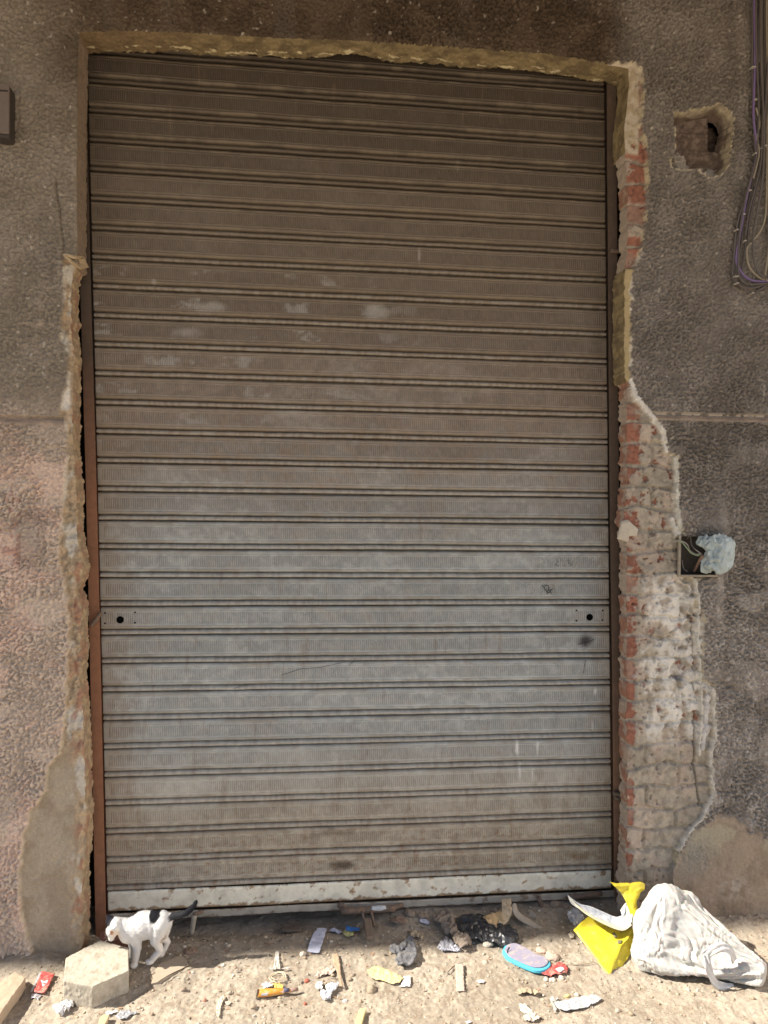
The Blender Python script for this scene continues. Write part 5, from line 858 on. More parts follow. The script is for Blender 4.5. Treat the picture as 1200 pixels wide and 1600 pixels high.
-1,37,39,29,42,30,19,23,1,21,28,21,21,23,27,20,23,23,-478,7,3,-16,17,35,17,12,0,-17,-1,-17,-3,0,5,-5,14,7,37,28,37,38,35,24,22,-4,23,25,25,20,22,22,27,19,18,-492,9,11,-25,7,46,14,15,-1,-13,-13,-12,2,4,8,6,2,18,30,40,37,32,23,25,30,7,15,22,25,24,22,20,26,22,19,-504,2,7,1,-3,17,31,13,7,-20,-12,-11,1,-2,8,13,15,13,45,27,32,28,29,28,27,25,7,27,18,25,19,23,22,22,23,-520,9,1,4,-5,9,31,12,20,-20,-27,-9,0,9,13,14,12,14,38,36,29,29,32,30,23,27,18,17,28,17,21,27,20,21,18,-529,4,4,-2,-5,-6,15,44,12,-3,-21,-9,6,9,14,5,9,8,41,38,33,30,29,31,23,29,25,21,20,26,18,21,23,23,21,-549,4,5,-14,2,10,3,37,0,9,-19,-2,10,4,9,8,11,8,44,39,33,30,30,30,28,24,30,24,26,19,24,21,21,24,22,-566,-13,5,0,-2,27,0,13,13,-1,-11,9,-2,9,9,8,9,12,52,34,36,28,29,31,29,28,29,22,28,28,23,22,21,18,24,-606,4,3,7,5,3,17,8,8,13,-16,6,10,11,14,10,12,11,42,34,37,34,30,33,30,23,26,26,30,23,28,22,25,20,21,-628,-1,10,16,-9,15,4,16,7,12,10,-16,12,11,13,8,14,11,44,41,35,33,32,30,32,29,28,24,25,27,25,24,25,21,23,-646,4,18,-1,3,13,1,11,4,19,6,9,6,11,10,11,11,10,41,41,37,32,33,30,28,32,29,30,27,25,28,21,23,22,21,-656,13,2,7,8,5,14,2,16,5,4,8,6,11,11,10,11,13,51,36,36,30,37,31,32,28,31,28,29,25,28,25,
25,21,18,-655,-8,4,15,2,11,17,3,16,-3,12,8,10,10,7,12,10,14,48,38,35,33,33,33,32,30,30,28,29,26,28,23,24,26,23,-672,3,18,1,12,8,9,12,11,9,4,4,0,10,13,14,12,13,49,37,34,35,34,32,30,27,28,28,28,28,28,24,24,27,22,-676,19,5,11,5,8,14,9,-2,4,7,8,10,13,12,12,12,15,45,39,35,33,33,30,30,31,27,27,29,26,25,26,24,25,20,-654,6,-3,12,-2,9,10,10,2,10,10,13,11,17,9,12,16,13,48,36,36,31,30,32,29,29,26,29,23,27,25,21,29,22,22,-645,-10,13,12,-4,19,2,2,12,10,14,11,12,11,15,11,12,14,46,35,35,34,31,28,28,27,31,24,26,22,24,22,23,24,23,-638,0,15,2,14,-4,15,5,1,14,12,12,12,13,11,13,15,12,44,37,32,31,30,29,23,30,27,27,27,21,25,24,22,20,22,-636,14,-1,4,16,4,11,11,7,4,10,14,11,13,14,8,14,13,44,35,30,27,27,29,30,24,22,28,25,25,25,28,24,22,21,-626,9,12,-2,14,7,4,16,8,3,11,10,11,12,11,10,13,9,47,31,26,34,28,21,26,28,27,25,24,28,25,24,24,23,21,-613,15,0,3,10,14,4,13,12,1,11,9,12,8,14,10,7,9,46,23,34,27,29,25,31,27,24,24,26,25,24,24,23,25,24,-600,9,-1,12,7,8,12,6,14,7,1,16,6,10,11,12,11,-1,41,35,27,28,29,26,28,26,24,26,25,24,24,24,24,24,22,-589,13,-1,11,4,11,13,7,6,14,2,8,13,10,5,13,9,6,35,34,29,26,26,27,28,25,23,23,25,25,21,28,21,24,23,-574,2,14,10,3,8,12,11,1,13,5,11,
3,12,8,5,11,10,35,29,29,25,28,25,27,23,25,25,22,24,23,24,23,22,24,-558,2,9,15,3,8,9,12,0,8,13,9,3,4,9,11,7,8,31,33,28,28,22,28,24,24,25,22,24,22,24,22,22,22,23,-542,7,10,8,8,2,14,1,8,7,11,6,11,-2,9,1,10,11,36,27,28,27,26,25,24,23,21,23,25,20,21,24,21,22,23,-530,12,10,7,13,0,6,5,9,7,3,9,9,1,7,4,10,7,36,29,27,24,26,22,24,23,22,22,22,21,22,20,22,22,21,-219,-5,-16,-9,-10,-15,-10,-6,-5,-3,-10,-5,-12,-12,4,7,-21,-9,0,3,14,1,2,-9,-9,-8,12,-2,-7,-18,-11,7,-3,2,7,162,-14,-4,-9,-11,-16,-12,-1,-6,-7,-12,-10,-2,-15,11,-5,-12,-1,-4,10,-6,10,-9,-4,-8,-8,11,-12,-15,0,-10,-2,5,1,19,158,-11,-4,-13,-10,-14,-12,-5,-9,-9,-10,-7,-5,-6,-2,-1,-11,1,0,-5,4,-9,-1,7,-14,-1,-5,-17,-12,-2,4,-2,3,12,5,172,-16,-11,-4,-16,-18,-10,-3,-4,-8,-13,-3,-12,-7,10,-5,-11,0,-12,7,-5,-26,-3,18,8,-9,-15,-14,-6,-4,-12,15,7,-8,5,193,-16,-14,-10,-13,-15,-1,-7,-12,-6,-7,-5,-10,-11,0,2,-6,-9,-11,0,-13,-13,12,17,-7,-27,-18,3,5,-11,3,16,-8,1,-2,203,-16,-17,-10,-10,-15,-6,-7,-11,-6,-3,-14,-2,-12,6,1,-21,-16,-1,-7,11,3,-25,6,-21,-18,9,3,-13,15,0,10,-4,3,-13,196,-3,-16,-20,-11,-6,-7,-2,-10,-6,-4,-12,-5,-12,6,-14,-10,-12,1,-9,16,-14,-28,-1,-21,6,-4,-10,16,14,-7,-10,5,13,-19,190,-9,5,-18,-12,-11,0,-9,-12,-4,-7,-4,-7,-8,-3,-5,-16,-1,-17,-5,-12,-14,-7,-1,-13,1,-8,
-7,16,12,-4,-16,6,-18,13,186,3,-1,-9,-8,-8,-5,-7,-11,-7,-12,-3,-9,1,-14,-12,2,-11,-9,3,-25,-15,0,-15,-3,-7,4,1,12,-10,-8,-5,-5,-4,18,186,7,-4,-13,-10,-9,-8,5,-15,-6,-6,-6,-11,-9,-8,14,-9,-13,-11,-8,-32,-7,-5,-5,-2,-12,9,5,2,-9,-15,13,-2,-14,-3,201,-8,8,-6,-13,-10,-5,-12,1,-1,-7,-8,-15,7,4,-3,-28,-22,-12,-21,-5,6,-15,-1,-8,-3,-1,-3,13,-13,-15,8,-2,-9,7,195,0,-12,-2,3,-10,-5,-17,-11,15,-13,-13,-5,12,-6,-26,-14,-5,-21,-12,-12,9,-8,-5,5,-28,-19,23,17,-20,-20,0,-8,9,3,203,1,-12,-2,5,-14,-13,-9,-19,7,8,-7,-3,3,-18,-34,-3,-3,-17,-6,-5,-1,-2,-11,-8,-36,0,27,-8,-28,-3,-5,5,-5,16,207,4,-14,2,4,-16,-11,-25,-9,20,11,-9,-7,-16,-33,-8,1,-17,-4,-7,3,-4,-25,-11,-16,-7,-1,-9,3,-18,-10,6,7,-17,15,223,5,-11,-3,5,-13,-18,-8,-9,9,16,-15,-11,-22,-7,-2,-16,-9,-6,-3,-6,-10,-42,3,-25,-14,-7,-11,3,-5,-7,-3,7,14,9,219,3,-12,-2,5,-12,-8,-14,-10,13,6,-7,-15,-14,-6,-12,0,-20,-20,-15,2,-39,-4,-15,-16,-24,-9,2,11,-13,-6,10,3,1,6,235,0,-5,1,5,-9,-14,-11,-12,4,15,-18,-8,-7,-10,0,-16,-10,-28,-17,-1,-37,-15,-13,-5,-17,-2,13,-4,-19,-14,13,-8,8,8,230,-3,7,3,-6,-20,-1,-14,11,-1,10,-15,-11,-11,12,-20,-15,-1,-17,-1,-31,-50,-8,1,27,-7,-2,-5,-11,-41,-32,-1,-3,24,-2,273,3,2,-7,-14,-18,-19,-15,2,7,6,14,3,-21,-3,10,0,-13,-10,-4,-42,-36,3,4,-3,-3,-4,-8,-10,-39,-26,-4,21,-6,-15,240,26,6,-22,2,-26,-11,
-19,19,23,-9,22,-22,-10,8,15,-7,-14,-1,-20,-45,3,-4,9,-30,-1,-10,-13,-6,-10,-9,2,-7,-40,-15,241,15,-19,-10,-25,-19,0,10,-5,4,21,-22,-10,-12,2,3,-3,18,-21,5,2,1,-2,1,0,-9,-41,-11,-9,-26,-17,-20,-12,-8,11,204,-21,-12,-17,-6,9,13,7,5,6,22,-28,-17,-7,-7,3,3,0,2,-16,-10,14,28,-3,-5,-68,-43,-17,-11,-3,-20,6,6,31,40,124,-22,-5,-3,-2,3,14,4,15,31,-29,-29,-37,-18,-14,-4,14,25,1,9,-3,1,-15,-1,-30,-40,-9,-15,16,-10,-21,54,-5,25,2,93,-9,12,-5,3,4,8,22,45,-17,-31,-21,-36,-16,-10,-16,-16,10,9,-6,-4,40,-9,-27,-7,-9,-5,-16,-6,13,20,-7,12,5,1,94,4,7,-3,8,34,-23,40,3,-35,-15,-15,-16,-4,-13,-51,-16,-14,8,16,-22,17,-13,6,7,-3,3,0,-10,-4,24,-7,0,-5,-3,143,15,8,9,13,-9,-31,-10,-12,0,-6,-3,-8,-13,-9,-13,-47,-11,-4,4,9,9,-3,-24,15,2,-31,29,5,2,4,-3,3,-7,1,160,3,-2,-2,-8,-27,-4,4,0,-4,0,-4,-9,-15,-12,-17,-41,-8,5,3,-1,1,-1,-15,-8,11,-12,-21,12,3,-7,-6,4,6,-8,201,3,2,-7,0,-2,9,-8,5,17,-12,-11,-13,-57,-28,-21,-15,3,19,-14,6,-12,5,-17,-5,-4,-20,9,-2,-12,7,-7,-3,-17,-13,218,11,-7,13,10,2,3,-12,14,0,-12,-14,-31,-60,-26,2,15,12,-6,-22,-5,6,-2,-11,5,-23,-15,-2,-10,-10,-13,-11,-16,-4,7,228,4,9,-7,13,-13,12,-4,1,-20,-13,-14,-22,-36,3,5,12,4,-7,-8,-5,3,-5,-6,-20,-12,-13,-8,-15,-12,-7,-8,-11,-9,8,198,12,3,-2,14,-13,-5,0,1,-7,-12,-12,-13,-24,7,8,-3,-4,2,0,-1,-5,
-5,-13,-15,-6,-15,-15,-14,-11,-5,-12,-8,-7,2,175,2,5,3,2,-6,-9,-2,-21,3,-16,9,5,-1,-2,5,-8,13,-3,-1,-7,6,-13,-13,-9,-13,-15,-13,-11,-11,-8,-8,-8,-10,-4,155,-5,8,14,13,-2,-15,-18,8,-4,-12,11,1,7,-16,9,-3,12,-4,-3,-6,-3,-7,-11,-13,-12,-13,-11,-9,-9,-10,-7,-9,-8,-5,122,7,8,8,-1,-1,-6,6,6,-11,3,9,0,7,3,-10,-1,9,-4,0,-4,-7,-10,-9,-11,-10,-11,-12,-10,-9,-9,-6,-7,-9,-10,122,10,8,4,2,-11,1,7,-4,-2,8,3,7,0,-3,3,-4,7,-2,-5,-1,-9,-8,-7,-14,-10,-9,-13,-11,-5,-8,-6,-10,-9,-12,-227,-14,-15,-13,-10,-15,-6,-10,-14,-12,-9,-8,-10,-11,-10,-9,-4,-9,-2,-4,-6,-4,-3,-2,-7,-4,-1,-8,-12,-6,-2,3,3,-5,-13,262,-15,-15,-14,-10,-16,-5,-16,-12,-8,-4,-12,-15,-8,-11,-6,-9,-5,0,-7,-3,1,-3,-4,-8,-9,-12,-7,-4,-1,1,0,-5,-4,-3,260,-17,-14,-11,-17,-10,-13,-15,-9,-5,-14,-11,-5,-13,-10,-8,-7,-3,-5,-4,1,-1,-6,-10,-10,-7,-7,-2,-2,-1,0,-5,-1,-3,-4,258,-15,-14,-16,-15,-9,-16,-11,-7,-16,-10,-8,-10,-9,-8,-9,-6,-5,-6,2,0,-9,-10,-7,-5,-4,-4,-2,-2,-2,-4,-1,-3,-3,-3,254,-13,-13,-15,-14,-8,-19,-9,-17,-10,-8,-14,-6,-8,-10,-5,-6,-10,1,0,-9,-10,-4,-2,-3,-4,-1,-4,-3,-4,-3,-3,-5,-2,-9,263,-14,-16,-17,-10,-10,-9,-25,-12,-9,-13,-9,-11,-12,-7,0,-10,-3,1,-9,-9,-3,1,1,-3,-4,-4,-5,-5,-4,-3,-4,-7,-7,-2,262,-14,-16,-14,-14,-11,-8,-25,-11,-13,-8,-10,-14,-7,-8,-13,3,-1,-7,-11,1,-1,1,-2,1,-4,-4,-5,-7,-6,-5,-8,-8,-1,-12,268,-8,
-16,-12,-15,-15,-17,-15,-14,-12,-8,-13,-8,-13,-8,-9,5,-9,-7,-3,2,2,-3,3,-1,-4,-5,-10,-8,-9,-2,-4,-8,-6,-8,270,-10,-15,-15,-14,-16,-15,-17,-12,-10,-14,-7,-14,-7,-13,-4,-2,-10,-1,1,-2,1,5,3,-6,-8,-9,-10,-11,-4,-7,-11,-10,-4,4,272,-12,-13,-11,-20,-7,-22,-13,-13,-12,-12,-10,-8,-12,-10,-5,-11,1,1,-5,3,1,3,-6,-7,-10,-9,-7,-11,-11,-7,-10,1,-6,-5,286,-12,-13,-15,-20,-3,-15,-19,-10,-17,-13,-9,-9,-13,-6,-10,-9,-2,-3,8,-7,7,-8,-11,-12,-8,-9,-8,-9,-8,-7,1,2,-5,-4,284,-11,-12,-16,-11,-10,-15,-13,-20,-14,-12,-10,-8,-10,-12,-7,-7,2,-4,-9,8,-10,-12,-10,-7,-7,-6,-7,-7,-4,-4,-3,-4,2,-5,285,-14,-15,-10,-11,-10,-13,-16,-12,-17,-12,-12,-11,-8,-7,-13,-1,-10,-6,1,-10,-6,-8,-1,-6,-6,-9,-5,-6,-5,-5,-4,-4,2,-6,281,-17,-6,-17,-5,-12,-11,-13,-11,-9,-25,-5,-10,-12,-12,-8,-3,-12,0,-3,-9,-6,-11,-7,-8,-3,-2,-4,-5,-6,-6,-4,-4,-8,3,274,-8,-13,-10,-10,-12,-6,-13,-12,-8,-12,-14,-15,-13,-11,-2,-13,-2,-4,-6,-6,-9,-8,-8,-10,0,-2,-13,-4,-8,1,-4,-4,-8,-3,279,-8,-14,-9,-10,-10,-7,-11,-10,-11,-9,-12,-11,-19,-9,-9,-7,-12,-4,-7,-7,-9,-5,-4,-8,-2,-11,-7,-7,-8,-1,2,-2,-11,-1,280,-11,-10,-8,-13,-11,-9,-11,-6,-7,-12,-12,-11,-15,-12,-6,-12,-7,-4,-10,-8,-8,-3,-7,-8,-9,-6,-5,-6,-9,-3,-9,-3,5,-10,286,-10,-11,-12,-10,-11,-7,-11,-8,-8,-8,-14,-15,-11,-15,-9,-6,-6,-7,-5,-9,-8,-6,-10,-3,-8,-6,-7,-4,-5,-11,-7,-6,-6,3,314,-13,-14,-15,-15,-5,-11,0,-6,-9,-8,-15,-8,-15,-11,-10,-2,
-7,-9,-2,-9,-7,-5,-11,-6,-7,-9,-6,-6,-7,-10,-7,-6,-5,-6,293,-13,-12,-10,-5,-10,-8,-15,-11,-9,-7,-11,-12,-13,-6,2,-5,-1,-5,-4,-7,-6,-10,-8,-7,-9,-7,-9,-7,-4,-10,-3,-8,-7,-6,285,-11,-9,-11,-11,-11,-16,-7,-9,-1,-11,-11,-9,-12,1,-11,8,-10,4,-10,-5,-6,-8,-8,-9,-10,-8,-6,-8,-7,-7,-8,-7,-4,-10,271,-16,-1,-13,-9,-16,-3,-8,-9,1,-9,-12,-7,-14,-1,-11,-6,10,-2,0,-9,-7,-5,-9,-10,-8,-7,-7,-10,-7,-8,-7,-8,-6,-12,258,-10,-8,-12,-10,-4,-6,-7,-9,3,-7,-12,-6,-14,-7,-5,-8,2,8,0,-6,-4,-8,-8,-9,-11,-8,-5,-11,-6,-11,-6,-8,-8,-10,242,-7,-8,-12,-5,-5,-6,-7,-6,4,-6,-12,-4,-11,-12,0,-13,-2,5,10,-2,-10,-6,-5,-8,-11,-7,-12,-8,-9,-7,-7,-9,-6,-13,235,-12,-8,-7,-4,-5,-4,-10,-3,6,-8,-9,-2,-14,-11,-1,-9,-8,5,7,4,-6,-7,-11,-3,-7,-10,-8,-11,-8,-9,-7,-12,-7,-11,225,-11,-9,-4,-3,-4,-6,-9,0,6,-8,-7,-3,-12,-10,-4,-6,-11,-1,9,6,-2,-6,-8,-8,-9,-8,-6,-9,-9,-9,-10,-13,-8,-12,220,-11,-9,-4,0,-6,-7,-6,1,6,-5,-9,-1,-11,-10,-7,-3,-10,-6,3,12,2,-3,-8,-11,-6,-7,-9,-9,-10,-8,-12,-9,-11,-12,209,-9,-9,-3,2,-7,-4,-7,5,4,-8,-5,-3,-7,-14,-5,-1,-9,-7,0,7,7,-2,-6,-9,-5,-9,-11,-8,-13,-5,-11,-12,-8,-13,199,-6,-8,-5,2,-7,-3,-5,3,6,-4,-6,-3,-7,-10,-10,1,-11,-3,-6,5,9,3,-6,-8,-8,-9,-8,-11,-10,-7,-9,-13,-11,-13,190,-4,-6,-4,4,-6,-5,-6,6,8,-6,-5,-4,-6,-8,-11,0,-6,-6,-6,2,6,6,-3,-8,-10,-9,-5,-12,-9,-8,-12,
-9,-13,-14,182,-1,-5,-4,-2,4,-10,-5,10,2,-4,-1,-6,-4,-9,-8,-4,0,-9,-5,-2,4,8,-2,-7,-8,-11,-6,-5,-12,-10,-12,-12,-11,-14,175,0,-4,-4,2,-3,-4,-6,8,5,-2,-3,-7,-1,-7,-10,-5,4,-8,-6,-4,0,9,1,-7,-7,-11,-7,-6,-9,-11,-13,-12,-11,-15,160,7,0,-4,3,-3,-7,-2,5,10,-5,-3,-4,-3,-5,-10,-4,1,-4,-7,-5,-2,7,1,-1,-8,-10,-6,-5,-12,-11,-13,-11,-14,-15,154,2,7,1,-1,-3,-7,-2,5,9,-4,-2,-4,-3,-5,-6,-6,2,-3,-8,-2,-5,1,6,-2,-7,-8,-6,-6,-12,-14,-10,-11,-13,-13,150,-2,2,7,-1,-5,-3,-3,8,8,-7,1,-6,0,-6,-4,-9,-2,4,-8,-4,-3,-4,4,7,-9,-11,-2,-6,-12,-13,-14,-14,-13,-11]
BAG_Y = [542,-18,7,9,-4,1,5,1,-3,6,5,-2,4,3,-1,4,-6,21,-5,10,5,-8,15,2,17,1,3,-11,13,-9,7,8,-8,13,-2,1,10,7,9,5,4,8,6,7,-6,10,-21,16,-22,15,-25,14,-14,7,2,-5,12,-3,6,1,10,-10,15,-10,14,-4,5,-3,7,-6,5,-2,3,0,-173,-2,6,9,3,9,-3,4,-2,15,19,14,16,-2,5,-6,4,15,15,7,15,1,1,-12,-9,8,0,7,9,12,8,0,3,4,-2,-1,-1,-181,9,-1,10,4,5,5,-9,16,11,6,17,16,-1,3,-5,16,12,10,3,16,10,-12,-11,9,3,12,6,11,6,2,6,0,-3,-2,-2,1,-175,-9,8,2,5,2,5,17,7,10,-3,18,10,-2,8,-3,14,13,16,10,2,11,-18,10,1,13,13,10,4,4,1,0,-3,-2,-2,0,-3,-170,-10,5,10,6,3,-5,17,10,-1,15,10,14,-11,7,5,6,14,18,11,17,-6,-17,17,10,14,10,-1,8,0,-5,0,1,0,-1,-4,-2,-159,-11,-8,11,8,-1,10,-6,21,11,9,14,4,3,-14,8,12,15,18,21,8,-15,-7,18,17,4,14,-4,1,1,5,-5,2,-2,-4,0,5,-173,-3,9,-3,-11,3,4,24,2,18,11,7,-2,14,-14,7,16,19,17,14,-4,4,-10,14,18,18,1,7,-7,5,-5,-1,-3,-3,0,5,-12,-160,8,-4,-6,-2,7,5,12,21,-6,13,-6,6,21,1,-4,17,20,11,22,-20,1,10,16,18,18,3,0,-3,-6,-2,-3,-4,0,8,-12,-13,-153,8,-4,-3,-2,4,7,10,23,-13,8,6,17,6,-5,15,15,8,23,14,-16,17,3,20,9,16,0,-6,-1,-5,-1,-5,-1,9,-12,-11,-5,-148,5,-6,8,0,0,0,6,20,4,-17,15,17,-2,16,-1,15,19,24,5,-2,22,6,17,9,-7,6,-2,-6,-1,
-4,-1,9,-10,-15,-3,-3,-142,1,4,-7,-2,7,9,-6,18,3,-2,-1,10,18,14,1,5,23,23,-7,21,24,12,5,-9,2,8,-5,-3,-2,-3,9,-9,-12,-8,-1,-5,-134,-8,1,3,1,6,7,-2,5,-1,1,9,19,-2,19,-7,17,25,17,2,26,24,-5,-1,4,9,-2,-4,0,-7,8,-3,-14,-10,-1,-2,-11,-121,2,0,-1,-6,-4,1,6,1,2,-4,8,19,8,3,8,22,26,0,20,30,18,-8,4,6,1,-4,2,-8,6,-2,-8,-14,-4,-2,-5,-11,-127,8,3,-5,-1,-3,0,4,5,-14,1,1,29,8,12,19,9,13,15,28,28,11,-2,-5,10,-4,3,-7,1,-1,-6,-12,-3,-4,-5,-10,-7,-127,6,-1,-9,-2,5,2,4,-2,13,-15,7,9,16,10,6,16,14,33,28,12,10,16,-7,0,7,-6,-2,-3,-2,-11,-2,-7,-6,-5,-9,-8,-120,-1,7,-1,6,-3,2,-3,7,-11,15,12,-15,-1,21,-1,26,26,31,13,19,13,2,11,1,1,-6,-2,0,-11,-3,-11,-5,-6,-8,-7,-6,-116,6,-1,8,4,4,-7,-2,5,-20,21,7,-22,12,7,11,25,24,17,31,13,13,8,3,7,-3,-1,-9,-4,-7,-2,-9,-6,-9,-3,-9,-7,-106,-2,4,-2,10,-5,-4,-3,-2,-15,27,-4,16,1,-6,17,4,18,39,27,14,15,5,7,0,-3,0,-2,-7,-4,-7,-7,-9,-7,-7,-5,-6,-107,-2,-3,1,4,2,-4,5,-10,-3,25,5,18,-12,13,-18,17,30,17,25,16,16,5,7,3,1,-3,-2,-5,-4,-6,-7,-8,-6,-10,-8,-1,-101,8,2,-5,-7,3,4,2,-10,14,18,-12,10,3,12,9,-2,18,31,-1,7,21,6,7,3,6,0,-2,-4,-4,-4,-9,-7,-8,-8,-3,-9,-78,-6,-6,1,4,11,7,1,-7,0,-12,3,-14,1,25,20,26,-2,25,-7,9,13,10,
5,11,-1,2,0,1,-3,-6,-7,-11,-7,-7,-2,-7,-86,4,4,-1,5,14,1,-5,5,2,-14,-13,-3,9,43,4,20,8,10,2,-16,14,4,15,-1,4,2,1,-2,-2,-3,-4,-7,-6,-11,0,-7,-81,-1,2,4,1,6,5,1,6,8,-1,-11,-13,30,17,19,-9,24,-7,4,-10,5,13,12,-1,-6,1,-2,6,-1,-1,-4,-4,-9,-5,-5,-6,-53,-15,3,-5,8,-5,1,-2,5,26,-2,-29,27,24,-3,16,10,8,2,9,-4,1,-7,3,2,-1,1,-6,-4,2,-3,0,-1,-2,-4,-4,-6,-42,-15,-10,7,-7,-4,-2,6,16,23,-28,-18,14,27,7,21,12,4,1,9,3,-6,-6,0,9,-3,-2,-8,-7,-3,2,0,1,-1,-1,-3,-3,-50,-12,4,-6,-6,2,6,14,26,-26,-20,-19,12,33,21,22,14,4,8,-4,-3,6,-15,-4,9,-3,-2,-3,-10,-6,2,-3,2,-1,0,-1,-1,-32,-11,-10,4,2,1,12,13,-14,-16,-25,21,-14,50,26,-3,16,0,4,13,-14,10,-18,-2,2,-5,1,0,-10,-3,-5,-6,1,2,2,-1,-3,-20,-11,-6,0,-5,1,9,9,-15,11,-17,14,7,20,30,-1,8,3,-7,3,4,-1,-8,5,-15,-4,6,-7,-8,-4,-4,-1,-1,-2,-1,-2,3,-21,-19,-1,4,-10,-2,16,20,1,9,-19,19,-3,36,13,-2,1,-16,12,-19,12,-3,-5,10,-15,-8,8,-4,-5,-8,-5,-2,-4,-2,-2,1,0,-29,5,14,-10,-14,14,12,16,11,-19,10,12,6,20,-4,-6,-4,-5,5,-6,5,4,-10,7,-12,0,-4,0,-6,-2,-7,-5,-6,-4,-1,5,4,-28,13,-7,-12,0,16,11,14,16,-14,21,13,5,-19,-31,-2,-7,31,4,-8,6,2,1,4,-12,1,-6,-1,-2,-2,-8,-4,-6,-3,1,6,-1,-7,-15,-12,1,15,19,17,-17,24,4,25,-7,-18,-26,-11,-7,
1,32,-3,0,1,4,-4,-9,2,-9,5,3,0,-3,-4,-3,-5,-5,8,-5,-3,-3,-6,0,7,5,17,19,-5,7,21,-1,-28,-27,-10,-4,-6,1,21,3,-2,5,-7,4,-13,7,-7,-1,12,-7,2,4,-6,-3,0,0,-4,5,5,-19,0,10,5,17,3,24,-2,7,-21,-26,-7,-2,-9,2,-9,4,11,-18,0,16,-2,-4,-6,13,-5,-4,7,3,2,1,-3,6,-9,4,-3,-6,3,-8,1,-5,24,25,7,-9,-9,-18,-6,-9,-3,-7,5,-2,-3,-10,0,3,1,1,-7,2,16,-18,14,1,5,5,-1,8,-1,-6,3,-3,-3,-8,-12,1,11,20,13,-18,8,-6,-7,-9,-3,-8,5,-7,4,-7,-11,-4,16,-5,0,-1,1,1,-2,2,5,4,5,6,4,-3,7,-6,-1,-98,-13,-7,7,-26,16,-26,15,-20,9,-19,26,-24,26,-27,22,-16,8,-8,12,-11,11,-16,10,-15,5,-14,10,-10,16,-6,15,-11,17,-11,13,-7,14,-8,13,-5,12,-7,13,-9,15,-11,13,-9,13,-10,14,-10,13,-6,13,-12,16,-14,17,-18,18,-17,17,-19,18,-11,10,-2,10,-11,21,-21,19,-46,-14,-23,-9,-3,-6,-2,-5,-5,9,5,-1,-1,-4,-9,4,7,5,5,8,6,5,4,6,3,3,5,2,0,1,0,-1,6,10,-1,-2,4,-9,-26,-22,-10,-9,0,-5,-3,7,-6,8,3,1,-4,-4,-9,6,5,6,5,6,6,5,6,3,2,5,-4,3,3,-2,3,11,-1,1,2,4,-6,-18,-15,-20,-14,1,-5,7,-4,4,-8,8,-1,0,-2,-6,-1,3,8,6,3,6,7,4,2,1,3,-3,3,3,1,8,-1,1,5,2,6,-4,-14,-16,-10,-7,-18,1,1,0,1,0,-12,6,3,0,-3,-1,-3,7,6,3,7,6,3,1,1,0,1,0,0,10,0,2,3,2,6,5,-8,-7,-10,-3,-8,-16,-8,0,-1,
2,2,-4,-10,5,2,-10,6,-1,1,9,0,10,3,2,-1,0,-2,1,3,8,0,2,3,3,4,7,7,-22,6,-2,-9,-1,-2,-15,-10,-5,-5,0,4,1,0,-4,-5,-1,2,0,6,2,8,2,0,-4,3,-1,2,4,2,1,3,4,6,6,7,6,-7,-16,6,0,-9,9,-9,-10,-14,-6,-5,-3,2,2,6,-5,-10,3,0,5,2,8,-1,-3,-1,-1,2,3,4,4,1,3,3,6,7,6,7,-9,-9,-5,5,4,-5,-5,-1,-8,-11,-7,-5,-5,2,3,0,-3,-3,-1,3,2,6,-3,-3,-1,0,4,-1,6,0,3,5,7,5,6,10,12,-6,-8,-9,-4,-3,1,-7,-2,-2,-3,-6,-7,-4,-6,3,2,-2,-2,-4,1,3,2,-5,-4,2,-1,2,3,0,6,4,4,6,9,12,11,11,-8,-12,-8,-6,-1,-4,-4,-4,-3,-4,-2,-1,-4,-2,-2,-2,-2,-6,-4,2,4,-3,-4,-2,2,-3,5,2,0,6,6,8,9,11,10,8,6,9,-12,-9,-4,-11,-9,-6,-4,-6,-2,-2,-1,-1,-2,-6,-3,-2,-2,-7,3,2,-4,-6,3,-3,4,1,4,3,6,9,9,10,8,6,11,13,9,-11,-5,-9,-7,-8,-11,-6,-7,-7,-5,-3,-3,0,-3,-4,-4,-1,-3,0,0,-5,-3,0,2,0,4,5,6,10,7,7,8,6,13,12,8,10,-11,-9,-5,-6,-8,-7,-11,-8,-7,-6,-8,-3,-4,3,-4,-4,-2,-5,5,-6,-4,4,-4,0,2,6,8,9,5,6,6,9,13,11,8,9,14,-17,-5,-8,-9,-6,-11,-5,-10,-5,-7,-9,-5,-3,-4,1,-1,-5,-3,3,-8,-1,0,0,-2,9,6,6,5,7,8,10,13,9,7,8,10,25,-11,-15,-14,-12,-7,-10,-8,-7,-8,-5,-6,-7,-4,-2,-6,1,-3,-2,-2,-4,-2,1,0,4,4,5,7,8,10,9,8,9,8,7,9,11,27,-13,
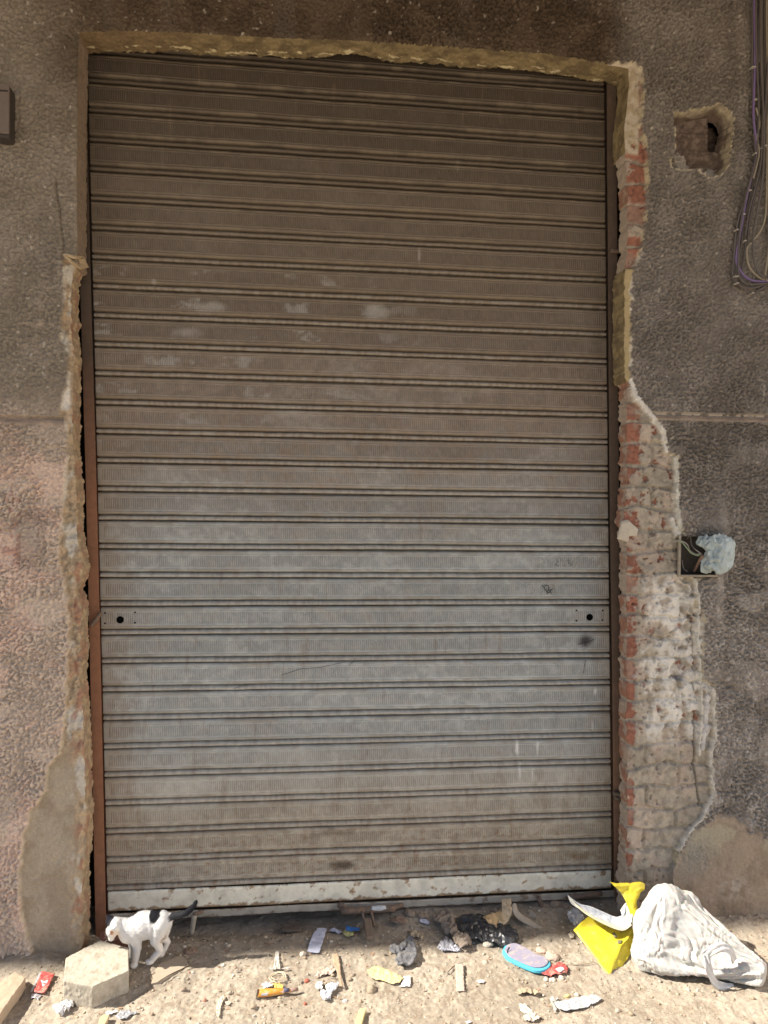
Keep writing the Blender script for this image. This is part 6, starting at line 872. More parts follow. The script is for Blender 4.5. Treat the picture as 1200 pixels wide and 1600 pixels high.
-13,-13,-11,-13,-9,-8,-8,-8,-6,-5,-6,-5,-4,-2,-4,0,-3,-5,-4,1,0,-2,3,8,9,7,7,9,8,8,7,10,11,13,11,23,-14,-12,-15,-12,-11,-11,-11,-7,-7,-7,-8,-5,-4,-2,-6,-5,-4,-3,-2,-1,-1,3,0,2,5,9,9,8,8,10,10,11,12,12,6,10,32,-15,-17,-15,-13,-13,-9,-12,-8,-8,-7,-7,-6,-5,-6,-5,-2,-9,-2,0,-2,1,2,2,6,3,10,8,8,11,10,12,8,11,10,14,13,25,-14,-15,-15,-13,-13,-14,-14,-5,-11,-5,-6,-9,-1,-9,-5,-8,-2,-4,-1,-1,3,0,2,3,6,12,7,11,9,13,12,6,10,14,11,11,30,-14,-17,-15,-11,-17,-10,-14,-10,-8,-4,-11,-4,-7,-8,-6,-5,-3,-3,-2,1,0,2,2,3,11,8,8,9,12,13,12,13,3,12,13,13,28,-15,-16,-14,-14,-13,-13,-11,-11,-11,-7,-8,-7,-9,-7,-2,-4,-4,-3,-7,7,0,1,0,9,16,9,8,7,7,11,12,15,13,5,14,10,25,-13,-17,-11,-16,-14,-11,-13,-12,-11,-7,-9,-9,-7,-4,-2,-7,-3,-3,-6,6,4,-4,0,17,12,14,11,9,4,8,7,13,17,14,3,13,24,-16,-15,-15,-14,-12,-13,-11,-12,-11,-11,-10,-8,-4,-3,-4,-5,-6,0,-6,1,6,3,-2,13,13,14,16,11,11,6,9,4,11,19,11,3,22,-15,-15,-13,-13,-14,-11,-13,-11,-9,-11,-10,-7,-8,-3,-8,-4,-4,-2,-6,1,7,3,1,16,7,16,13,14,14,14,9,7,2,10,23,10,5,-15,-14,-13,-15,-11,-13,-10,-10,-10,-8,-7,-6,-8,-3,-9,-6,-11,-1,5,6,-7,1,5,14,13,4,18,13,16,11,16,13,5,4,9,15,7,-16,-14,-13,-13,-12,-10,-12,-13,-9,-5,-5,-8,-3,-7,-5,-7,-10,3,5,6,-6,-5,0,16,11,6,11,16,15,12,15,
16,15,4,0,10,7,-15,-12,-12,-11,-10,-13,-12,-9,-6,-7,-5,-5,-4,-7,-8,-8,-5,4,6,5,-3,-10,-5,14,12,8,4,14,14,18,14,18,8,19,7,0,-1,-10,-12,-9,-16,-11,-9,-7,-4,-7,-7,-6,-8,-6,-8,-9,-5,-3,6,7,0,-10,2,-13,10,12,11,1,10,15,16,16,15,16,11,10,15,-6,-13,-14,-13,-10,-8,-8,-6,-8,-8,-5,-7,-8,-8,-8,-4,-5,2,4,6,-5,-9,2,-13,4,10,13,5,3,13,16,18,15,16,17,5,17,-9,-12,-12,-9,-8,-9,-8,-10,-7,-6,-9,-6,-6,-6,-5,-4,-4,5,5,3,-11,-8,4,-14,-1,11,13,0,8,7,18,19,16,15,14,7,17,-3,-13,-9,-10,-11,-13,-6,-6,-7,-6,-7,-4,-5,-8,-1,-5,-5,9,4,-4,-13,-5,5,-14,-5,10,13,-4,4,12,13,16,21,16,10,12,20,-7,-8,-10,-11,-10,-5,-6,-5,-7,-7,-6,-5,-10,0,-3,-9,9,4,-3,-11,-10,5,-9,-5,-11,12,11,-6,3,11,13,16,17,19,16,7,16,4,-11,-11,-6,-5,-8,-5,-7,-8,-7,-6,-8,-2,2,-13,1,7,0,-6,-15,2,-8,1,-9,-11,8,11,-7,0,13,14,15,16,15,19,8,18,3,-9,-4,-6,-7,-6,-6,-10,-7,-7,-6,-1,1,-9,-8,8,-5,2,-12,-4,-16,-2,9,-9,-11,3,10,-7,0,10,12,17,14,15,15,15,18,6,0,-5,-11,-7,-4,-11,-8,-5,-6,0,0,-7,-7,-9,2,6,-11,-3,-12,-11,-5,7,-1,-10,-4,9,-9,2,9,12,14,14,14,15,19,12,378,-7,-5,2,-2,3,8,-9,9,0,-10,1,-6,-2,-1,-2,-4,-2,-7,-2,-3,-7,3,-9,5,-12,6,-8,3,-1,0,-4,9,-12,19,-10,-25,-9,35,-17,3,-10,23,-12,-1,-5,10,-4,-2,9,-24,4,-12,12,-29,26,-72,38,-44,17,-59,20,
-48,7,-18,-9,25,-15,31,-3,211,-11,8,11,-8,-8,-8,2,-10,0,-9,-1,-6,-2,-2,-5,8,5,-31,19,-5,4,-13,13,-10,-18,-21,-25,-34,-24,-38,-24,0,33,-5,207,0,10,8,-8,-10,-7,8,-15,-1,-5,-5,0,-4,-11,5,1,4,-18,19,-8,-2,-12,3,1,-35,-5,-31,-42,-31,-25,-8,-4,28,-19,219,5,8,3,-6,-4,-9,4,-17,3,-8,0,0,-10,-7,10,-2,6,-16,19,-12,-5,-11,-14,-9,-7,-23,-23,-43,-28,-6,-17,-3,18,-24,241,0,-3,4,-9,-2,-2,0,-10,-5,-4,4,-11,-11,3,9,-3,7,-13,16,-13,-2,-14,-13,0,-28,-17,-32,-40,-22,7,-16,0,1,-27,262,-6,0,-7,-9,1,-7,-3,-7,-5,2,-3,-13,-10,8,9,-3,9,-13,15,-12,-4,-14,-15,-6,-23,-21,-35,-16,-16,-2,-26,-6,-5,-25,273,-8,-8,5,2,-1,-9,-9,-11,-6,-2,-8,-10,-4,11,3,-1,9,-9,12,-12,-5,-13,-19,-21,-11,-23,-26,-6,-34,-16,-5,-10,-7,-23,282,-8,3,-3,-10,-11,0,-10,9,-6,-12,-11,-6,-4,11,-6,8,6,-9,12,-12,-7,-18,-17,-19,-14,-19,-18,-22,-34,-10,-15,-9,-2,-24,294,-10,-10,7,-11,3,-6,-12,7,-12,-1,-12,-2,-4,-6,9,4,10,-8,5,-13,-8,-17,-20,-23,-11,-23,-17,-25,-26,-17,-18,-8,2,-17,290,7,-14,-10,-5,-2,-7,-6,-10,11,-13,2,-15,9,-5,10,2,-1,6,6,-14,-14,-23,-20,-24,-14,-23,-17,-21,-26,-19,-22,-6,3,-16,305,6,-14,-4,-6,-3,-11,-11,-3,-9,-4,-10,1,13,-4,11,-5,10,6,-4,-10,-16,-22,-27,-24,-20,-24,-17,-21,-23,-29,-14,-3,-3,-16,321,-12,8,-3,-5,-8,-10,-8,-6,-9,-14,-4,9,-2,13,-7,8,8,8,-13,-3,-21,-20,-26,-30,-19,-25,-25,-18,-26,-28,-12,4,-18,-16,326,9,3,3,-6,-13,-10,
-5,-10,-9,-10,-10,8,-1,7,2,10,7,7,-17,1,-24,-20,-27,-30,-21,-26,-28,-20,-27,-22,-18,-2,-22,-16,350,8,-4,8,-12,0,-10,-12,-5,-10,-12,-10,-1,9,5,3,11,8,4,-21,4,-26,-19,-28,-29,-25,-28,-29,-22,-29,-19,-18,-5,-14,-14,344,0,11,0,5,-10,-6,-9,-6,-13,-11,-8,-5,8,2,10,9,9,1,-22,5,-30,-17,-29,-27,-29,-31,-27,-21,-30,-20,-17,-16,-7,-8,343,7,10,3,-2,0,-8,-9,-7,-10,-13,-8,-6,2,6,7,14,9,-3,-24,5,-30,-19,-29,-28,-30,-30,-25,-30,-22,-19,-18,-10,-10,-7,348,6,6,6,4,-6,-6,-9,-8,-10,-13,-5,-8,-1,6,9,11,12,-7,-25,3,-32,-21,-28,-26,-32,-30,-26,-26,-24,-17,-14,-8,-11,-14,359,5,8,6,1,-7,-8,-9,-7,-9,-10,-4,-8,-5,5,7,13,12,-9,-25,1,-35,-20,-28,-28,-32,-29,-26,-27,-20,-17,-9,-11,-15,-15,372,6,5,-2,6,-6,-9,-9,-6,-8,-8,-4,-7,-10,3,7,12,12,-10,-25,-3,-37,-19,-28,-31,-30,-27,-29,-23,-18,-11,-14,-12,-16,-14,381,8,3,-6,-3,4,-8,-8,-8,-8,-6,-5,-8,-7,-1,6,10,12,-11,-26,-7,-36,-19,-29,-32,-29,-28,-28,-19,-15,-12,-15,-15,-16,-14,385,4,6,2,-2,-7,1,-8,-11,-7,-3,-5,-7,-7,-6,4,10,12,-15,-24,-14,-35,-17,-31,-32,-28,-28,-25,-16,-14,-14,-16,-14,-16,-13,379,5,5,2,2,1,-6,-7,-1,-9,-7,-4,-5,-7,-11,10,6,8,-15,-28,-17,-34,-18,-31,-32,-27,-28,-19,-15,-16,-13,-18,-13,-15,-16,369,3,8,-1,-3,12,9,-8,-8,2,-7,-7,-5,-6,-3,-12,11,13,-17,-19,-32,-35,-18,-31,-28,-31,-23,-17,-16,-15,-15,-17,-15,-18,-17,362,5,4,-9,11,10,8,8,-5,-3,-9,1,-6,-5,-7,-8,1,13,-20,-19,-28,-35,
-23,-29,-30,-28,-20,-15,-14,-18,-19,-15,-20,-16,-19,347,7,8,0,-5,9,11,11,3,-1,-3,-2,-4,-9,-8,-2,16,5,-16,-31,-30,-34,-29,-22,-31,-24,-17,-19,-15,-19,-19,-17,-20,-22,-16,335,7,7,-1,7,-4,10,11,10,-7,-4,-2,-5,12,-13,14,-12,3,3,-25,-34,-40,-34,-13,-32,-15,-16,-19,-21,-20,-21,-22,-21,-19,-12,328,-1,0,10,4,3,-1,10,7,7,-4,-6,6,-8,14,-8,8,8,-13,-16,-39,-46,-31,-9,-18,-19,-23,-22,-23,-21,-25,-19,-17,-15,-15,319,4,5,-7,5,5,1,2,5,8,9,-3,-7,13,5,4,-6,14,-10,-22,-29,-46,-35,-20,-12,-26,-22,-24,-21,-21,-18,-14,-15,-17,-18,324,2,0,-6,0,0,3,4,3,2,7,-3,4,14,-4,3,9,7,-10,-24,-24,-35,-34,-30,-22,-22,-20,-18,-20,-14,-17,-19,-20,-18,-20,325,0,3,-5,-2,2,0,0,2,2,0,15,5,-6,13,-8,3,12,-8,-22,-22,-33,-41,-20,-26,-16,-18,-18,-17,-19,-21,-20,-21,-18,-20,327,-2,4,-3,-2,0,2,2,2,1,4,0,12,-5,-6,5,3,8,-5,-23,-25,-39,-30,-21,-27,-10,-15,-18,-21,-19,-19,-20,-20,-20,-20,327,1,3,-3,0,1,3,4,4,2,2,-2,-9,-7,1,11,-2,7,-3,-22,-28,-37,-30,-14,-21,-9,-22,-20,-22,-18,-20,-19,-19,-20,-18,331,2,-3,0,2,6,2,1,0,1,-5,-8,-7,4,-1,-4,-1,19,-14,-18,-27,-32,-33,-14,-20,-9,-18,-20,-20,-20,-19,-20,-19,-20,-18,337,2,-4,3,5,1,-3,0,0,-6,-9,-4,5,0,-6,2,-7,14,-21,-9,-32,-33,-23,-22,4,-18,-16,-20,-23,-20,-21,-20,-20,-19,-15,340,-3,1,4,-1,-6,0,1,-6,-9,-1,5,-1,-6,-4,-8,-7,11,-20,-1,-35,-22,-22,-17,-5,-19,-16,-18,-17,-17,-18,-21,-18,-16,-15,327,-1,
4,-3,-7,-1,3,-7,-8,1,3,-5,-4,-7,-7,-7,-8,0,6,-18,-22,-28,-18,-18,-8,-15,-18,-16,-18,-16,-17,-17,-16,-18,-16,37,1,-1,14,-20,33,-15,2,-26,7,-12,14,-20,14,-28,30,-19,-17,11,-21,8,9,11,23,-11,21,-18,8,-7,0,19,-8,-18,-33,-26,6,-40,0,-21,2,-14,11,-15,10,3,9,6,8,-1,18,-16,9,8,9,-25,14,-38,10,-28,13,-26,13,-23,11,-20,7,-19,1,-17,0,199,9,-14,12,-12,-19,1,1,3,27,-31,-9,20,12,-5,14,-4,-50,-59,-14,-10,-10,12,1,2,6,26,-17,-27,-15,-12,-11,-14,-9,-10,205,4,-6,0,0,-15,-8,2,-3,17,-3,-26,10,12,8,-3,-4,-36,-41,-20,-16,-16,10,2,-6,28,7,-16,-17,-23,-11,-9,-13,-14,-12,217,4,-5,-12,4,2,-1,2,-17,-5,15,-13,-7,-1,0,-1,-2,-21,-41,-13,-25,-9,11,-9,31,19,-20,-12,-10,-26,-13,-16,-9,-13,-10,233,-4,-14,-6,-3,3,2,14,-5,-19,4,-5,-5,2,4,-21,8,-11,-44,-36,-8,-23,6,34,13,16,-40,-14,-11,-9,-17,-20,-9,-11,-12,256,-19,-7,0,-15,-12,7,13,2,-9,-11,-8,-2,9,1,-11,4,1,-55,-33,1,-28,23,-2,37,-4,-36,-18,-19,-9,-10,-15,-17,-7,-16,257,-24,-12,1,2,-25,8,4,-2,2,-5,-12,2,20,10,-9,-1,-13,-43,-22,-24,6,15,-14,25,-19,-22,-9,-27,-16,-6,-16,-12,-8,-17,276,-17,-28,-20,14,3,-24,-4,0,2,0,-9,14,-1,20,6,-10,-12,-55,-6,-19,11,-4,-18,26,-27,-17,-4,-25,-18,-10,-15,-12,-7,-12,271,-13,-39,-24,3,12,11,5,-18,-7,10,-7,-1,-4,25,11,-9,-16,-48,-8,-20,3,-5,-23,31,-25,-21,-1,-22,-20,-13,-9,-17,-6,-8,271,-11,-31,-30,-17,28,-2,21,-12,6,-19,-11,-5,15,7,14,-11,
-15,-33,-10,-25,-4,3,-6,25,-33,-22,-7,-19,-19,-14,-9,-13,-13,-4,275,-12,-16,-47,-15,20,29,-9,-13,0,-11,-2,4,-4,-6,11,-2,-4,-33,-25,-16,-7,7,3,22,-34,-18,-12,-14,-20,-15,-13,-9,-13,-9,278,-16,-1,-52,-29,24,36,-6,-8,-25,6,5,-19,-5,5,-2,-7,4,-31,-9,-7,-18,12,14,-7,-28,-22,-13,-7,-18,-13,-14,-14,-7,-10,285,-13,-2,-11,-63,-7,34,14,-10,-20,-15,9,-13,7,-6,-2,-7,-5,-21,-24,0,-6,18,-4,-10,-18,-27,-5,-17,-5,-17,-12,-12,-15,-7,277,0,-11,-8,-45,-13,27,-1,-13,-7,-6,0,-11,-4,-5,8,-9,-8,-26,-18,16,4,-18,3,-13,-16,-16,-19,-6,-13,-7,-9,-13,-11,-16,289,-8,-10,-25,-26,-11,3,2,4,-9,-10,-10,-2,16,-8,-12,-7,-9,-32,-2,4,15,-21,-8,-13,-11,-15,-11,-19,-5,-12,-5,-4,-14,-7,285,-12,-8,-32,-16,-21,-7,14,7,-10,1,-11,7,-12,-10,-8,-10,-11,-15,10,0,-13,-16,-13,-12,-13,-10,-12,-9,-17,-2,-11,-5,-2,-8,275,-31,-10,-11,-7,-3,-10,-1,-6,-9,6,-14,6,-8,-8,-11,-9,-7,7,-12,-8,-13,-15,-13,-12,-9,-12,-16,-12,-3,-15,-3,-7,-4,-3,262,-10,-16,-11,2,-14,-7,-4,11,-4,-6,-1,-9,-9,-8,-10,-9,-10,-9,-6,-11,-9,-13,-6,-13,-21,-11,-11,-4,-13,-7,-14,-5,-2,-4,278,-15,-15,-5,-14,4,-8,-13,11,-6,-17,2,-6,-11,-10,-8,-11,-11,-10,-5,-14,-8,-7,-10,-6,-11,-10,-19,-10,-11,-10,-9,-9,-6,-1,293,-15,-2,-19,-9,-3,-13,4,-12,-8,11,-13,-10,-9,-10,-10,-10,-7,-29,-6,-11,-10,-8,-7,-9,-6,-5,-8,-5,-10,-12,-13,-11,-10,-12,324,-15,-22,-14,-6,-12,0,-12,0,-9,-8,-12,-9,-11,-10,-10,-9,-8,-11,-20,-13,-11,-12,-6,-7,-8,-4,-5,-5,-6,-7,-5,
-7,-8,-10,302,-3,-17,-12,-14,-14,-3,-12,1,-15,-7,-11,-9,-12,-11,-8,-6,-8,-17,-15,-15,-13,-12,-11,-8,-7,-4,-5,-5,-6,-8,-3,-6,-2,-3,299,-18,-5,-14,-2,-15,-16,5,-11,-9,-14,-12,-14,-7,-7,-4,-6,-7,-20,-13,-12,-17,-10,-9,-11,-15,-9,-8,-4,-6,-5,-6,-4,2,-7,307,-10,-17,2,-13,-13,-9,-7,-14,-11,-13,-9,-9,-7,-4,-5,-7,-6,-16,-15,-14,-13,-11,-15,-13,-11,-10,-9,-9,-6,-4,-5,-1,1,-11,323,-23,-13,-5,-15,-11,-10,-6,-14,-8,-6,-6,-3,-5,-4,-5,-4,-8,-13,-15,-13,-15,-13,-13,-10,-14,-13,-13,-11,-13,-8,-5,2,-4,-1,317,-16,-16,-7,-14,3,-12,-12,-11,-2,-8,-2,-4,-4,-5,-5,-4,-5,-18,-12,-15,-13,-14,-11,-15,-9,-15,-11,-16,-11,-11,-15,-9,-7,-1,323,-14,-3,-11,-9,-11,-1,-12,-10,-1,-2,-4,-3,-3,-5,-3,-5,-6,-16,-15,-13,-14,-14,-15,-16,-8,-13,-12,-12,-9,-14,-12,-15,-14,-9,328,-5,-16,-13,2,-11,-10,-2,-12,-10,-4,-4,-4,3,-1,-9,1,-3,-18,-12,-15,-21,-17,-13,-7,-19,-16,-12,-12,-12,-10,-9,-2,-11,-14,323,-9,-9,-10,-4,-9,-11,-1,-10,-12,-8,-6,-5,-3,6,-11,-6,4,-9,-19,-21,-9,-16,-20,-14,-10,-6,-14,-11,-10,-6,-14,-12,-11,-9,322,-6,-13,-11,-9,1,-13,-1,-11,-8,-9,-9,-3,-11,4,-2,-15,-6,1,-25,-10,-16,-12,-10,-11,-5,-13,-6,-14,-11,-10,-9,-12,-13,-11,313,-4,-12,-9,-11,-9,-3,-13,1,-12,-13,1,-10,-11,-6,-1,5,-11,-16,-9,-1,-14,-8,-14,-11,-7,-12,-13,-7,-10,-14,-8,-13,-10,-13,299,-4,-10,-9,-10,-7,-4,-14,-10,-1,-10,-10,0,-7,-13,-1,8,-12,-3,-10,-10,-3,-11,-14,-9,-7,-16,-10,-9,-10,-13,-9,-12,-10,-13,289,-10,-7,-7,-9,-10,-6,-9,-10,-4,-10,-7,
-9,1,-8,6,-8,-5,-13,12,-13,-4,-10,-14,-10,-11,-11,-9,-13,-8,-12,-10,-14,-10,-12,276,-13,-10,2,-9,-11,-10,-4,-10,-9,-6,-1,-10,-9,4,-3,7,-5,-23,9,1,-6,-14,-9,-10,-12,-11,-12,-8,-12,-11,-12,-10,-11,-13,261,-10,-11,2,-10,-10,-4,-9,-9,-8,0,-10,-4,-6,-8,8,-7,-6,-13,5,-5,-3,4,-9,-9,-12,-9,-11,-13,-9,-12,-11,-12,-13,-9,238,-7,1,-9,-4,-8,-9,-9,-1,-9,-10,1,-1,-8,-9,5,-8,-5,-9,-11,1,5,-6,3,-7,-6,-14,-12,-11,-11,-12,-11,-10,-12,-12,354,-14,-5,-9,16,4,-5,-8,-11,-7,4,4,2,-16,-5,-9,-7,11,-11,-10,16,-12,-5,19,-10,-3,8,-10,-14,-13,-6,14,-3,-11,-21,125,-9,-15,0,15,4,-4,-7,-11,-2,-1,-9,10,-7,-11,-15,-3,17,-12,-5,18,-20,9,7,-9,-11,0,-10,-8,-17,-1,0,9,-17,-13,125,-3,-15,8,7,-1,-5,-7,2,-5,-6,-11,2,1,-7,-15,-8,16,-10,10,-12,2,-12,3,-1,13,-13,-11,-16,-11,-12,18,-5,-4,-12,118,7,-13,-10,6,1,3,-14,11,-6,-7,-9,2,-12,1,-15,-5,16,-5,-9,-4,8,-16,14,-12,-8,-10,-9,-6,2,1,-6,-24,13,0,123,7,-13,-20,-5,5,13,-10,-5,4,-10,-5,3,-7,-9,0,-8,17,-5,-21,-1,-8,-7,7,-22,2,5,-14,11,6,-14,-9,-12,-5,-5,140,-2,-10,-18,-9,2,10,10,-9,-9,2,1,-10,0,-8,-10,6,2,-6,-16,-6,-10,14,-19,-5,1,-10,15,-15,7,-11,5,-7,-20,-15,142,4,-14,1,-13,-7,14,5,-7,-4,-5,-1,-7,0,-7,-9,9,-4,-14,1,-20,10,17,-18,-11,-1,1,-4,-22,5,1,4,-19,-11,-12,126,9,-11,3,-15,-7,14,1,2,-9,9,-12,-2,-8,2,-15,4,-2,1,2,-13,11,-10,-19,9,-9,-8,
-8,-8,-6,19,-25,-11,-5,9,101,4,5,-12,-1,-10,14,-9,8,-10,2,0,-6,-5,4,-3,-8,6,1,-28,-5,29,-18,0,-13,-13,-8,-7,9,-1,10,-3,-19,-41,-1,134,-2,-4,-7,16,-13,3,-5,4,-13,7,0,-9,-7,-5,10,-11,6,-10,-21,18,15,-10,-15,-19,0,3,-14,13,-15,9,-10,-32,-39,-8,156,2,-8,9,7,-11,-7,4,-5,-1,-2,0,3,-15,-4,3,10,-13,-20,13,-1,15,-14,-4,-11,-4,-8,-1,-5,-1,3,-34,-41,-16,1,145,6,-8,4,10,-5,-9,-3,-5,11,-16,-4,4,2,-7,12,-2,-23,17,8,1,-13,-7,-14,-3,15,-11,7,-5,-15,-8,-35,-27,-5,23,97,8,-10,4,9,-3,-3,-20,7,-2,-11,5,27,-17,-6,13,-18,0,2,15,-13,17,-18,-13,3,9,-8,2,-14,-9,-18,-3,-12,-15,4,80,8,-8,6,5,-3,-1,-3,-13,-2,-2,15,21,-3,-18,-4,-8,16,-10,23,-15,14,-2,-14,-10,-19,13,-7,-19,-12,-17,-1,0,-5,-9,77,8,-10,3,10,-4,2,-5,-14,2,15,1,16,-12,0,-4,-2,15,-8,8,5,-9,-3,-21,-3,-21,-24,2,-26,-17,-13,45,9,-15,-10,76,-1,-8,0,9,2,9,-7,-14,8,15,9,-13,-8,17,-7,15,9,-9,12,-18,4,-28,-2,-23,-17,-37,4,-22,-10,-1,8,34,-10,3,82,-16,-8,7,1,10,0,9,-17,8,8,-6,-6,7,24,-14,10,-1,15,-12,-10,-12,14,-11,-35,-32,-15,-1,-9,-31,-12,4,3,3,8,114,-22,18,19,-5,-6,-7,6,-14,-1,3,-1,0,13,19,3,-14,5,21,-20,-9,5,10,-25,-46,-15,-7,-5,-17,-35,-11,-18,-6,16,-1,129,-9,9,-4,-11,0,5,-9,-15,10,17,9,18,-12,-11,19,14,-3,-8,-9,26,-6,-18,-58,-9,-7,1,2,-8,-21,-22,-30,-2,-10,-16,196,5,-9,10,-22,-11,-10,
-22,4,-9,28,13,-12,-18,11,11,-8,-4,10,22,9,-18,-34,-28,-12,-4,-6,-5,9,-6,-8,-11,-4,-42,-19,168,5,4,-13,-26,-11,-1,2,3,14,36,13,-14,-13,-6,-17,0,-20,6,22,5,-19,-26,-24,-30,-21,28,-4,1,-8,-12,-33,4,-16,-21,202,-1,-8,-11,-1,6,0,-12,-2,24,2,-6,-11,-12,-9,-2,8,-10,-11,-8,-9,-35,-6,-8,-45,-20,10,0,-23,-4,-8,-5,12,12,0,189,-9,-7,-5,12,-9,4,2,26,4,12,-7,-7,-24,-3,-8,-19,-21,-24,-24,-31,-9,-3,-25,-22,-14,-5,8,-9,7,8,7,18,-3,6,186,-7,-4,-5,4,-8,3,24,1,-7,-9,-8,-14,-18,0,-14,-21,-19,-42,-12,-4,-7,-18,-7,12,-8,-15,13,-5,0,8,8,-2,-5,-12,188,12,0,-6,-2,0,-12,3,-9,-23,-39,-6,-4,-12,-10,15,-37,-28,-10,5,-8,15,-31,13,10,10,-16,-21,22,-10,20,13,7,-7,-3,152,2,2,-1,-6,-23,-33,-23,-4,-6,-11,-5,-1,-9,-4,-14,-43,-9,-7,18,10,-11,-3,-7,9,11,-1,-1,-8,3,7,3,11,6,-18,165,-9,-14,1,-9,-46,-8,-16,-7,-4,-9,-6,-8,-4,-8,-13,-35,-6,1,-14,9,8,0,-7,-8,26,-2,-6,30,21,-4,-5,-2,-1,1,134,-3,5,-3,-11,-12,6,-14,-26,-24,-45,-26,-25,-9,-1,4,-11,0,0,-7,6,-1,5,13,-11,-3,14,17,16,-4,-1,-3,-1,4,3,117,4,-12,21,-2,-5,-3,-22,-15,-60,-42,-17,-18,-7,-3,12,6,-12,1,1,-6,13,-6,14,4,12,2,-9,2,2,-2,-5,-1,-4,14,119,-6,17,-11,-1,-11,-11,-15,-39,-2,-24,-16,-5,-14,-11,11,-2,-12,1,14,3,-13,4,11,13,-4,-9,1,-9,-5,-2,3,-3,1,10,88,4,15,-3,-4,-13,-13,-18,-21,-10,-13,-8,-13,0,5,11,14,0,-1,-9,-8,-7,
14,1,-5,-3,-7,-7,-7,-6,3,-2,0,3,8,69,15,9,-15,-2,-4,-11,-21,1,-3,-2,-10,4,-4,13,6,-1,-13,-6,-10,-9,9,-4,-8,-5,-3,-11,-4,-2,-4,4,-4,-1,6,7,66,9,-9,2,9,-13,-6,-6,-5,-1,-17,7,-7,8,-3,6,-9,0,-8,-8,-8,-1,-5,-4,-5,-5,-3,-5,-3,0,-1,1,-2,3,10,86,9,-7,14,-12,-16,-12,-7,1,-14,-7,5,-9,7,8,-7,-15,4,-10,-2,-7,-7,-6,-4,-4,-4,-7,0,-3,2,0,0,-2,4,6,113,-9,15,-10,-15,-17,-17,1,-11,-12,7,-5,4,-2,-9,2,-11,1,-5,-7,-4,-5,-8,-3,-6,-2,-5,-4,-1,3,-1,0,5,-2,2,507,-4,-3,0,-4,-4,-15,-8,-7,-6,-11,-10,-7,-10,-11,-8,-12,-8,-10,-9,-15,-9,-6,-12,-10,-8,-12,-11,-5,-9,-10,-3,-5,-9,-10,283,-1,-3,-5,-6,-3,-12,-7,-6,-14,-12,-10,-8,-10,-11,-7,-8,-11,-11,-14,-10,-8,-12,-9,-12,-11,-5,-9,-8,-8,-4,-8,-10,-13,-2,287,-4,-2,-4,1,-7,-14,-2,-14,-14,-6,-13,-10,-10,-13,-7,-10,-10,-11,-13,-8,-15,-10,-10,-8,-10,-10,-9,-6,-4,-8,-10,-10,-4,-5,282,7,-3,-3,-6,-8,-3,-10,-15,-5,-15,-13,-9,-13,-13,-9,-8,-10,-13,-10,-14,-12,-10,-10,-13,-8,-8,-4,-6,-6,-10,-7,-3,-6,-9,283,8,-5,-2,-8,-1,-6,-16,-7,-11,-15,-8,-17,-12,-9,-13,-9,-10,-11,-12,-14,-13,-12,-12,-8,-5,-4,-7,-6,-8,-5,-4,-7,-13,-9,293,3,-7,0,-8,1,-12,-6,-13,-15,-12,-10,-13,-13,-13,-11,-7,-11,-11,-14,-13,-15,-11,-11,-3,-5,-4,-8,-6,-6,-6,-9,-10,-11,-9,295,-4,-2,4,-10,0,-12,-8,-14,-9,-15,-10,-13,-13,-11,-12,-9,-11,-9,-15,-18,-10,-12,1,-4,-6,-7,-7,-8,-7,-10,-11,-12,-7,-13,295,4,
-4,-2,-3,-4,-10,-10,-11,-11,-14,-11,-12,-11,-22,-8,-6,-10,-13,-13,-11,-16,3,-7,-8,-8,-8,-9,-7,-12,-9,-7,-12,-9,-11,302,2,-8,-1,-6,-5,-8,-7,-11,-13,-13,-15,-6,-12,-13,-17,-8,-10,-11,-13,-15,1,-9,-9,-10,-11,-9,-10,-9,-9,-7,-6,-9,-9,-13,306,-4,-7,5,-4,-13,-3,-9,-17,-9,-11,-16,-11,-16,-10,-10,-9,-9,-11,-15,0,-14,-9,-15,-9,-11,-10,-7,-9,-5,-13,-4,-6,-15,-7,305,-2,-2,-3,-8,-3,-11,-10,-8,-14,-10,-25,-10,-7,-15,-5,-15,-8,-9,-2,-13,-9,-16,-8,-9,-9,-11,-8,-10,-11,-9,-5,-4,-8,-16,313,-4,-7,-8,1,-6,-11,-10,-10,-13,-12,-21,-10,-14,-11,-9,-12,-3,-10,-8,-6,-15,-6,-13,-13,-8,-12,-12,-8,-7,-4,-12,-7,0,-9,305,-9,-9,5,-9,-11,-5,-10,-8,-14,-12,-20,-16,-13,-8,-11,-2,-12,-11,-9,-2,-13,-12,-10,-11,-8,-14,-4,-5,-8,-8,-12,-10,-1,-6,300,-11,3,-8,-3,-9,-9,-9,-15,-12,-11,-23,-15,-9,-11,-9,-4,-11,1,-7,-13,-17,-11,-12,-10,-9,-6,4,-9,-9,-8,-11,-13,-8,-1,295,-1,-9,5,-12,-11,-3,-15,-13,-14,-14,-18,-14,-11,-10,-4,-14,4,-10,-8,-10,-11,-13,-11,-15,-1,-5,-12,-5,-10,-5,-6,-9,-14,-6,299,-2,6,-10,-12,-5,-18,-6,-15,-13,-24,-7,-15,-10,-11,-7,-4,-9,-10,-8,-9,-10,-13,-8,-12,-1,-13,-7,-9,-7,-9,0,-8,-7,-14,309,5,-6,-9,-12,-10,-12,-16,-16,-15,-20,-9,-11,-10,-12,-1,-14,-1,-3,-9,-10,-12,-14,-15,-9,-8,-6,-6,-2,-11,-13,-5,-6,-3,-1,308,-2,-9,-11,-14,-9,-12,-13,-22,-19,-14,-12,-9,-7,-8,-14,3,-13,1,-11,-6,-8,-11,-12,-10,-15,-1,-5,-8,-8,-10,-13,-10,-4,0,304,-12,-12,-15,-8,-18,-12,-11,-23,-15,-11,-12,-11,-15,9,-14,6,
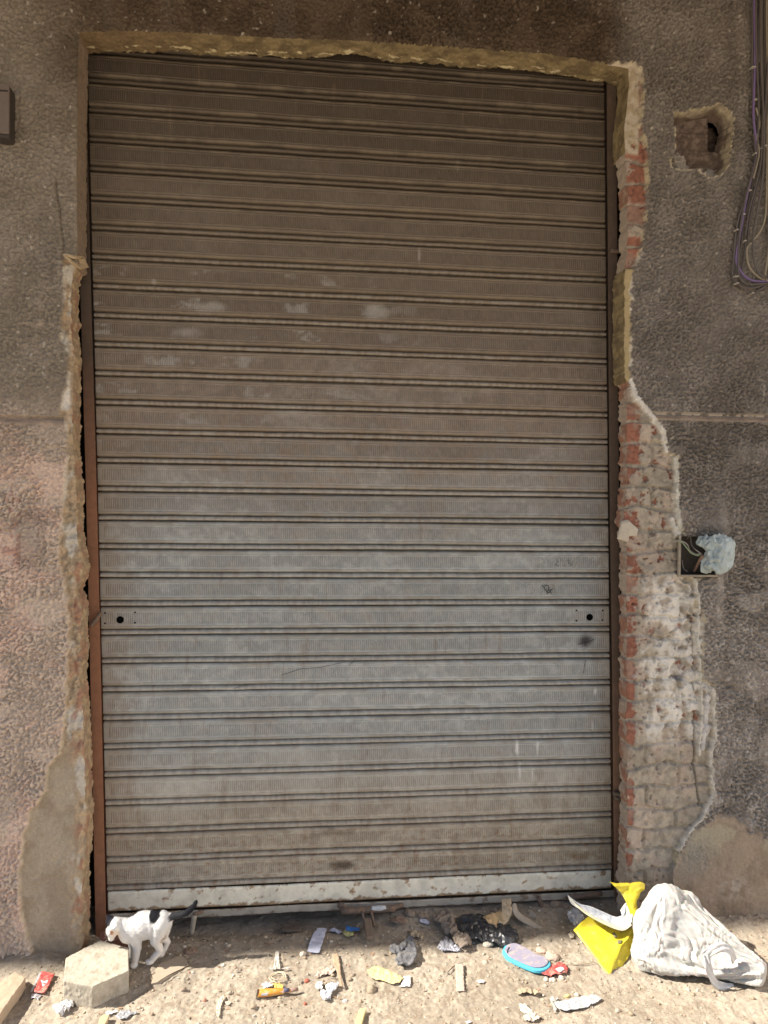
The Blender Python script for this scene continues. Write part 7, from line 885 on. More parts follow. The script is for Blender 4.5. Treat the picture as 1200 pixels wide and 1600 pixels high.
-13,-7,1,-11,-11,-10,-10,-10,-10,-8,-8,-7,-9,-7,-6,2,-15,-12,309,-13,-15,-15,-13,-14,-16,-3,-12,-13,-9,-14,-12,-16,-14,13,-14,12,-10,-15,3,-6,-8,-9,-12,0,-7,-8,-9,-10,-11,-11,-4,-16,-9,290,-11,-18,-13,-16,-10,-8,-13,-14,-14,-10,-10,-12,-11,-11,-7,6,0,5,-10,-14,2,-5,-4,-3,-12,-5,-6,-9,-11,-5,-11,-9,-13,-6,263,-7,-12,-14,-11,-9,-16,-16,-15,-11,-10,-9,-13,-9,-10,-16,2,9,7,-3,-12,-9,1,-6,-5,1,-7,-11,-3,-10,-8,-16,-1,-11,-3,239,4,-16,-9,-12,-17,-16,-15,-15,-10,-12,-9,-10,-8,-16,-11,-4,8,8,5,-5,-12,-1,-4,-4,-4,-9,-2,-6,-8,-8,-14,2,-5,-7,221,8,-14,-14,-13,-17,-14,-14,-15,-11,-11,-6,-14,-6,-15,-11,-10,5,7,10,1,-9,-11,-1,-3,-4,-3,-4,-5,-5,-7,-12,1,-3,-8,225,-6,-15,-14,-15,-17,-14,-13,-14,-10,-11,-6,-13,-7,-12,-11,-11,-4,10,6,8,-4,-10,-9,0,-2,-1,-2,-8,-4,-2,-13,-3,3,-1,208,-9,-13,-16,-15,-16,-13,-13,-15,-10,-10,-6,-10,-8,-13,-10,-14,-3,1,10,8,5,-11,-9,-5,0,-1,3,-3,-4,-3,-10,-6,3,-2,199,-10,-15,-13,-15,-16,-12,-13,-14,-9,-11,-4,-11,-9,-10,-12,-11,-8,1,4,11,5,-2,-13,-5,2,0,1,-3,-5,1,-8,-3,-2,1,192,-13,-14,-15,-11,-17,-13,-15,-11,-9,-11,-3,-12,-9,-9,-11,-9,-9,-5,3,7,10,2,-8,-9,0,2,-2,0,-3,4,-6,-4,1,-4,187,-14,-15,-16,-14,-13,-13,-12,-10,-11,-10,-2,-11,-13,-6,-12,-7,-12,-5,0,5,11,4,-2,-13,1,1,1,-5,1,6,-1,-2,-6,-2,179,-15,-16,-16,-12,-16,-8,-14,-10,-8,-11,0,-13,-11,-6,-11,-7,-12,-6,-3,2,9,8,-1,-6,-11,3,6,-2,6,2,-6,
0,-4,-5,177,-18,-13,-14,-17,-11,-13,-12,-7,-7,-13,1,-12,-10,-7,-9,-10,-7,-11,-3,0,8,7,3,-5,-8,-3,3,9,0,4,-2,-4,-1,-7,168,-15,-13,-14,-13,-14,-13,-13,-3,-7,-12,-1,-13,-8,-7,-7,-10,-7,-8,-7,-4,5,8,5,-4,-6,-6,7,10,1,1,-4,2,-4,-5,163,-16,-16,-12,-13,-12,-12,-11,-9,-4,-8,-3,-10,-8,-11,-5,-9,-7,-9,-3,-8,1,8,3,2,-6,-7,6,10,4,-3,1,1,-4,-4,156,-16,-13,-13,-13,-14,-9,-13,-6,-1,-12,-1,-9,-10,-9,-7,-7,-5,-10,-5,-3,-8,4,11,2,-8,-6,10,9,-1,0,4,-2,-3,-2,147,-13,-16,-11,-12,-12,-12,-10,-6,-2,-10,-3,-6,-11,-8,-8,-5,-8,-4,-6,-7,-3,-4,9,7,-4,-8,9,10,-1,1,-3,-1,-4,0]
BAG_Z = [66,-7,2,0,10,-4,3,4,-6,8,-4,16,-15,-6,13,-3,19,-9,17,-4,10,12,3,5,-7,10,6,8,9,7,5,-1,15,-3,15,-1,-11,7,-13,3,11,-5,13,1,18,-4,13,3,13,0,9,-1,18,-4,20,-4,15,-6,22,-8,21,-5,19,-5,21,-7,22,-5,20,-6,19,-2,19,-5,-351,3,5,-2,-4,-2,18,13,7,7,-4,12,10,22,7,16,14,2,8,-14,12,14,16,7,16,14,16,15,15,14,13,13,19,12,15,15,17,-360,1,-6,-3,-3,9,16,7,13,-4,16,12,1,20,12,16,3,11,15,-16,12,14,13,9,14,17,14,17,15,14,14,15,14,13,16,16,16,-359,5,-4,-7,-6,7,13,8,-3,9,17,1,12,18,11,19,9,13,12,-14,18,12,-2,17,16,17,10,20,17,13,14,13,13,15,16,16,20,-379,8,10,-2,-8,-4,11,1,-4,18,8,3,13,25,12,20,18,11,-6,8,10,13,6,7,20,13,20,16,13,14,14,14,12,16,19,17,23,-387,-3,11,-6,3,3,5,9,-3,-11,9,11,21,23,18,17,15,10,-7,4,11,12,20,12,13,20,12,17,14,14,11,14,15,20,19,22,22,-406,14,-2,8,-2,5,5,3,-18,2,6,17,18,14,21,18,15,4,14,-12,20,16,18,19,15,11,16,13,13,10,12,16,21,21,23,20,18,-405,-2,5,0,11,2,3,-8,-5,18,0,6,15,9,25,19,5,13,17,-2,10,20,23,18,15,6,12,13,12,13,17,21,18,23,23,18,18,-421,-7,7,6,9,1,2,-6,-2,15,14,12,-9,14,28,10,16,21,-1,6,17,9,27,17,18,5,15,9,17,15,20,22,23,24,18,14,20,-420,-4,-8,4,8,7,-3,-7,1,23,6,9,0,14,15,22,22,9,-4,9,24,10,22,19,12,14,9,14,19,21,
24,22,21,19,13,16,19,-421,-10,2,0,6,-4,-1,-4,6,22,25,-16,14,-1,17,21,28,-1,3,24,11,10,24,19,12,12,14,19,23,24,20,20,20,11,18,16,13,-430,2,5,6,6,1,-4,-10,16,1,21,9,-13,16,11,24,15,-1,18,24,-3,23,21,14,13,15,21,22,22,22,16,23,12,16,15,15,9,-426,5,6,-2,0,4,4,8,-4,16,0,15,-14,19,9,15,17,7,28,6,5,24,18,13,17,23,21,21,19,20,19,15,13,15,13,15,6,-420,1,12,3,-5,3,3,1,5,9,-2,18,-12,14,19,-1,23,24,22,-6,15,19,20,19,19,23,19,20,17,21,16,11,16,14,15,11,9,-402,2,-6,-1,-2,-4,7,2,6,4,2,16,-6,3,19,23,17,21,1,14,30,15,8,18,21,20,20,19,18,20,13,16,13,15,11,11,10,-384,2,-8,-9,-3,-5,11,2,1,14,-13,15,-6,19,-4,30,11,12,12,34,10,19,16,13,23,23,22,19,19,16,15,13,13,12,12,10,10,-388,-4,-2,-1,-3,-3,9,6,1,5,-13,24,4,4,10,7,-1,20,32,16,13,19,22,22,22,21,22,17,19,13,15,14,12,13,9,11,7,-375,-10,-2,-5,-5,-1,2,11,-4,-1,5,24,6,-23,17,1,27,19,7,26,21,20,23,18,26,19,22,19,19,15,12,16,10,11,12,6,9,-381,5,-7,-3,3,0,-3,1,-8,18,15,-14,6,-12,15,12,4,14,24,21,24,14,21,19,21,21,26,20,20,19,16,14,13,10,9,11,13,-395,4,2,-5,-1,-2,3,-5,11,19,0,-8,8,-17,-6,30,37,-6,-1,31,31,12,22,19,18,16,22,22,21,18,18,18,15,16,7,15,4,-393,-4,5,6,-4,-2,1,8,16,6,-2,10,-9,-28,6,42,6,-1,8,34,21,21,21,
23,16,17,13,18,20,21,19,17,16,17,10,13,9,-388,-4,8,5,-7,-3,6,8,17,7,-6,-14,-11,-6,16,36,-19,15,8,32,22,22,21,16,24,23,16,15,18,14,20,16,17,14,17,9,10,-371,-10,-3,-2,2,4,11,6,-11,7,10,-23,-16,19,17,14,-12,8,20,29,20,23,16,20,21,26,23,16,17,18,14,14,14,15,16,10,14,-364,1,-9,2,5,8,0,-12,-8,-4,3,-3,-2,1,27,-17,-3,4,19,31,34,23,15,25,20,22,23,21,19,12,21,13,10,16,15,10,13,-350,-17,-7,5,14,5,-8,-13,0,-7,-5,18,-4,-4,7,-5,18,1,9,26,29,21,21,29,10,23,22,23,17,20,18,14,13,13,10,14,9,-339,-14,-11,3,6,-4,-1,5,-8,12,-6,16,-30,-11,15,19,-16,15,9,28,22,20,26,27,13,17,22,22,21,23,13,15,16,13,14,11,10,-348,-3,7,-2,-3,0,1,-13,8,23,-8,2,-20,-9,1,8,-4,17,12,11,26,18,28,23,21,10,23,19,22,19,20,22,12,11,15,10,15,-324,-14,-11,-5,0,9,-1,3,11,5,-14,-9,7,-11,0,3,9,5,12,-5,23,41,27,16,18,15,12,22,16,23,22,13,16,13,16,14,10,-325,-8,-8,10,-5,6,11,6,3,-22,9,-17,8,-10,27,-3,-19,20,-9,10,27,29,27,7,20,17,15,19,14,22,23,15,18,17,11,13,14,-329,0,-4,-2,2,9,9,-2,15,-15,-5,14,-14,12,5,-20,-8,-2,-5,30,18,24,22,12,26,22,13,13,16,18,24,15,21,16,14,17,14,-329,5,-3,7,-3,10,9,8,-18,5,2,-12,5,1,17,-4,-3,-30,0,23,15,24,20,23,18,20,20,6,16,15,20,19,20,15,21,16,20,-323,-5,4,-5,10,17,4,-9,14,-16,10,-10,-5,6,1,-2,
10,-31,4,9,20,18,32,19,20,13,18,9,17,14,13,21,12,24,23,18,12,-301,-6,-18,4,23,16,-13,6,10,-22,16,-7,7,-4,6,0,2,-27,-4,13,15,23,12,29,11,14,27,12,12,15,14,13,12,24,23,16,13,-286,-15,6,3,15,1,2,9,-4,-9,-2,2,-8,1,1,1,-3,8,-18,16,7,11,21,20,21,21,21,15,10,9,17,3,18,20,20,14,16,-269,3,-19,12,7,17,5,-19,2,-16,16,0,-7,-1,-1,14,-1,-13,-12,12,6,17,16,27,20,21,11,15,15,8,16,5,16,17,14,14,20,-253,-12,0,-2,3,28,-4,-18,8,1,-5,12,-2,-9,7,7,-10,-11,-9,4,15,16,17,24,25,8,16,16,7,10,11,14,13,16,8,20,17,-189,5,-7,2,-4,2,6,1,3,4,1,3,-8,9,-3,12,-12,15,-15,12,-10,11,-8,12,-13,9,-11,12,-5,11,-11,6,0,9,0,6,2,7,0,5,4,4,4,2,9,2,7,1,10,3,7,2,10,-2,15,-2,16,-3,17,-1,12,3,13,-4,14,1,-4,15,-24,18,-10,4,6,-1,-198,-7,-1,4,5,6,-2,-13,6,2,-4,2,1,3,4,7,4,8,6,9,10,10,10,10,12,12,12,13,14,10,17,11,-1,-7,5,13,3,-203,4,1,-6,7,4,7,-5,-7,-8,1,-2,1,4,3,11,7,5,9,7,13,10,11,9,15,11,13,13,12,14,14,-3,-3,4,12,4,7,-191,14,-14,-5,-1,5,2,-10,-1,3,4,-3,-10,0,5,9,9,8,7,11,12,11,9,11,16,12,14,10,14,14,5,-8,5,13,3,7,15,-206,23,6,-11,-16,-3,5,-2,-8,-1,6,7,-3,-10,-1,7,9,12,8,9,16,10,13,12,14,11,11,14,16,3,-4,6,12,3,10,12,17,-215,18,7,-3,-10,-15,-5,8,2,
-5,-7,4,4,-1,4,-2,6,11,10,12,13,12,14,12,13,9,16,14,10,-5,5,11,4,10,14,12,8,-208,-1,14,4,-6,-20,-5,3,5,3,-1,-7,-6,3,3,5,6,7,14,10,17,11,14,15,8,13,15,14,-6,7,14,2,11,11,9,10,12,-219,11,-3,3,2,-16,0,0,-3,6,3,2,-5,-7,2,3,9,6,15,12,17,13,15,12,10,13,16,-1,6,12,5,10,9,7,11,14,16,-225,5,1,-13,0,-8,1,2,3,1,2,5,4,-3,-8,2,7,11,11,14,17,17,12,11,12,17,4,7,11,3,11,7,7,13,14,17,15,-237,1,1,-1,-4,-2,-4,-1,-1,2,0,4,3,5,-2,-6,3,12,15,16,20,14,10,13,13,13,5,12,5,9,6,9,14,17,14,15,12,-246,0,3,0,0,-1,-1,-3,-3,-2,-1,-2,1,6,-1,2,0,13,18,14,17,17,12,12,16,9,9,7,7,8,11,14,18,14,15,11,9,-255,1,0,-1,0,1,2,1,-3,-2,-3,3,-3,5,0,1,2,12,16,17,18,15,13,15,12,11,7,5,9,15,15,15,15,13,9,6,3,-261,-1,2,5,2,3,0,0,-1,0,4,-1,-1,2,1,2,2,10,18,16,21,11,17,18,10,9,6,11,16,14,15,13,10,6,4,4,5,-262,6,-1,4,0,2,2,2,2,3,2,1,-1,1,3,1,3,6,18,19,19,14,16,18,12,7,14,15,14,12,10,6,5,3,5,9,12,-255,0,-1,0,5,1,1,1,3,-1,3,1,0,3,0,2,2,4,20,19,20,16,18,15,16,13,13,11,11,8,4,3,5,6,12,11,11,-243,-6,3,-5,-2,0,2,2,1,2,0,3,-1,2,1,4,1,1,22,22,20,18,14,19,16,14,8,8,5,4,5,5,8,11,12,13,11,-239,-3,
2,-1,-3,-2,-1,-1,1,1,1,0,3,0,3,0,2,1,23,25,20,18,19,13,16,4,6,5,5,7,9,8,11,10,8,11,13,-242,4,1,0,-1,-1,-2,-2,2,1,0,3,-1,0,2,2,1,1,25,24,18,14,15,14,14,13,7,6,7,10,10,9,10,13,9,6,10,-254,4,2,4,1,0,0,-2,1,1,0,1,3,0,3,0,2,3,22,22,23,18,13,13,10,13,8,9,11,8,10,12,9,8,14,7,9,-263,1,1,2,1,2,2,2,1,1,0,2,1,1,1,3,0,5,19,21,22,17,18,15,17,8,10,7,6,7,10,6,14,11,5,15,10,-257,-1,-1,1,0,2,0,3,1,0,0,4,1,0,2,0,3,6,18,21,19,17,16,16,15,8,10,8,8,8,6,4,13,11,12,8,12,-251,2,1,-1,2,0,1,0,1,-1,2,1,2,-2,3,3,2,5,19,20,16,17,20,15,11,3,8,9,10,10,9,9,1,12,11,9,11,-242,1,1,1,1,0,1,1,0,0,3,0,-1,4,1,2,0,10,18,20,15,14,17,19,7,5,3,9,10,8,9,10,9,2,14,11,9,-233,0,0,1,2,2,1,1,1,1,-2,-2,2,3,3,1,2,13,13,18,20,8,17,19,14,3,5,0,5,9,12,10,4,13,3,11,9,-221,1,2,2,2,1,1,0,0,-5,-2,3,2,3,2,2,1,13,16,14,19,13,11,18,10,16,5,1,3,1,6,12,11,6,8,4,18,-216,3,1,2,2,0,-1,-4,-5,1,4,2,1,1,4,2,6,6,16,16,15,14,12,15,4,16,14,8,0,5,-1,3,11,11,1,16,6,-202,3,1,-1,-2,-3,-4,-4,4,3,1,2,3,4,4,3,-1,10,14,14,14,11,16,13,3,11,16,16,0,9,4,3,
2,-1,14,9,15,-200,-2,-2,-2,-6,-2,-1,3,4,3,2,2,3,4,3,-5,3,12,14,13,14,14,7,13,4,9,16,15,12,0,9,1,-6,8,6,13,10,-194,-2,-6,-3,0,1,3,5,1,2,1,5,2,3,-4,-6,10,15,12,10,12,12,14,6,10,3,12,12,19,7,5,-3,-6,6,11,14,5,-196,-2,-2,1,3,5,3,4,3,2,-2,3,0,-4,-6,5,12,15,7,12,12,7,15,2,12,6,7,12,18,10,5,-8,7,4,4,13,4,-192,1,3,4,6,5,2,-1,-1,-2,2,-1,-5,-5,5,7,13,14,3,14,5,11,13,3,10,7,5,13,12,14,2,5,-7,7,6,14,3,-178,1,2,4,5,0,-3,-1,-2,0,0,-6,-5,7,7,10,11,4,8,11,4,14,13,0,10,5,7,11,13,8,8,4,1,-6,13,11,4,-174,6,4,2,-4,-3,-2,-4,1,-2,-1,-2,5,8,9,8,6,2,15,2,7,12,8,10,3,7,7,11,13,8,4,5,4,-5,7,13,7,-164,4,-1,-3,-4,-4,-2,-2,0,0,0,1,9,6,6,9,-3,15,8,-1,12,8,13,-1,5,10,8,10,11,5,5,4,6,4,-3,12,9,-154,-2,-5,-3,0,-6,-1,1,0,1,3,9,8,-3,11,-3,10,11,0,11,0,10,12,2,1,13,6,11,11,9,3,4,4,2,-5,13,7,-156,-2,-7,6,-1,-7,2,2,2,7,6,8,1,0,-6,17,4,9,11,3,-5,12,5,12,-5,9,10,10,12,10,1,2,5,-1,0,4,10,-128,-5,8,-8,6,2,-6,8,3,-4,5,2,12,-10,19,-15,4,7,-3,2,9,-12,8,-7,-1,0,-13,11,-20,13,-16,8,-3,-4,-9,7,-18,-4,-24,-4,28,-5,-27,5,14,-1,-24,-6,40,-1,-20,6,26,-16,-1,13,-20,18,-5,2,-3,-6,
-2,-5,15,-19,50,-23,27,-7,3,4,-6,-5,7,10,7,3,-8,16,2,-10,-9,-11,-3,8,-1,-15,-13,-27,22,-33,21,-15,25,-20,5,-7,-3,24,1,-5,25,18,3,-8,7,-14,1,9,7,8,-3,3,14,-9,-13,-11,-4,4,11,-8,-22,-1,-32,20,-24,14,-16,27,-27,6,14,0,-7,26,1,24,2,2,-3,-1,-10,4,10,6,1,5,1,10,-15,-12,-7,2,8,1,-10,-20,-2,-28,19,-19,10,-14,23,-25,19,9,3,2,18,7,14,-6,5,-11,8,-12,8,1,7,3,10,-4,2,-11,-12,-2,5,-1,2,-15,-16,2,-26,14,-19,16,-19,23,-4,13,10,1,-3,14,19,-8,5,10,-16,8,-15,10,4,5,4,10,-7,1,-15,-11,5,5,-9,-3,-11,-13,8,-33,13,-17,18,-15,25,-13,16,-8,30,-4,25,-1,0,-6,21,-43,5,14,-10,11,10,4,3,3,-13,-7,-7,7,0,-8,-5,-9,-7,0,-29,10,-17,15,-8,22,-1,23,-8,19,-11,18,-2,15,-7,17,-35,9,1,-1,-1,7,-11,2,8,-4,-4,9,9,-14,-6,-9,-4,-11,0,-29,9,-11,16,-9,20,-1,26,-12,11,0,22,-4,7,-4,14,-21,3,8,0,-1,-4,-10,0,11,5,-6,10,-10,-6,5,-12,-4,-10,-10,-26,8,-11,15,-6,21,-4,17,-7,2,13,21,-8,2,15,-6,4,-6,8,7,-2,-8,-11,9,3,3,3,2,-5,-8,2,-8,-6,-5,-23,-21,4,-9,11,-2,20,-7,20,-4,5,10,14,-6,3,14,-10,5,1,10,-4,-4,-11,10,6,0,10,1,2,-4,-10,4,-10,-11,-7,-24,-12,-4,-3,3,7,14,-3,16,-5,6,11,7,-2,6,9,-5,10,4,-5,-16,-1,7,10,1,7,7,9,0,-8,-4,-8,-5,-10,-5,-21,-11,-10,2,-1,7,13,-2,17,-5,3,5,7,0,1,8,-8,30,-7,-15,-7,2,8,10,
1,10,7,8,6,-7,-5,-11,-6,-8,-3,-22,-7,-15,2,3,3,11,-2,16,-4,2,8,3,1,0,1,-6,27,-4,-6,-9,4,0,10,7,8,10,5,5,-2,-10,-8,-7,-4,-2,-24,-4,-16,2,1,6,8,0,5,7,1,5,3,-1,-1,-11,-6,43,-2,-11,-3,-11,9,7,11,7,9,9,5,-2,-7,-9,-8,-5,-3,-21,-2,-18,5,-1,5,5,2,6,4,3,4,-2,-1,-2,-8,-12,49,-7,-8,-10,-1,2,10,11,9,10,11,2,4,-8,-6,-10,-6,-4,-19,-4,-14,6,-1,4,1,6,3,1,6,1,-3,-2,-10,-16,-11,59,-2,-11,-6,-9,10,9,11,9,12,8,2,7,-4,-9,-6,-8,-4,-17,-2,-15,6,-1,2,4,1,6,0,3,1,-4,-9,-16,-11,-6,58,-10,-7,-11,1,13,9,13,4,12,12,-2,8,2,-8,-9,-5,-5,-16,-3,-11,4,0,-2,6,2,2,1,3,-4,-9,-14,-12,-8,-7,42,6,-12,4,1,5,13,5,13,11,8,-1,6,8,-6,-6,-7,-4,-16,-2,-12,5,-1,1,4,0,1,3,-2,-9,-12,-15,-6,-10,-7,36,-1,0,12,4,3,7,11,11,10,1,3,4,12,0,-6,-9,-6,-12,-2,-8,5,-5,4,0,3,-3,2,-9,-12,-13,-11,-9,-8,-7,43,-2,7,1,5,12,3,9,10,12,0,2,2,13,4,-7,-8,-2,-17,3,-9,7,-5,0,1,-2,4,-9,-10,-14,-10,-12,-6,-11,-8,54,3,2,4,2,2,15,8,1,5,12,1,-2,11,11,-9,-4,-5,-10,-1,-6,7,-8,2,-2,0,-3,-9,-15,-12,-12,-11,-8,-8,-6,60,1,9,0,3,5,7,11,6,-5,3,4,4,10,5,5,-7,-6,-8,-6,3,4,-8,2,-2,-4,-3,-15,-14,-15,-10,-10,-7,-8,-4,65,6,4,-1,5,5,8,5,2,3,7,-1,3,8,9,-4,1,-3,-7,-8,-2,11,
-10,-2,-2,-1,-11,-17,-14,-11,-10,-8,-8,-7,-5,65,12,3,0,2,8,7,7,4,5,3,2,1,3,2,12,-8,-3,-12,3,-1,7,-7,-7,-1,-5,-18,-17,-10,-9,-11,-6,-6,-8,-6,66,5,12,1,6,2,7,8,7,2,1,-1,8,7,1,2,-3,-2,-8,2,3,0,-6,-7,0,-19,-15,-11,-9,-11,-6,-9,-7,-6,-9,70,5,7,4,7,3,7,6,6,11,-1,1,3,4,2,8,-8,1,0,2,2,-4,-5,-10,-19,-11,-8,-9,-10,-10,-8,-10,-6,-11,-6,71,7,3,9,4,7,6,4,5,7,8,4,-2,2,8,0,0,1,-2,2,4,-5,-11,-8,-17,-7,-15,-9,-10,-7,-9,-10,-11,-9,-7,69,9,5,7,7,4,7,7,4,7,8,0,6,1,5,-1,4,3,-4,10,2,-8,-18,-14,-15,-8,-5,-11,-11,-8,-12,-9,-8,-8,-9,68,6,8,6,6,8,8,4,5,5,6,3,6,1,2,5,3,3,0,10,-5,-6,-13,-14,-17,-8,-10,-11,-10,-6,-9,-10,-8,-9,-11,68,7,8,6,6,8,5,8,3,6,4,1,5,4,-3,10,6,4,9,2,-2,-7,-20,-19,-11,-7,-10,-9,-10,-9,-9,-9,-10,-11,-12,71,8,9,6,6,6,2,6,8,3,6,6,0,0,3,9,5,9,7,3,-3,-5,-22,-26,-2,-12,-6,-12,-9,-10,-10,-10,-13,-12,-12,79,6,9,8,6,7,4,7,5,4,7,-3,2,5,3,5,3,15,5,5,-6,-10,-12,-27,-1,-25,-9,-10,-10,-10,-11,-10,-9,-9,-8,79,10,8,8,6,8,5,5,7,3,-1,7,2,4,2,4,1,15,-2,8,1,-18,-11,-22,-33,-16,-10,-10,-9,-5,-10,-8,-10,-11,-11,101,9,8,7,8,9,5,7,4,1,7,4,4,3,-1,-1,-3,18,-7,10,-2,-17,-16,-23,-27,-13,-13,-17,-12,-11,-11,-9,-7,-11,-10,121,11,
10,8,8,8,9,4,1,8,4,4,1,3,-4,-8,-1,7,10,-12,10,-11,-24,-13,-30,-12,-14,-13,-14,-13,-14,-14,-12,-10,-9,-270,16,-16,2,-1,-9,-6,8,4,-9,10,3,2,12,-8,9,-15,1,-3,12,-11,0,-9,-4,21,-14,10,-7,3,11,-12,0,-8,1,-8,9,18,-17,13,-11,-5,2,0,17,-9,-1,40,-23,-8,9,-18,5,17,8,-19,-3,-3,-2,11,-8,2,-2,2,-1,0,5,0,5,0,4,-26,-10,-2,12,-4,1,14,0,-7,-5,-7,8,14,14,-1,-8,-27,9,11,-11,2,-3,12,39,-25,-25,18,-4,1,12,-3,-6,-6,3,1,-12,-14,6,19,-17,-4,12,-9,1,6,-2,1,13,14,-7,-7,-17,0,33,-11,9,-6,-4,26,-14,-13,15,-13,-17,14,8,1,-5,-8,8,-19,-5,13,10,-16,-15,6,-5,14,-7,-1,2,4,33,-9,1,-20,-1,35,1,-12,13,1,-3,-12,-21,11,-16,2,2,8,13,-1,-7,-5,-14,24,-10,-9,-10,-10,4,-1,3,-5,14,-1,12,11,8,2,-6,-32,29,0,-16,15,11,-9,-16,11,1,-22,-1,3,11,12,6,-5,-7,-9,-6,12,-14,-10,5,2,-10,1,0,13,11,-9,-5,22,-4,5,-19,-8,10,1,12,18,-17,-14,2,1,-1,-4,1,2,11,13,2,-12,-24,-9,6,9,11,3,-3,-17,-8,-5,27,14,-18,3,-4,-7,12,-13,7,-2,19,-22,16,-13,14,-12,7,4,-5,-5,2,8,10,4,-4,-23,7,-14,-5,16,11,1,-2,-19,-14,18,9,5,-15,16,-13,-7,-9,21,8,-3,-6,-3,-11,31,-24,4,18,-4,-10,0,19,5,2,-5,-23,5,-3,-6,-1,-8,10,19,-16,-7,11,-4,10,-16,3,-9,3,7,4,-1,-9,-5,5,24,-5,-14,2,22,-3,-12,-3,11,13,5,-3,-22,6,-8,8,-11,7,-13,12,-8,-2,-6,8,14,5,-24,-6,-1,
5,-12,7,-4,-1,9,35,-6,-10,-8,20,-3,-10,-3,4,11,11,2,-40,2,5,-20,9,-8,11,0,10,11,-10,-22,23,13,-15,-11,8,21,-7,-25,-6,3,8,31,-2,-8,-4,12,0,-4,-3,-9,7,9,12,-41,5,11,-5,-10,-1,-11,16,1,-5,17,-20,-2,19,12,-11,-16,3,26,-8,-3,-4,9,16,1,-11,-16,14,10,-5,-3,-4,-4,2,11,-16,4,-12,6,0,-7,-19,5,16,-6,4,-8,-6,18,6,5,-2,-2,-10,14,-22,24,12,15,-7,-10,-14,-7,19,10,-1,-4,-4,-4,-2,-15,-11,12,-11,0,-4,-11,-3,11,21,4,-17,-7,6,-1,-1,0,0,17,-11,15,15,10,12,-15,4,-13,-16,2,20,13,-4,-3,-4,-1,-35,-6,12,-17,3,18,-25,-9,20,-1,0,8,4,8,-2,0,-5,-9,5,13,13,15,10,-6,-14,-2,6,-13,-11,6,17,16,-2,-3,-4,-51,8,9,-24,-10,19,-3,-7,6,-6,21,9,-1,4,-4,-5,-5,-3,17,5,20,9,-9,3,-6,-11,-2,9,-8,-8,8,16,15,0,-2,-55,-19,-3,6,-7,9,-4,7,0,4,11,-7,14,-2,1,-1,1,2,7,20,9,7,-13,-5,-4,5,-1,-8,-1,4,-6,7,16,12,3,-86,-1,1,0,21,-13,4,1,6,12,-5,-12,-2,2,-1,0,1,1,30,19,-4,5,14,-2,-5,-4,-3,-1,1,-5,1,-2,4,13,13,-74,-16,11,12,-17,17,-2,2,5,13,-3,-14,-3,4,-1,1,0,4,23,-1,11,8,-3,17,1,0,-4,0,-4,-1,0,-4,1,0,12,-67,-1,0,6,15,-3,1,-5,8,4,5,-4,1,1,0,0,2,0,-5,2,7,7,6,10,15,3,2,0,-5,-4,1,0,-2,1,1,-61,5,-5,13,21,-5,2,-3,7,4,-7,-1,1,-2,0,1,0,2,4,-2,3,2,5,4,7,11,-6,1,8,3,1,-1,
-2,-3,3,-51,-5,-3,10,14,11,0,-1,7,-1,-1,-3,4,-3,-1,-1,3,1,2,-1,5,-1,1,2,-2,2,2,10,-3,5,-2,4,4,1,1,-45,0,-1,12,12,3,6,2,3,-3,1,-3,-1,0,1,0,0,2,1,0,0,1,2,-3,3,-1,-2,2,-3,1,1,1,1,0,6,-11,-14,3,8,11,10,2,-2,-4,-1,0,0,7,-1,1,2,-2,-1,1,2,-2,1,2,-4,-2,1,0,-1,-2,0,-1,0,4,-1,-3,2,-4,-4,5,4,2,-2,6,3,4,1,2,-1,1,-1,-1,0,-1,-1,-4,-1,-1,-2,0,-1,-2,5,4,0,1,0,0,0,5,-6,2,-2,-3,8,3,-4,5,5,0,-2,3,-4,-2,-1,-1,-1,0,-1,-4,-2,-3,-2,-1,0,-2,3,3,3,1,9,3,0,3,-5,-1,9,-1,-1,5,-6,8,-2,3,6,-7,-2,-5,-1,-2,-3,0,-1,0,-3,-2,-1,2,-1,2,4,-2,-1,4,0,4,-3,1,3,5,-2,12,-6,9,3,-7,7,1,-5,4,6,-4,-3,-3,0,-2,-4,0,-1,0,-4,0,3,-2,0,4,-3,1,-2,2,2,-2,2,0,2,1,12,1,2,5,-6,4,5,-4,2,7,-1,-2,-2,-5,-1,1,-2,3,-4,-4,-1,2,2,1,-5,7,-9,3,-1,-3,-6,7,3,-1,0,13,0,6,3,0,-1,7,-5,1,8,-5,2,-4,4,-3,-3,3,-2,0,-4,5,-3,0,1,-7,-8,8,-10,1,0,-3,-9,5,0,0,26,-3,8,-3,7,1,-3,5,-2,1,6,0,1,0,-1,-3,-2,4,0,-4,-18,7,3,-1,-4,-10,0,4,-11,1,1,-8,-5,6,2,33,-1,5,-3,8,1,-2,2,3,-1,9,-1,-3,2,3,-3,-2,2,-21,6,-7,-14,8,3,1,-11,3,1,-6,-10,4,-5,-8,0,1,46,7,-2,-2,11,1,-2,1,7,-2,5,-3,
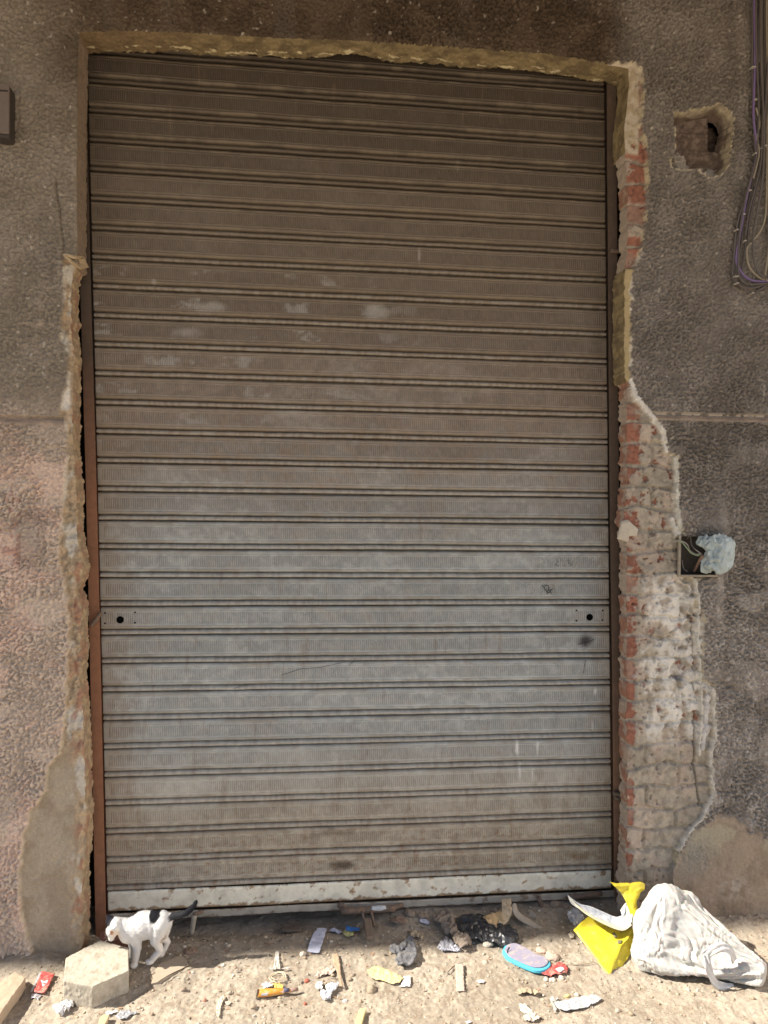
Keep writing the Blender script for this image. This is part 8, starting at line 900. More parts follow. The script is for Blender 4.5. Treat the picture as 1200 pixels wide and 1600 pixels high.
6,-1,1,-7,5,0,-18,-13,0,-12,-4,0,10,-2,-7,3,-10,-5,3,-4,-8,-1,-1,56,9,0,-4,5,4,1,1,7,2,2,-7,6,7,-7,-3,-5,-4,-1,-14,-10,-11,1,-2,-6,7,-2,-3,-10,0,-2,-6,-3,-2,-2,70,1,8,-8,2,8,1,3,4,1,-2,0,-1,7,1,-5,-2,-1,-7,-11,-12,-10,-9,-5,-4,5,-7,-5,-4,-2,-3,-1,-1,-2,-2,83,-2,-3,4,0,8,2,1,-4,4,5,-4,-5,8,7,-8,0,0,-9,-10,-9,-11,-7,-9,-6,-6,-3,-3,0,-3,-2,-5,-4,-3,0,-127,-3,-2,-11,-4,-6,-7,11,-3,-2,4,-12,-10,-3,10,16,2,-10,-9,-8,4,-1,7,6,-4,11,-14,6,-12,-6,-2,9,18,-24,7,44,4,-9,-18,-7,-2,-7,14,-8,-2,-2,0,-7,2,-1,6,9,-6,-12,-4,1,14,-1,-5,3,-8,9,1,1,-18,11,-7,21,-20,8,32,14,-14,-12,-10,-6,-9,15,-6,-5,-5,3,14,-14,7,3,-12,-2,6,-13,15,10,-10,-6,10,-5,-6,5,-7,-4,6,10,16,-30,-3,46,5,-9,-13,1,-3,-5,-6,-5,-3,3,7,-4,2,2,-10,1,-4,7,-9,24,-6,-5,-6,-6,7,-1,2,-6,15,-13,4,11,-28,20,26,0,-6,6,-6,-9,-6,-6,-5,10,-1,-5,-2,14,3,-16,-7,-1,-6,16,17,-9,-15,0,6,6,-3,1,-7,1,2,-10,1,-12,22,32,-10,5,-7,-2,-8,-8,-6,6,7,-12,-4,11,11,-2,-15,-9,10,-22,13,2,5,-10,-6,16,12,-12,7,-9,-6,14,-11,-13,3,8,43,-14,2,-6,-1,-11,6,-14,10,7,-11,-9,15,13,-11,-5,-15,8,-12,-11,7,5,2,-9,14,12,-16,9,4,7,16,-19,1,8,0,26,-16,-9,-4,0,-5,4,-17,-1,5,-5,1,18,7,-23,-8,-8,14,0,-19,-3,12,15,-3,-5,-3,9,
-7,-3,20,13,5,-1,-3,-9,35,-18,-22,11,-14,-7,12,-9,-1,-9,2,18,-8,12,-14,-10,-10,7,-7,-1,7,0,5,0,-4,14,-3,-18,7,19,-5,22,-7,-13,-2,48,-17,-17,-6,-3,-1,-13,9,-8,2,-1,17,0,-17,9,-12,-6,-12,16,11,-3,17,-20,-5,2,-10,8,7,-4,13,3,4,-4,-8,-11,58,-14,-15,-14,-11,1,-5,8,-10,14,-3,10,-9,-6,14,-15,2,-6,3,6,30,-3,-10,-36,5,28,8,-11,-19,-12,11,-8,9,6,11,39,-17,-5,-16,-14,6,-9,6,2,1,-8,2,14,-13,-6,4,16,-5,-15,19,8,-14,-8,-14,32,13,-13,-11,-11,-2,5,1,-8,-5,-4,66,-12,-9,-13,-16,7,4,-5,-8,13,-11,14,3,-2,3,8,-7,-17,4,8,-7,0,-13,10,26,-14,-10,17,-19,3,7,-26,6,3,9,44,-13,-9,-10,-14,0,8,3,-12,-6,15,-2,5,17,0,-21,-8,4,0,-13,0,4,-3,14,3,3,-15,0,-4,-12,17,-3,19,-5,7,30,-13,-3,-15,-15,3,0,6,-13,17,-5,12,15,-16,-26,7,-11,0,6,-8,27,-17,1,3,-4,-2,5,14,-17,3,12,-9,8,-8,7,41,-15,-6,-16,-14,6,4,0,-4,5,7,16,-12,-23,-15,-2,11,0,3,24,2,-25,0,6,-6,6,-5,18,-24,34,-25,-2,2,4,-4,36,6,-15,-12,-14,9,6,-5,0,13,5,-3,-25,-23,14,-1,14,-11,26,-3,-23,-5,10,-4,12,-8,7,-12,-1,9,4,-6,-5,-8,-4,43,8,-7,-13,-11,-9,4,-6,17,24,17,-17,-40,6,-9,4,6,14,0,-11,-24,17,-13,1,20,1,6,-11,1,5,10,-15,18,-8,-34,43,-9,15,-12,-6,-3,7,-11,-15,10,-1,-13,4,7,0,9,17,24,-24,-29,-11,3,2,22,-1,11,-19,9,7,-11,7,1,19,-29,-18,8,3,6,3,0,-5,-2,
10,4,-31,3,30,0,-14,7,19,-2,15,-13,-12,-17,-11,10,6,17,-10,-3,7,-14,6,5,-9,16,-10,-17,15,5,10,-14,2,7,10,28,-11,-26,11,-21,12,-6,29,-18,-36,18,-5,9,-22,4,-5,3,-4,1,36,-14,5,3,-4,-8,7,-20,-3,-9,7,-3,14,32,-11,19,-2,-38,-4,16,10,-5,5,27,-41,-29,21,25,-3,-18,5,-5,-9,-9,9,15,-2,-8,3,15,-19,-7,3,6,10,-1,-11,22,-1,-11,13,-23,-6,17,-10,3,0,12,9,4,-8,-43,10,36,38,9,-19,-18,-35,13,-14,20,-24,21,-11,-12,-3,6,29,-33,-1,9,12,11,-15,-18,0,23,-7,-1,2,-9,-2,26,15,-10,-37,-8,32,28,-10,-9,-17,-2,8,-10,5,-6,-17,4,10,6,8,8,-3,4,-4,-21,2,6,-13,11,22,0,-6,-1,-1,-1,5,13,-17,-2,9,-14,15,14,9,9,-10,-17,-17,-19,0,4,17,9,-21,-4,6,15,-8,-6,-5,-2,17,2,-1,-8,12,7,-12,9,-3,5,-2,-7,33,-12,-17,17,17,11,-10,-3,-10,-1,-16,-17,-18,25,-12,-11,3,16,-1,-3,16,-29,17,2,10,-10,10,10,-12,10,-3,-2,1,0,20,1,-36,6,15,25,9,-7,-18,-4,4,-11,-9,-4,-12,-3,17,16,5,-25,9,-18,3,14,17,11,-7,9,4,-1,-2,-20,-39,8,7,9,-20,20,12,12,13,7,-16,-1,-9,-9,-10,2,1,-14,-10,16,7,4,-2,-16,0,7,32,7,8,1,8,-1,-3,-9,-47,-14,4,2,28,0,-12,-2,12,6,11,11,-13,-25,-9,2,7,14,-2,3,-4,-4,-8,-6,-9,2,13,17,5,5,3,13,-14,-14,-14,-16,6,3,23,20,-12,-21,-2,7,0,24,-3,-29,-17,9,17,1,7,-4,-2,5,-8,-4,-13,-9,3,17,-3,-3,23,0,8,-10,-29,-9,2,7,13,27,-2,-16,-10,6,0,2,
-6,-11,-11,17,8,4,13,0,-13,2,7,-6,-9,-26,3,8,7,-9,19,-12,2,7,-14,8,7,-1,17,-10,2,-15,8,-13,13,3,-17,2,4,-2,4,8,13,3,-6,-9,12,-2,-4,-9,-18,0,5,2,15,2,4,4,-16,12,-3,-4,5,-2,-10,-1,-3,-6,1,11,1,-11,3,9,0,2,6,6,4,-11,-3,9,0,-9,-1,1,6,3,9,4,5,3,-12,-9,0,-5,-2,-2,-6,-8,7,-1,-4,-4,10,1,-5,1,3,2,2,7,6,3,-11,-4,10,1,-8,1,15,-3,11,-2,4,-1,4,-11,1,-7,-2,-5,-13,-11,8,8,4,-8,-5,0,6,-1,-3,2,3,1,7,7,-1,-8,-5,11,-6,3,4,366,5,6,5,11,9,4,7,6,3,-8,-9,-7,-4,-7,-8,-3,-1,-5,-6,-2,-6,-12,-5,-9,-10,-9,-3,-4,-7,-13,-16,-15,-12,-9,143,8,5,6,9,13,3,8,7,-3,-9,-2,-7,-8,-7,-7,-4,-2,-7,-2,-4,-12,-8,-10,-4,-5,-6,-5,-11,-14,-16,-14,-9,-13,-15,159,4,9,4,11,10,6,8,4,-6,2,-5,-13,-6,-8,-7,-4,-8,-2,-2,-11,-9,-4,-5,-5,-5,-12,-11,-14,-14,-15,-8,-15,-16,-16,171,10,4,9,10,6,11,5,-2,5,-2,-10,-5,-10,-10,-5,-10,-3,0,-11,-8,-3,-2,-5,-8,-12,-14,-13,-15,-14,-11,-15,-16,-15,-14,185,7,6,9,6,11,11,-2,7,3,-6,0,-13,-10,-7,-10,-6,-2,-10,-7,-2,-1,-6,-11,-13,-13,-14,-14,-14,-14,-15,-15,-14,-14,-6,184,12,7,10,5,14,0,8,5,-1,2,-6,-7,-8,-11,-15,-4,-7,-8,-3,0,-6,-12,-12,-14,-18,-12,-14,-14,-16,-14,-14,-12,-5,-19,199,10,8,11,9,10,0,7,2,4,-1,-3,-7,-11,-11,-7,-13,-9,-2,-2,-6,-14,-8,-17,-15,-16,-14,-14,-14,-16,-12,-6,-12,-15,-6,194,15,
6,12,9,9,6,3,6,4,-3,-2,-10,-9,-11,-5,-17,-4,-4,-6,-12,-12,-18,-13,-15,-14,-12,-15,-13,-10,-14,-12,-14,-10,-12,206,13,7,10,10,5,9,11,1,2,1,-4,-5,-13,-5,-14,-14,-1,-10,-12,-8,-20,-12,-15,-11,-12,-12,-13,-13,-16,-14,-11,-11,-9,-15,206,10,10,16,8,8,8,4,2,1,3,-3,-6,-4,-13,-14,-1,-17,-12,-5,-19,-12,-15,-10,-10,-10,-13,-14,-14,-17,-12,-13,-15,-7,-15,204,10,15,11,5,18,2,2,8,3,1,-6,-5,-4,-13,-8,-7,-13,-12,-15,-11,-16,-9,-9,-8,-13,-13,-16,-16,-14,-15,-18,-15,-15,-5,205,14,9,4,18,10,6,6,5,1,1,-1,-6,-8,-7,-12,-9,-15,-11,-8,-16,-10,-8,-9,-10,-12,-13,-18,-19,-19,-18,-11,-18,-15,-13,215,9,6,16,8,14,4,15,1,1,-1,-2,-3,-9,-8,-4,-17,-7,-8,-16,-10,-8,-15,-15,-12,-12,-10,-21,-19,-20,-18,-13,-13,-16,-14,213,5,20,5,20,10,8,8,1,6,0,-6,-2,-11,-2,-10,-17,-4,-17,-16,-5,-9,-11,-12,-11,-15,-17,-18,-21,-21,-16,-16,-7,-15,-13,201,18,8,17,12,8,17,2,2,10,-1,-9,0,-11,-2,-16,-6,-14,-13,-13,-10,-13,-12,-10,-7,-17,-17,-15,-18,-20,-20,-18,-12,-5,-16,202,19,11,11,7,20,10,-2,7,7,-8,0,0,-15,2,-12,-15,-3,-11,-12,-11,-12,-14,-14,-9,-15,-13,-15,-20,-22,-18,-18,-17,-11,-8,204,18,15,14,7,2,10,1,8,3,-3,1,-4,-9,2,-20,-1,-13,-15,-11,-12,-10,-9,-10,-9,-12,-17,-20,-22,-16,-17,-16,-14,-15,-16,213,18,14,9,7,-2,14,1,5,0,4,-5,2,-14,-5,-3,-16,-3,-14,-14,-14,-12,-12,-8,-12,-7,-15,-19,-19,-21,-17,-10,-12,-15,-18,219,12,4,0,-3,7,4,18,1,0,1,-5,2,-2,-15,-7,-8,
-9,-12,-15,-10,-10,-10,-9,-10,-13,-15,-15,-15,-19,-18,-16,-16,-7,-7,196,7,5,5,11,-1,3,-8,-2,-1,1,-2,-1,1,0,-14,-4,-11,-5,-5,-15,-12,-12,-11,-9,-13,-14,-13,-14,-20,-14,-10,-16,-3,-12,204,13,2,5,-2,-3,-11,5,-3,6,-1,-6,4,-7,15,-8,-14,-12,-12,-11,-4,-14,-11,-14,-12,-7,-14,-15,-13,-11,-20,-14,-11,0,-15,212,-7,7,0,-6,-6,8,0,-2,8,-6,-5,5,-10,13,1,-12,-8,-13,-19,-6,-8,-16,-9,-14,-11,-12,-9,-14,-16,-14,-8,-16,-3,-14,211,-16,4,-2,-5,5,6,-3,0,8,-3,-8,7,-11,7,10,-10,-16,-4,-18,-14,-3,-15,-13,-13,-9,-9,-15,-13,-13,-13,-5,-17,-9,-10,202,-18,4,-3,4,5,3,-4,0,11,-5,-7,6,-11,5,11,-6,-13,-13,-8,-14,-13,-4,-14,-12,-7,-13,-10,-15,-13,-14,-3,-17,-12,-9,188,-14,3,2,5,5,-1,-4,2,10,-4,-8,6,-9,2,11,2,-16,-9,-10,-17,-11,-6,-9,-12,-14,-8,-12,-9,-12,-16,-6,-11,-14,-13,186,-11,-4,5,7,2,-3,-4,3,10,-3,-11,8,-7,-4,14,4,-12,-12,-8,-11,-18,-8,-5,-10,-11,-12,-11,-13,-12,-10,-10,-8,-13,-13,173,-5,-4,7,5,0,-3,-5,6,9,-4,-10,7,-3,-8,10,9,-7,-11,-14,-9,-14,-13,-4,-8,-12,-10,-11,-11,-9,-14,-6,-12,-12,-13,165,-5,-2,5,6,-1,-5,-3,8,7,-3,-11,7,-2,-7,6,12,-4,-11,-16,-7,-11,-16,-7,-1,-13,-10,-12,-8,-10,-10,-12,-10,-13,-9,155,-3,-3,5,6,-5,-2,-2,6,10,-5,-10,5,0,-8,4,12,0,-9,-12,-12,-10,-14,-10,-2,-8,-11,-10,-8,-13,-11,-8,-13,-8,-9,144,-1,-1,0,6,2,-7,-2,8,8,-6,-9,3,3,-7,0,12,4,-8,-9,-16,-8,-11,-15,-7,0,-7,-9,-11,-11,-10,-10,
-12,-8,-8,131,3,-1,-1,3,6,-5,-2,8,8,-7,-10,2,4,-5,-4,9,9,-6,-9,-12,-12,-8,-13,-10,1,-6,-11,-7,-11,-11,-10,-7,-10,-7,120,1,1,-2,6,1,-2,-3,8,9,-4,-12,1,3,0,-7,6,8,1,-10,-10,-13,-9,-13,-9,-1,-3,-9,-9,-11,-10,-3,-10,-10,-6,106,3,3,-1,5,-1,-1,-4,10,8,-4,-11,-2,3,3,-7,2,10,2,-10,-7,-12,-8,-10,-14,-1,-2,-8,-6,-12,-5,-8,-9,-7,-9,97,-1,5,2,5,-4,0,1,9,6,-2,-9,-5,4,2,-7,-2,11,5,-8,-10,-9,-8,-9,-12,0,-2,-7,-10,-4,-9,-10,-6,-8,-9,92,-5,2,6,5,-4,-2,4,8,6,2,-12,-5,1,3,-3,-5,8,8,-4,-9,-10,-9,-9,-6,-5,4,-11,-5,-9,-8,-3,-5,-9,-9]
nb_, fb_ = cube_grid(36); vb_ = np.cumsum(np.array([BAG_X, BAG_Y, BAG_Z]).T, 0)*0.0004+np.array([0.87013, -0.53555, -0.00612])      # steps of 0.4 mm
ob = mk('bag_body', vb_, np.array(fb_), M_bag, bag); sb = ob.modifiers.new('s', 'SUBSURF'); sb.levels = 2; bake(ob); ob.data.polygons.foreach_set('use_smooth', np.ones(len(ob.data.polygons), bool))
vb_ = verts_of(ob.data); a = vb_-V(1045, 1455, -.33); cen_m = np.exp(-((a[:, 0]-.005)/0.085)**2-((a[:, 2]+.01)/0.10)**2)
wx_ = a[:, 0]+0.030*noise3(a[:, 0]/.07, a[:, 1]/.07, a[:, 2]/.07, 31); wz_ = a[:, 2]+0.030*noise3(a[:, 0]/.06, a[:, 1]/.06, a[:, 2]/.06, 32); u = wx_*0.93+wz_*0.30; w_ = wz_*0.93-wx_*0.30
rd = lambda f1, f2, sd: 0.5-2*np.abs(noise3(u/f1, a[:, 1]/f2, w_/f2, sd))
d = cen_m*(0.0062*rd(.034, .11, 33)+0.0022*rd(.014, .07, 34))+0.0016*rd(.010, .035, 35)+0.0010*rd(.006, .02, 36)
setverts(ob.data, vb_+normals_of(ob.data)*(d*np.clip(vb_[:, 2]/0.03, 0.1, 1))[:, None])
ribbon('bag_handle', [(1100,1494,-.50),(1114,1484,-.51),(1130,1480,-.51),(1143,1488,-.51),(1148,1502,-.50)], 0.026, P_('handle_plastic', (0.60, 0.59, 0.57), 0.45), bag, 1, 0.0012)
ribbon('bag_handle', [(1104,1492,-.505),(1106,1507,-.515),(1110,1522,-.515),(1119,1537,-.51),(1133,1543,-.505),(1147,1544,-.50)], 0.026, P_('handle_plastic', (0.60, 0.59, 0.57), 0.45), bag, 3, 0.0012)
# ------------------------------------------------------------------ yellow box and the booklet in it
M_yel = mat('yellow_card', (0.70, 0.57, 0.04), rough=0.45, var=0.12, scale=30, bump=0.3, spec=0.4, col2=(0.52, 0.43, 0.14), c2s=22, c2t=(.55, .75))
yb = thing('yellow_box', 'crushed bright yellow cardboard box leaning left of the white carrier bag', 'cardboard box', tuple(G(955, 1500)))
Q5 = lambda L: [(840+a/3.333, 1350+b/3.333, Y) for a, b, Y in L]
poly3('front_panel', Q5([(187,340,-.235),(265,270,-.190),(365,322,-.225),(432,352,-.250),(500,322,-.285),(440,425,-.320),(375,590,-.413)]), M_yel, yb, 10, 0.0040, 0.05, 0.0015, 3)
poly3('side_panel', Q5([(500,322,-.283),(512,430,-.300),(436,540,-.372),(376,591,-.411),(440,425,-.318)]), M_yel, yb, 10, 0.0045, 0.035, 0.0015, 4)
loft('top_flap', Q5([(375,92,-.225),(410,125,-.228),(440,160,-.235),(458,195,-.245),(478,250,-.262),(500,326,-.285)]), Q5([(460,105,-.215),(548,98,-.215),(556,130,-.225),(516,180,-.240),(512,250,-.258),(512,330,-.282)]), M_yel, yb, (0.004, -0.006, 0), 0.0035, 0.035, 0.0015, 60, 24, 8)
M_yg = P_('grey_print', (0.20, 0.19, 0.12)); 
pm = [poly3('printed_mark', Q5([(362,326,-.2275),(382,330,-.2345),(416,380,-.283),(402,384,-.287)]), M_yg, yb, 2, 0, 0.02, 0.003), poly3('printed_mark', Q5([(415,400,-.3005),(442,398,-.300),(438,412,-.3125),(420,414,-.314)]), M_yg, yb, 2, 0, 0.02, 0.003)]
M_pap = mat('printed_paper', (0.52, 0.53, 0.55), rough=0.8, var=0.3, scale=120, col2=(0.36, 0.38, 0.42), c2s=45, bump=0.2)
M_papy = mat('cream_paper', (0.60, 0.55, 0.38), rough=0.8, var=0.1)
bk = thing('booklet', 'folded grey printed booklet sticking out of the yellow box', 'booklet', tuple(V(930, 1425, -.24)))
loft('pages', Q5([(155,160,-.200),(215,205,-.215),(280,222,-.225),(345,250,-.235),(410,275,-.250),(450,255,-.255),(462,205,-.240)]), Q5([(205,222,-.245),(262,262,-.262),(325,296,-.275),(400,326,-.290),(445,338,-.300),(480,315,-.300),(494,262,-.275)]), M_pap, bk, (0, 0.010, -0.012), 0.0015, 0.04, 0.001, 60, 16, 2)
loft('cover', Q5([(158,168,-.204),(210,215,-.235),(262,254,-.256),(325,288,-.270),(400,318,-.285),(446,330,-.296),(482,308,-.296)]), Q5([(165,176,-.208),(215,232,-.248),(265,270,-.266),(328,306,-.279),(400,338,-.294),(450,347,-.304),(492,318,-.303)]), M_papy, bk, (0, -.002, 0), 0.0005, 0.03, 0.001, 50, 6, 3)
loft('pages', Q5([(430,240,-.235),(455,205,-.235),(470,200,-.235)]), Q5([(448,300,-.262),(470,280,-.262),(488,262,-.262)]), P_('white_paper', (0.66, 0.63, 0.56)), bk, (0, -.004, 0), 0.001, 0.03, 0.001, 20, 10, 4)
tag(sheet('newspaper', gp(Z3([(150,262),(175,240),(205,235),(245,278),(225,305),(195,322),(165,290)], 840, 1350, 3.333), 0.03), M_pap, None, 0.006, 0.02, lift=0.016, seed=21), 'crumpled grey newspaper scrap just left of the yellow box', 'newspaper')

# ------------------------------------------------------------------ litter
def lit(name, zl, org, m_, label, cat, z=0.006, **k):
    o = sheet(name, gp(Z3(zl, *org), z), m_, None, **k); return tag(o, label, cat)
O1, O3, O4, O5 = (0, 1360, 3.75), (280, 1360, 3.75), (560, 1380, 3.75), (840, 1350, 3.333)
M_red = P_('red_wrapper', (0.50, 0.09, 0.085), 0.45, col2=(0.50, 0.28, 0.22), c2s=60); M_sil = mat('foil', (0.62, 0.63, 0.66), rough=0.3, metal=0.5, var=0.2, scale=150, bump=0.4)
M_whp = P_('white_scrap', (0.68, 0.66, 0.64), 0.6); M_lav = P_('lavender_paper', (0.52, 0.54, 0.66), 0.7); M_blu = P_('blue_wrapper', (0.05, 0.18, 0.50), 0.4); M_grn = P_('yellow_green_card', (0.50, 0.48, 0.22), 0.6)
M_dk = P_('grey_rubber', (0.13, 0.13, 0.14), 0.7, col2=(0.24, 0.23, 0.22), c2s=40); M_blk = mat('black_plastic_bag', (0.030, 0.031, 0.036), rough=0.28, var=0.3, spec=0.5, bump=0.3, col2=(0.07, 0.07, 0.07), c2s=50)
M_brn = P_('brown_paper', (0.50, 0.35, 0.19), 0.7); M_gry = P_('dusty_rag', (0.27, 0.22, 0.175), 0.95); M_yp = P_('yellow_paper', (0.66, 0.54, 0.28), 0.75); M_tan = P_('tan_tape', (0.44, 0.31, 0.21), 0.6); M_pink = P_('pinkish_paper', (0.52, 0.41, 0.34), 0.8)
r_ = lit('wrapper', [(245,597),(322,605),(262,722),(200,712)], O1, M_red, 'small red wrapper with white emblem, left of the concrete block', 'wrapper', crumple=0.0012, seed=2, lift=0.004, thick=0.003)
e_ = sheet('emblem', gp(Z3([(240,628),(262,635),(285,630),(272,652),(252,668),(244,650)], *O1), 0.016), P_('emblem_white', (0.72, 0.62, 0.62)), r_, crumple=0.0005, seed=3, lift=0.0085, thick=0.0008, step=0.0015)
sheet('foil_end', gp(Z3([(190,712),(250,722),(232,738),(222,752),(214,740),(175,738)], *O1), 0.006), M_sil, r_, crumple=0.002, seed=4, step=0.0015)
sheet('foil_end', gp(Z3([(236,596),(246,598),(200,690),(186,712),(180,706)], *O1), 0.006), M_sil, r_, crumple=0.002, seed=5, step=0.0015)
lit('crumpled_scrap', [(305,800),(350,785),(385,764),(425,768),(432,792),(385,826),(355,845),(330,835)], O1, M_whp, 'crumpled white plastic scrap in front of the concrete block', 'scrap', crumple=0.008, fs=0.012, seed=6, lift=0.003, dome=0.006)
lit('foil_scrap', [(680,845),(700,820),(750,810),(775,822),(800,818),(800,832),(765,842),(740,860),(700,865)], O1, M_sil, 'pale foil scrap right of the concrete block, beside a wood splinter', 'foil', crumple=0.003, fs=0.01, seed=7)
lit('foil_strip', [(615,828),(640,815),(692,812),(690,824),(650,832),(632,842)], O1, M_whp, 'tiny twisted white strip between block and pale foil scrap', 'scrap', crumple=0.003, fs=0.01, seed=8, step=0.0015)
tag(prism('wood_splinter', [G(a, b, 0.01)[:2] for a, b in Z3([(575,905),(585,862),(610,846),(640,848),(630,875),(612,908)], *O1)], 0.0, 0.012, P_('light_wood', (0.58, 0.46, 0.28)), None, 0.001), 'pale wood splinter at the bottom edge below the block', 'wood splinter')
tag(prism('wood_splinter', [G(a, b, 0.01)[:2] for a, b in Z3([(1030,905),(1040,860),(1060,812),(1095,812),(1080,860),(1068,905)], *O3)], 0.0, 0.013, P_('yellow_wood', (0.66, 0.55, 0.28)), None, 0.001), 'yellow wood splinter at the bottom edge near the centre', 'wood splinter')
lit('paper_strip', [(750,480),(765,430),(790,370),(810,335),(838,332),(865,340),(850,400),(820,488)], O3, M_lav, 'upright lavender paper strip below the shutter, left of the padlock', 'paper', crumple=0.002, seed=9, stretch=3)
lit('paper_scrap', [(878,345),(895,330),(915,330),(935,345),(960,355),(930,366)], O3, M_lav, 'small pale blue scrap between paper strip and padlock', 'paper', crumple=0.004, fs=0.01, seed=10, step=0.0015)
y_ = lit('packet', [(958,372),(975,338),(1028,358),(1018,388),(985,392)], O3, M_grn, 'small blue and yellow-green packet left of the padlock', 'packet', crumple=0.002, seed=11, step=0.0015)
sheet('blue_panel', gp(Z3([(975,325),(1000,328),(1060,340),(1052,358),(978,356)], *O3), 0.012), M_blu, y_, crumple=0.0015, seed=12, step=0.0015, lift=0.010)
lit('glass_shard', [(598,295),(650,286),(712,290),(712,348),(645,356),(600,346)], O3, mat('dusty_glass', (0.16, 0.13, 0.11), rough=0.3, spec=0.5), 'dusty square shard lying under the shutter foot', 'shard', crumple=0.001, thick=0.003)
# orange nozzle
oc = thing('nozzle', 'orange tapered plastic tube lying on the sunlit dirt', 'plastic tube', tuple(G(430, 1550)))
A, B = G(280+458/3.75, 1360+716/3.75, .012), G(280+700/3.75, 1360+697/3.75, .007); pts = [A+(B-A)*t for t in (0, .03, .3, .62, .66, .97, 1)]
v, f = tube_geo(pts, [.012, .0135, .0128, .0095, .0062, .0035, .001], 20); v = [(x, y, .001+(z-.001)*0.75) for x, y, z in v]; mk('tube_body', v, f, P_('orange_plastic', (0.72, 0.32, 0.05), 0.5, col2=(0.60, 0.42, 0.22), c2s=60), oc)
A2 = A+(B-A)*0.63; v, f = tube_geo([A2, A2+(B-A)*.14], [.0072, .0055], 16); mk('collar', v, f, P_('navy_collar', (0.10, 0.10, 0.16)), oc)
A3 = A+(B-A)*0.80; v, f = tube_geo([A3, A3+(B-A)*.19], [.0060, .0045], 12); mk('tip', v, f, P_('brown_tip', (0.30, 0.20, 0.16)), oc)
A4 = A+(B-A)*0.0; v, f = tube_geo([A4-(B-A)*.03, A4], [.011, .0125], 16); mk('end_cap', v, f, P_('dark_cap', (0.20, 0.16, 0.13)), oc)
for t0, t1 in ((.10, .25), (.52, .62)):
    a_, b_ = A+(B-A)*t0, A+(B-A)*t1; n_ = 6; w_ = .0055
    vs = []; 
    for i in range(5):
        p = a_+(b_-a_)*i/4
        for j in range(5):
            ang = math.radians(150+j*15); rr_ = .0137-.004*t0-.0022*(t0 > .4); vs.append((p[0], p[1]+math.cos(ang)*rr_*-1*-1, .001+(p[2]-.001+math.sin(ang)*rr_+.0006)*0.75+.0008))
    mk('label_patch', vs, [(i*5+j, i*5+j+1, i*5+j+6, i*5+j+5) for i in range(4) for j in range(4)], P_('label_white', (0.68, 0.66, 0.70)), oc)
lit('paper_scrap', [(482,668),(505,657),(532,655),(548,668),(545,682),(500,690)], O3, M_whp, 'crumpled white scrap touching the orange plastic tube', 'paper', crumple=0.004, fs=0.01, seed=13, step=0.0015)
lit('paper_scrap', [(548,664),(580,655),(612,672),(606,688),(560,684)], O3, P_('orange_scrap', (0.75, 0.50, 0.15)), 'pale orange scrap behind the orange plastic tube', 'paper', crumple=0.002, fs=0.01, seed=14, step=0.0015)
c = G(280+576/3.75, 1360+630/3.75, .006); ringp = [(c[0]+.027*math.cos(a), c[1]+.027*math.sin(a), .008+.003*math.sin(a*2)) for a in np.linspace(0, 2*math.pi, 9)[:-1]]
M_ring = P_('clear_tan_plastic', (0.62, 0.53, 0.38), 0.35)
rg_ = thing('cup_lid', 'eight-sided clear plastic cup lid behind the orange tube', 'plastic lid', tuple(c))
for k_, r_ in ((1.0, .0016), (0.72, .0012)):
    vv, f = tube_geo([Vector((c[0]+(p[0]-c[0])*k_, c[1]+(p[1]-c[1])*k_, p[2]+(1-k_)*.01)) for p in ringp], r_, 8, closed=True); mk('lid_rim', vv, f, M_ring, rg_)
M_clr = mat('clear_strip', (0.62, 0.58, 0.52), rough=0.3, spec=0.5, alpha=0.75)
lit('plastic_strip', [(552,582),(560,530),(566,478),(584,484),(586,530),(592,580),(640,576),(640,586),(530,588),(530,578)], O3, M_clr, 'clear plastic strip standing out of the dirt behind the cup lid', 'plastic', crumple=0.003, fs=0.012, seed=15, step=0.0015)
lit('cardboard_strip', [(898,502),(930,500),(942,560),(958,680),(948,686),(925,600),(905,560)], O3, M_tan, 'long narrow tan cardboard strip right of the white wads', 'cardboard', crumple=0.001, lift=0.005, thick=0.002, seed=16)
lit('plastic_scrap', [(792,622),(815,590),(850,575),(900,566),(922,580),(900,602),(850,610)], O3, M_pink, 'pinkish white curled scrap, upper of the wads left of the tan strip', 'scrap', crumple=0.004, fs=0.015, seed=17)
lit('plastic_scrap', [(798,662),(820,652),(842,662),(842,690),(815,696),(798,685)], O3, M_whp, 'smallest white wad, leftmost beside the tan cardboard strip', 'scrap', crumple=0.006, fs=0.01, seed=18, step=0.0015)
lit('plastic_scrap', [(858,688),(880,668),(905,658),(935,664),(922,700),(895,722),(882,758),(850,765),(828,735),(828,708),(865,712)], O3, mat('frosty_plastic', (0.66, 0.68, 0.72), rough=0.35, spec=0.5), 'largest crumpled frosty white wad beside the tan cardboard strip', 'scrap', crumple=0.008, fs=0.012, seed=19, dome=0.004)
lit('feather', [(218,845),(218,800),(226,768),(245,740),(262,724),(266,738),(252,775),(244,800),(240,840),(230,866)], O3, P_('bone_white', (0.66, 0.58, 0.44)), 'curved whitish feather-like scrap alone on the sunlit dirt', 'feather', crumple=0.003, fs=0.008, seed=20, step=0.0015)
lit('bone_chip', [(268,762),(290,755),(306,765),(290,782),(272,776)], O3, P_('bone_white', (0.66, 0.58, 0.44)), 'tiny pale chip right beside the feather-like scrap', 'chip', crumple=0.002, fs=0.01, seed=22, step=0.0015)
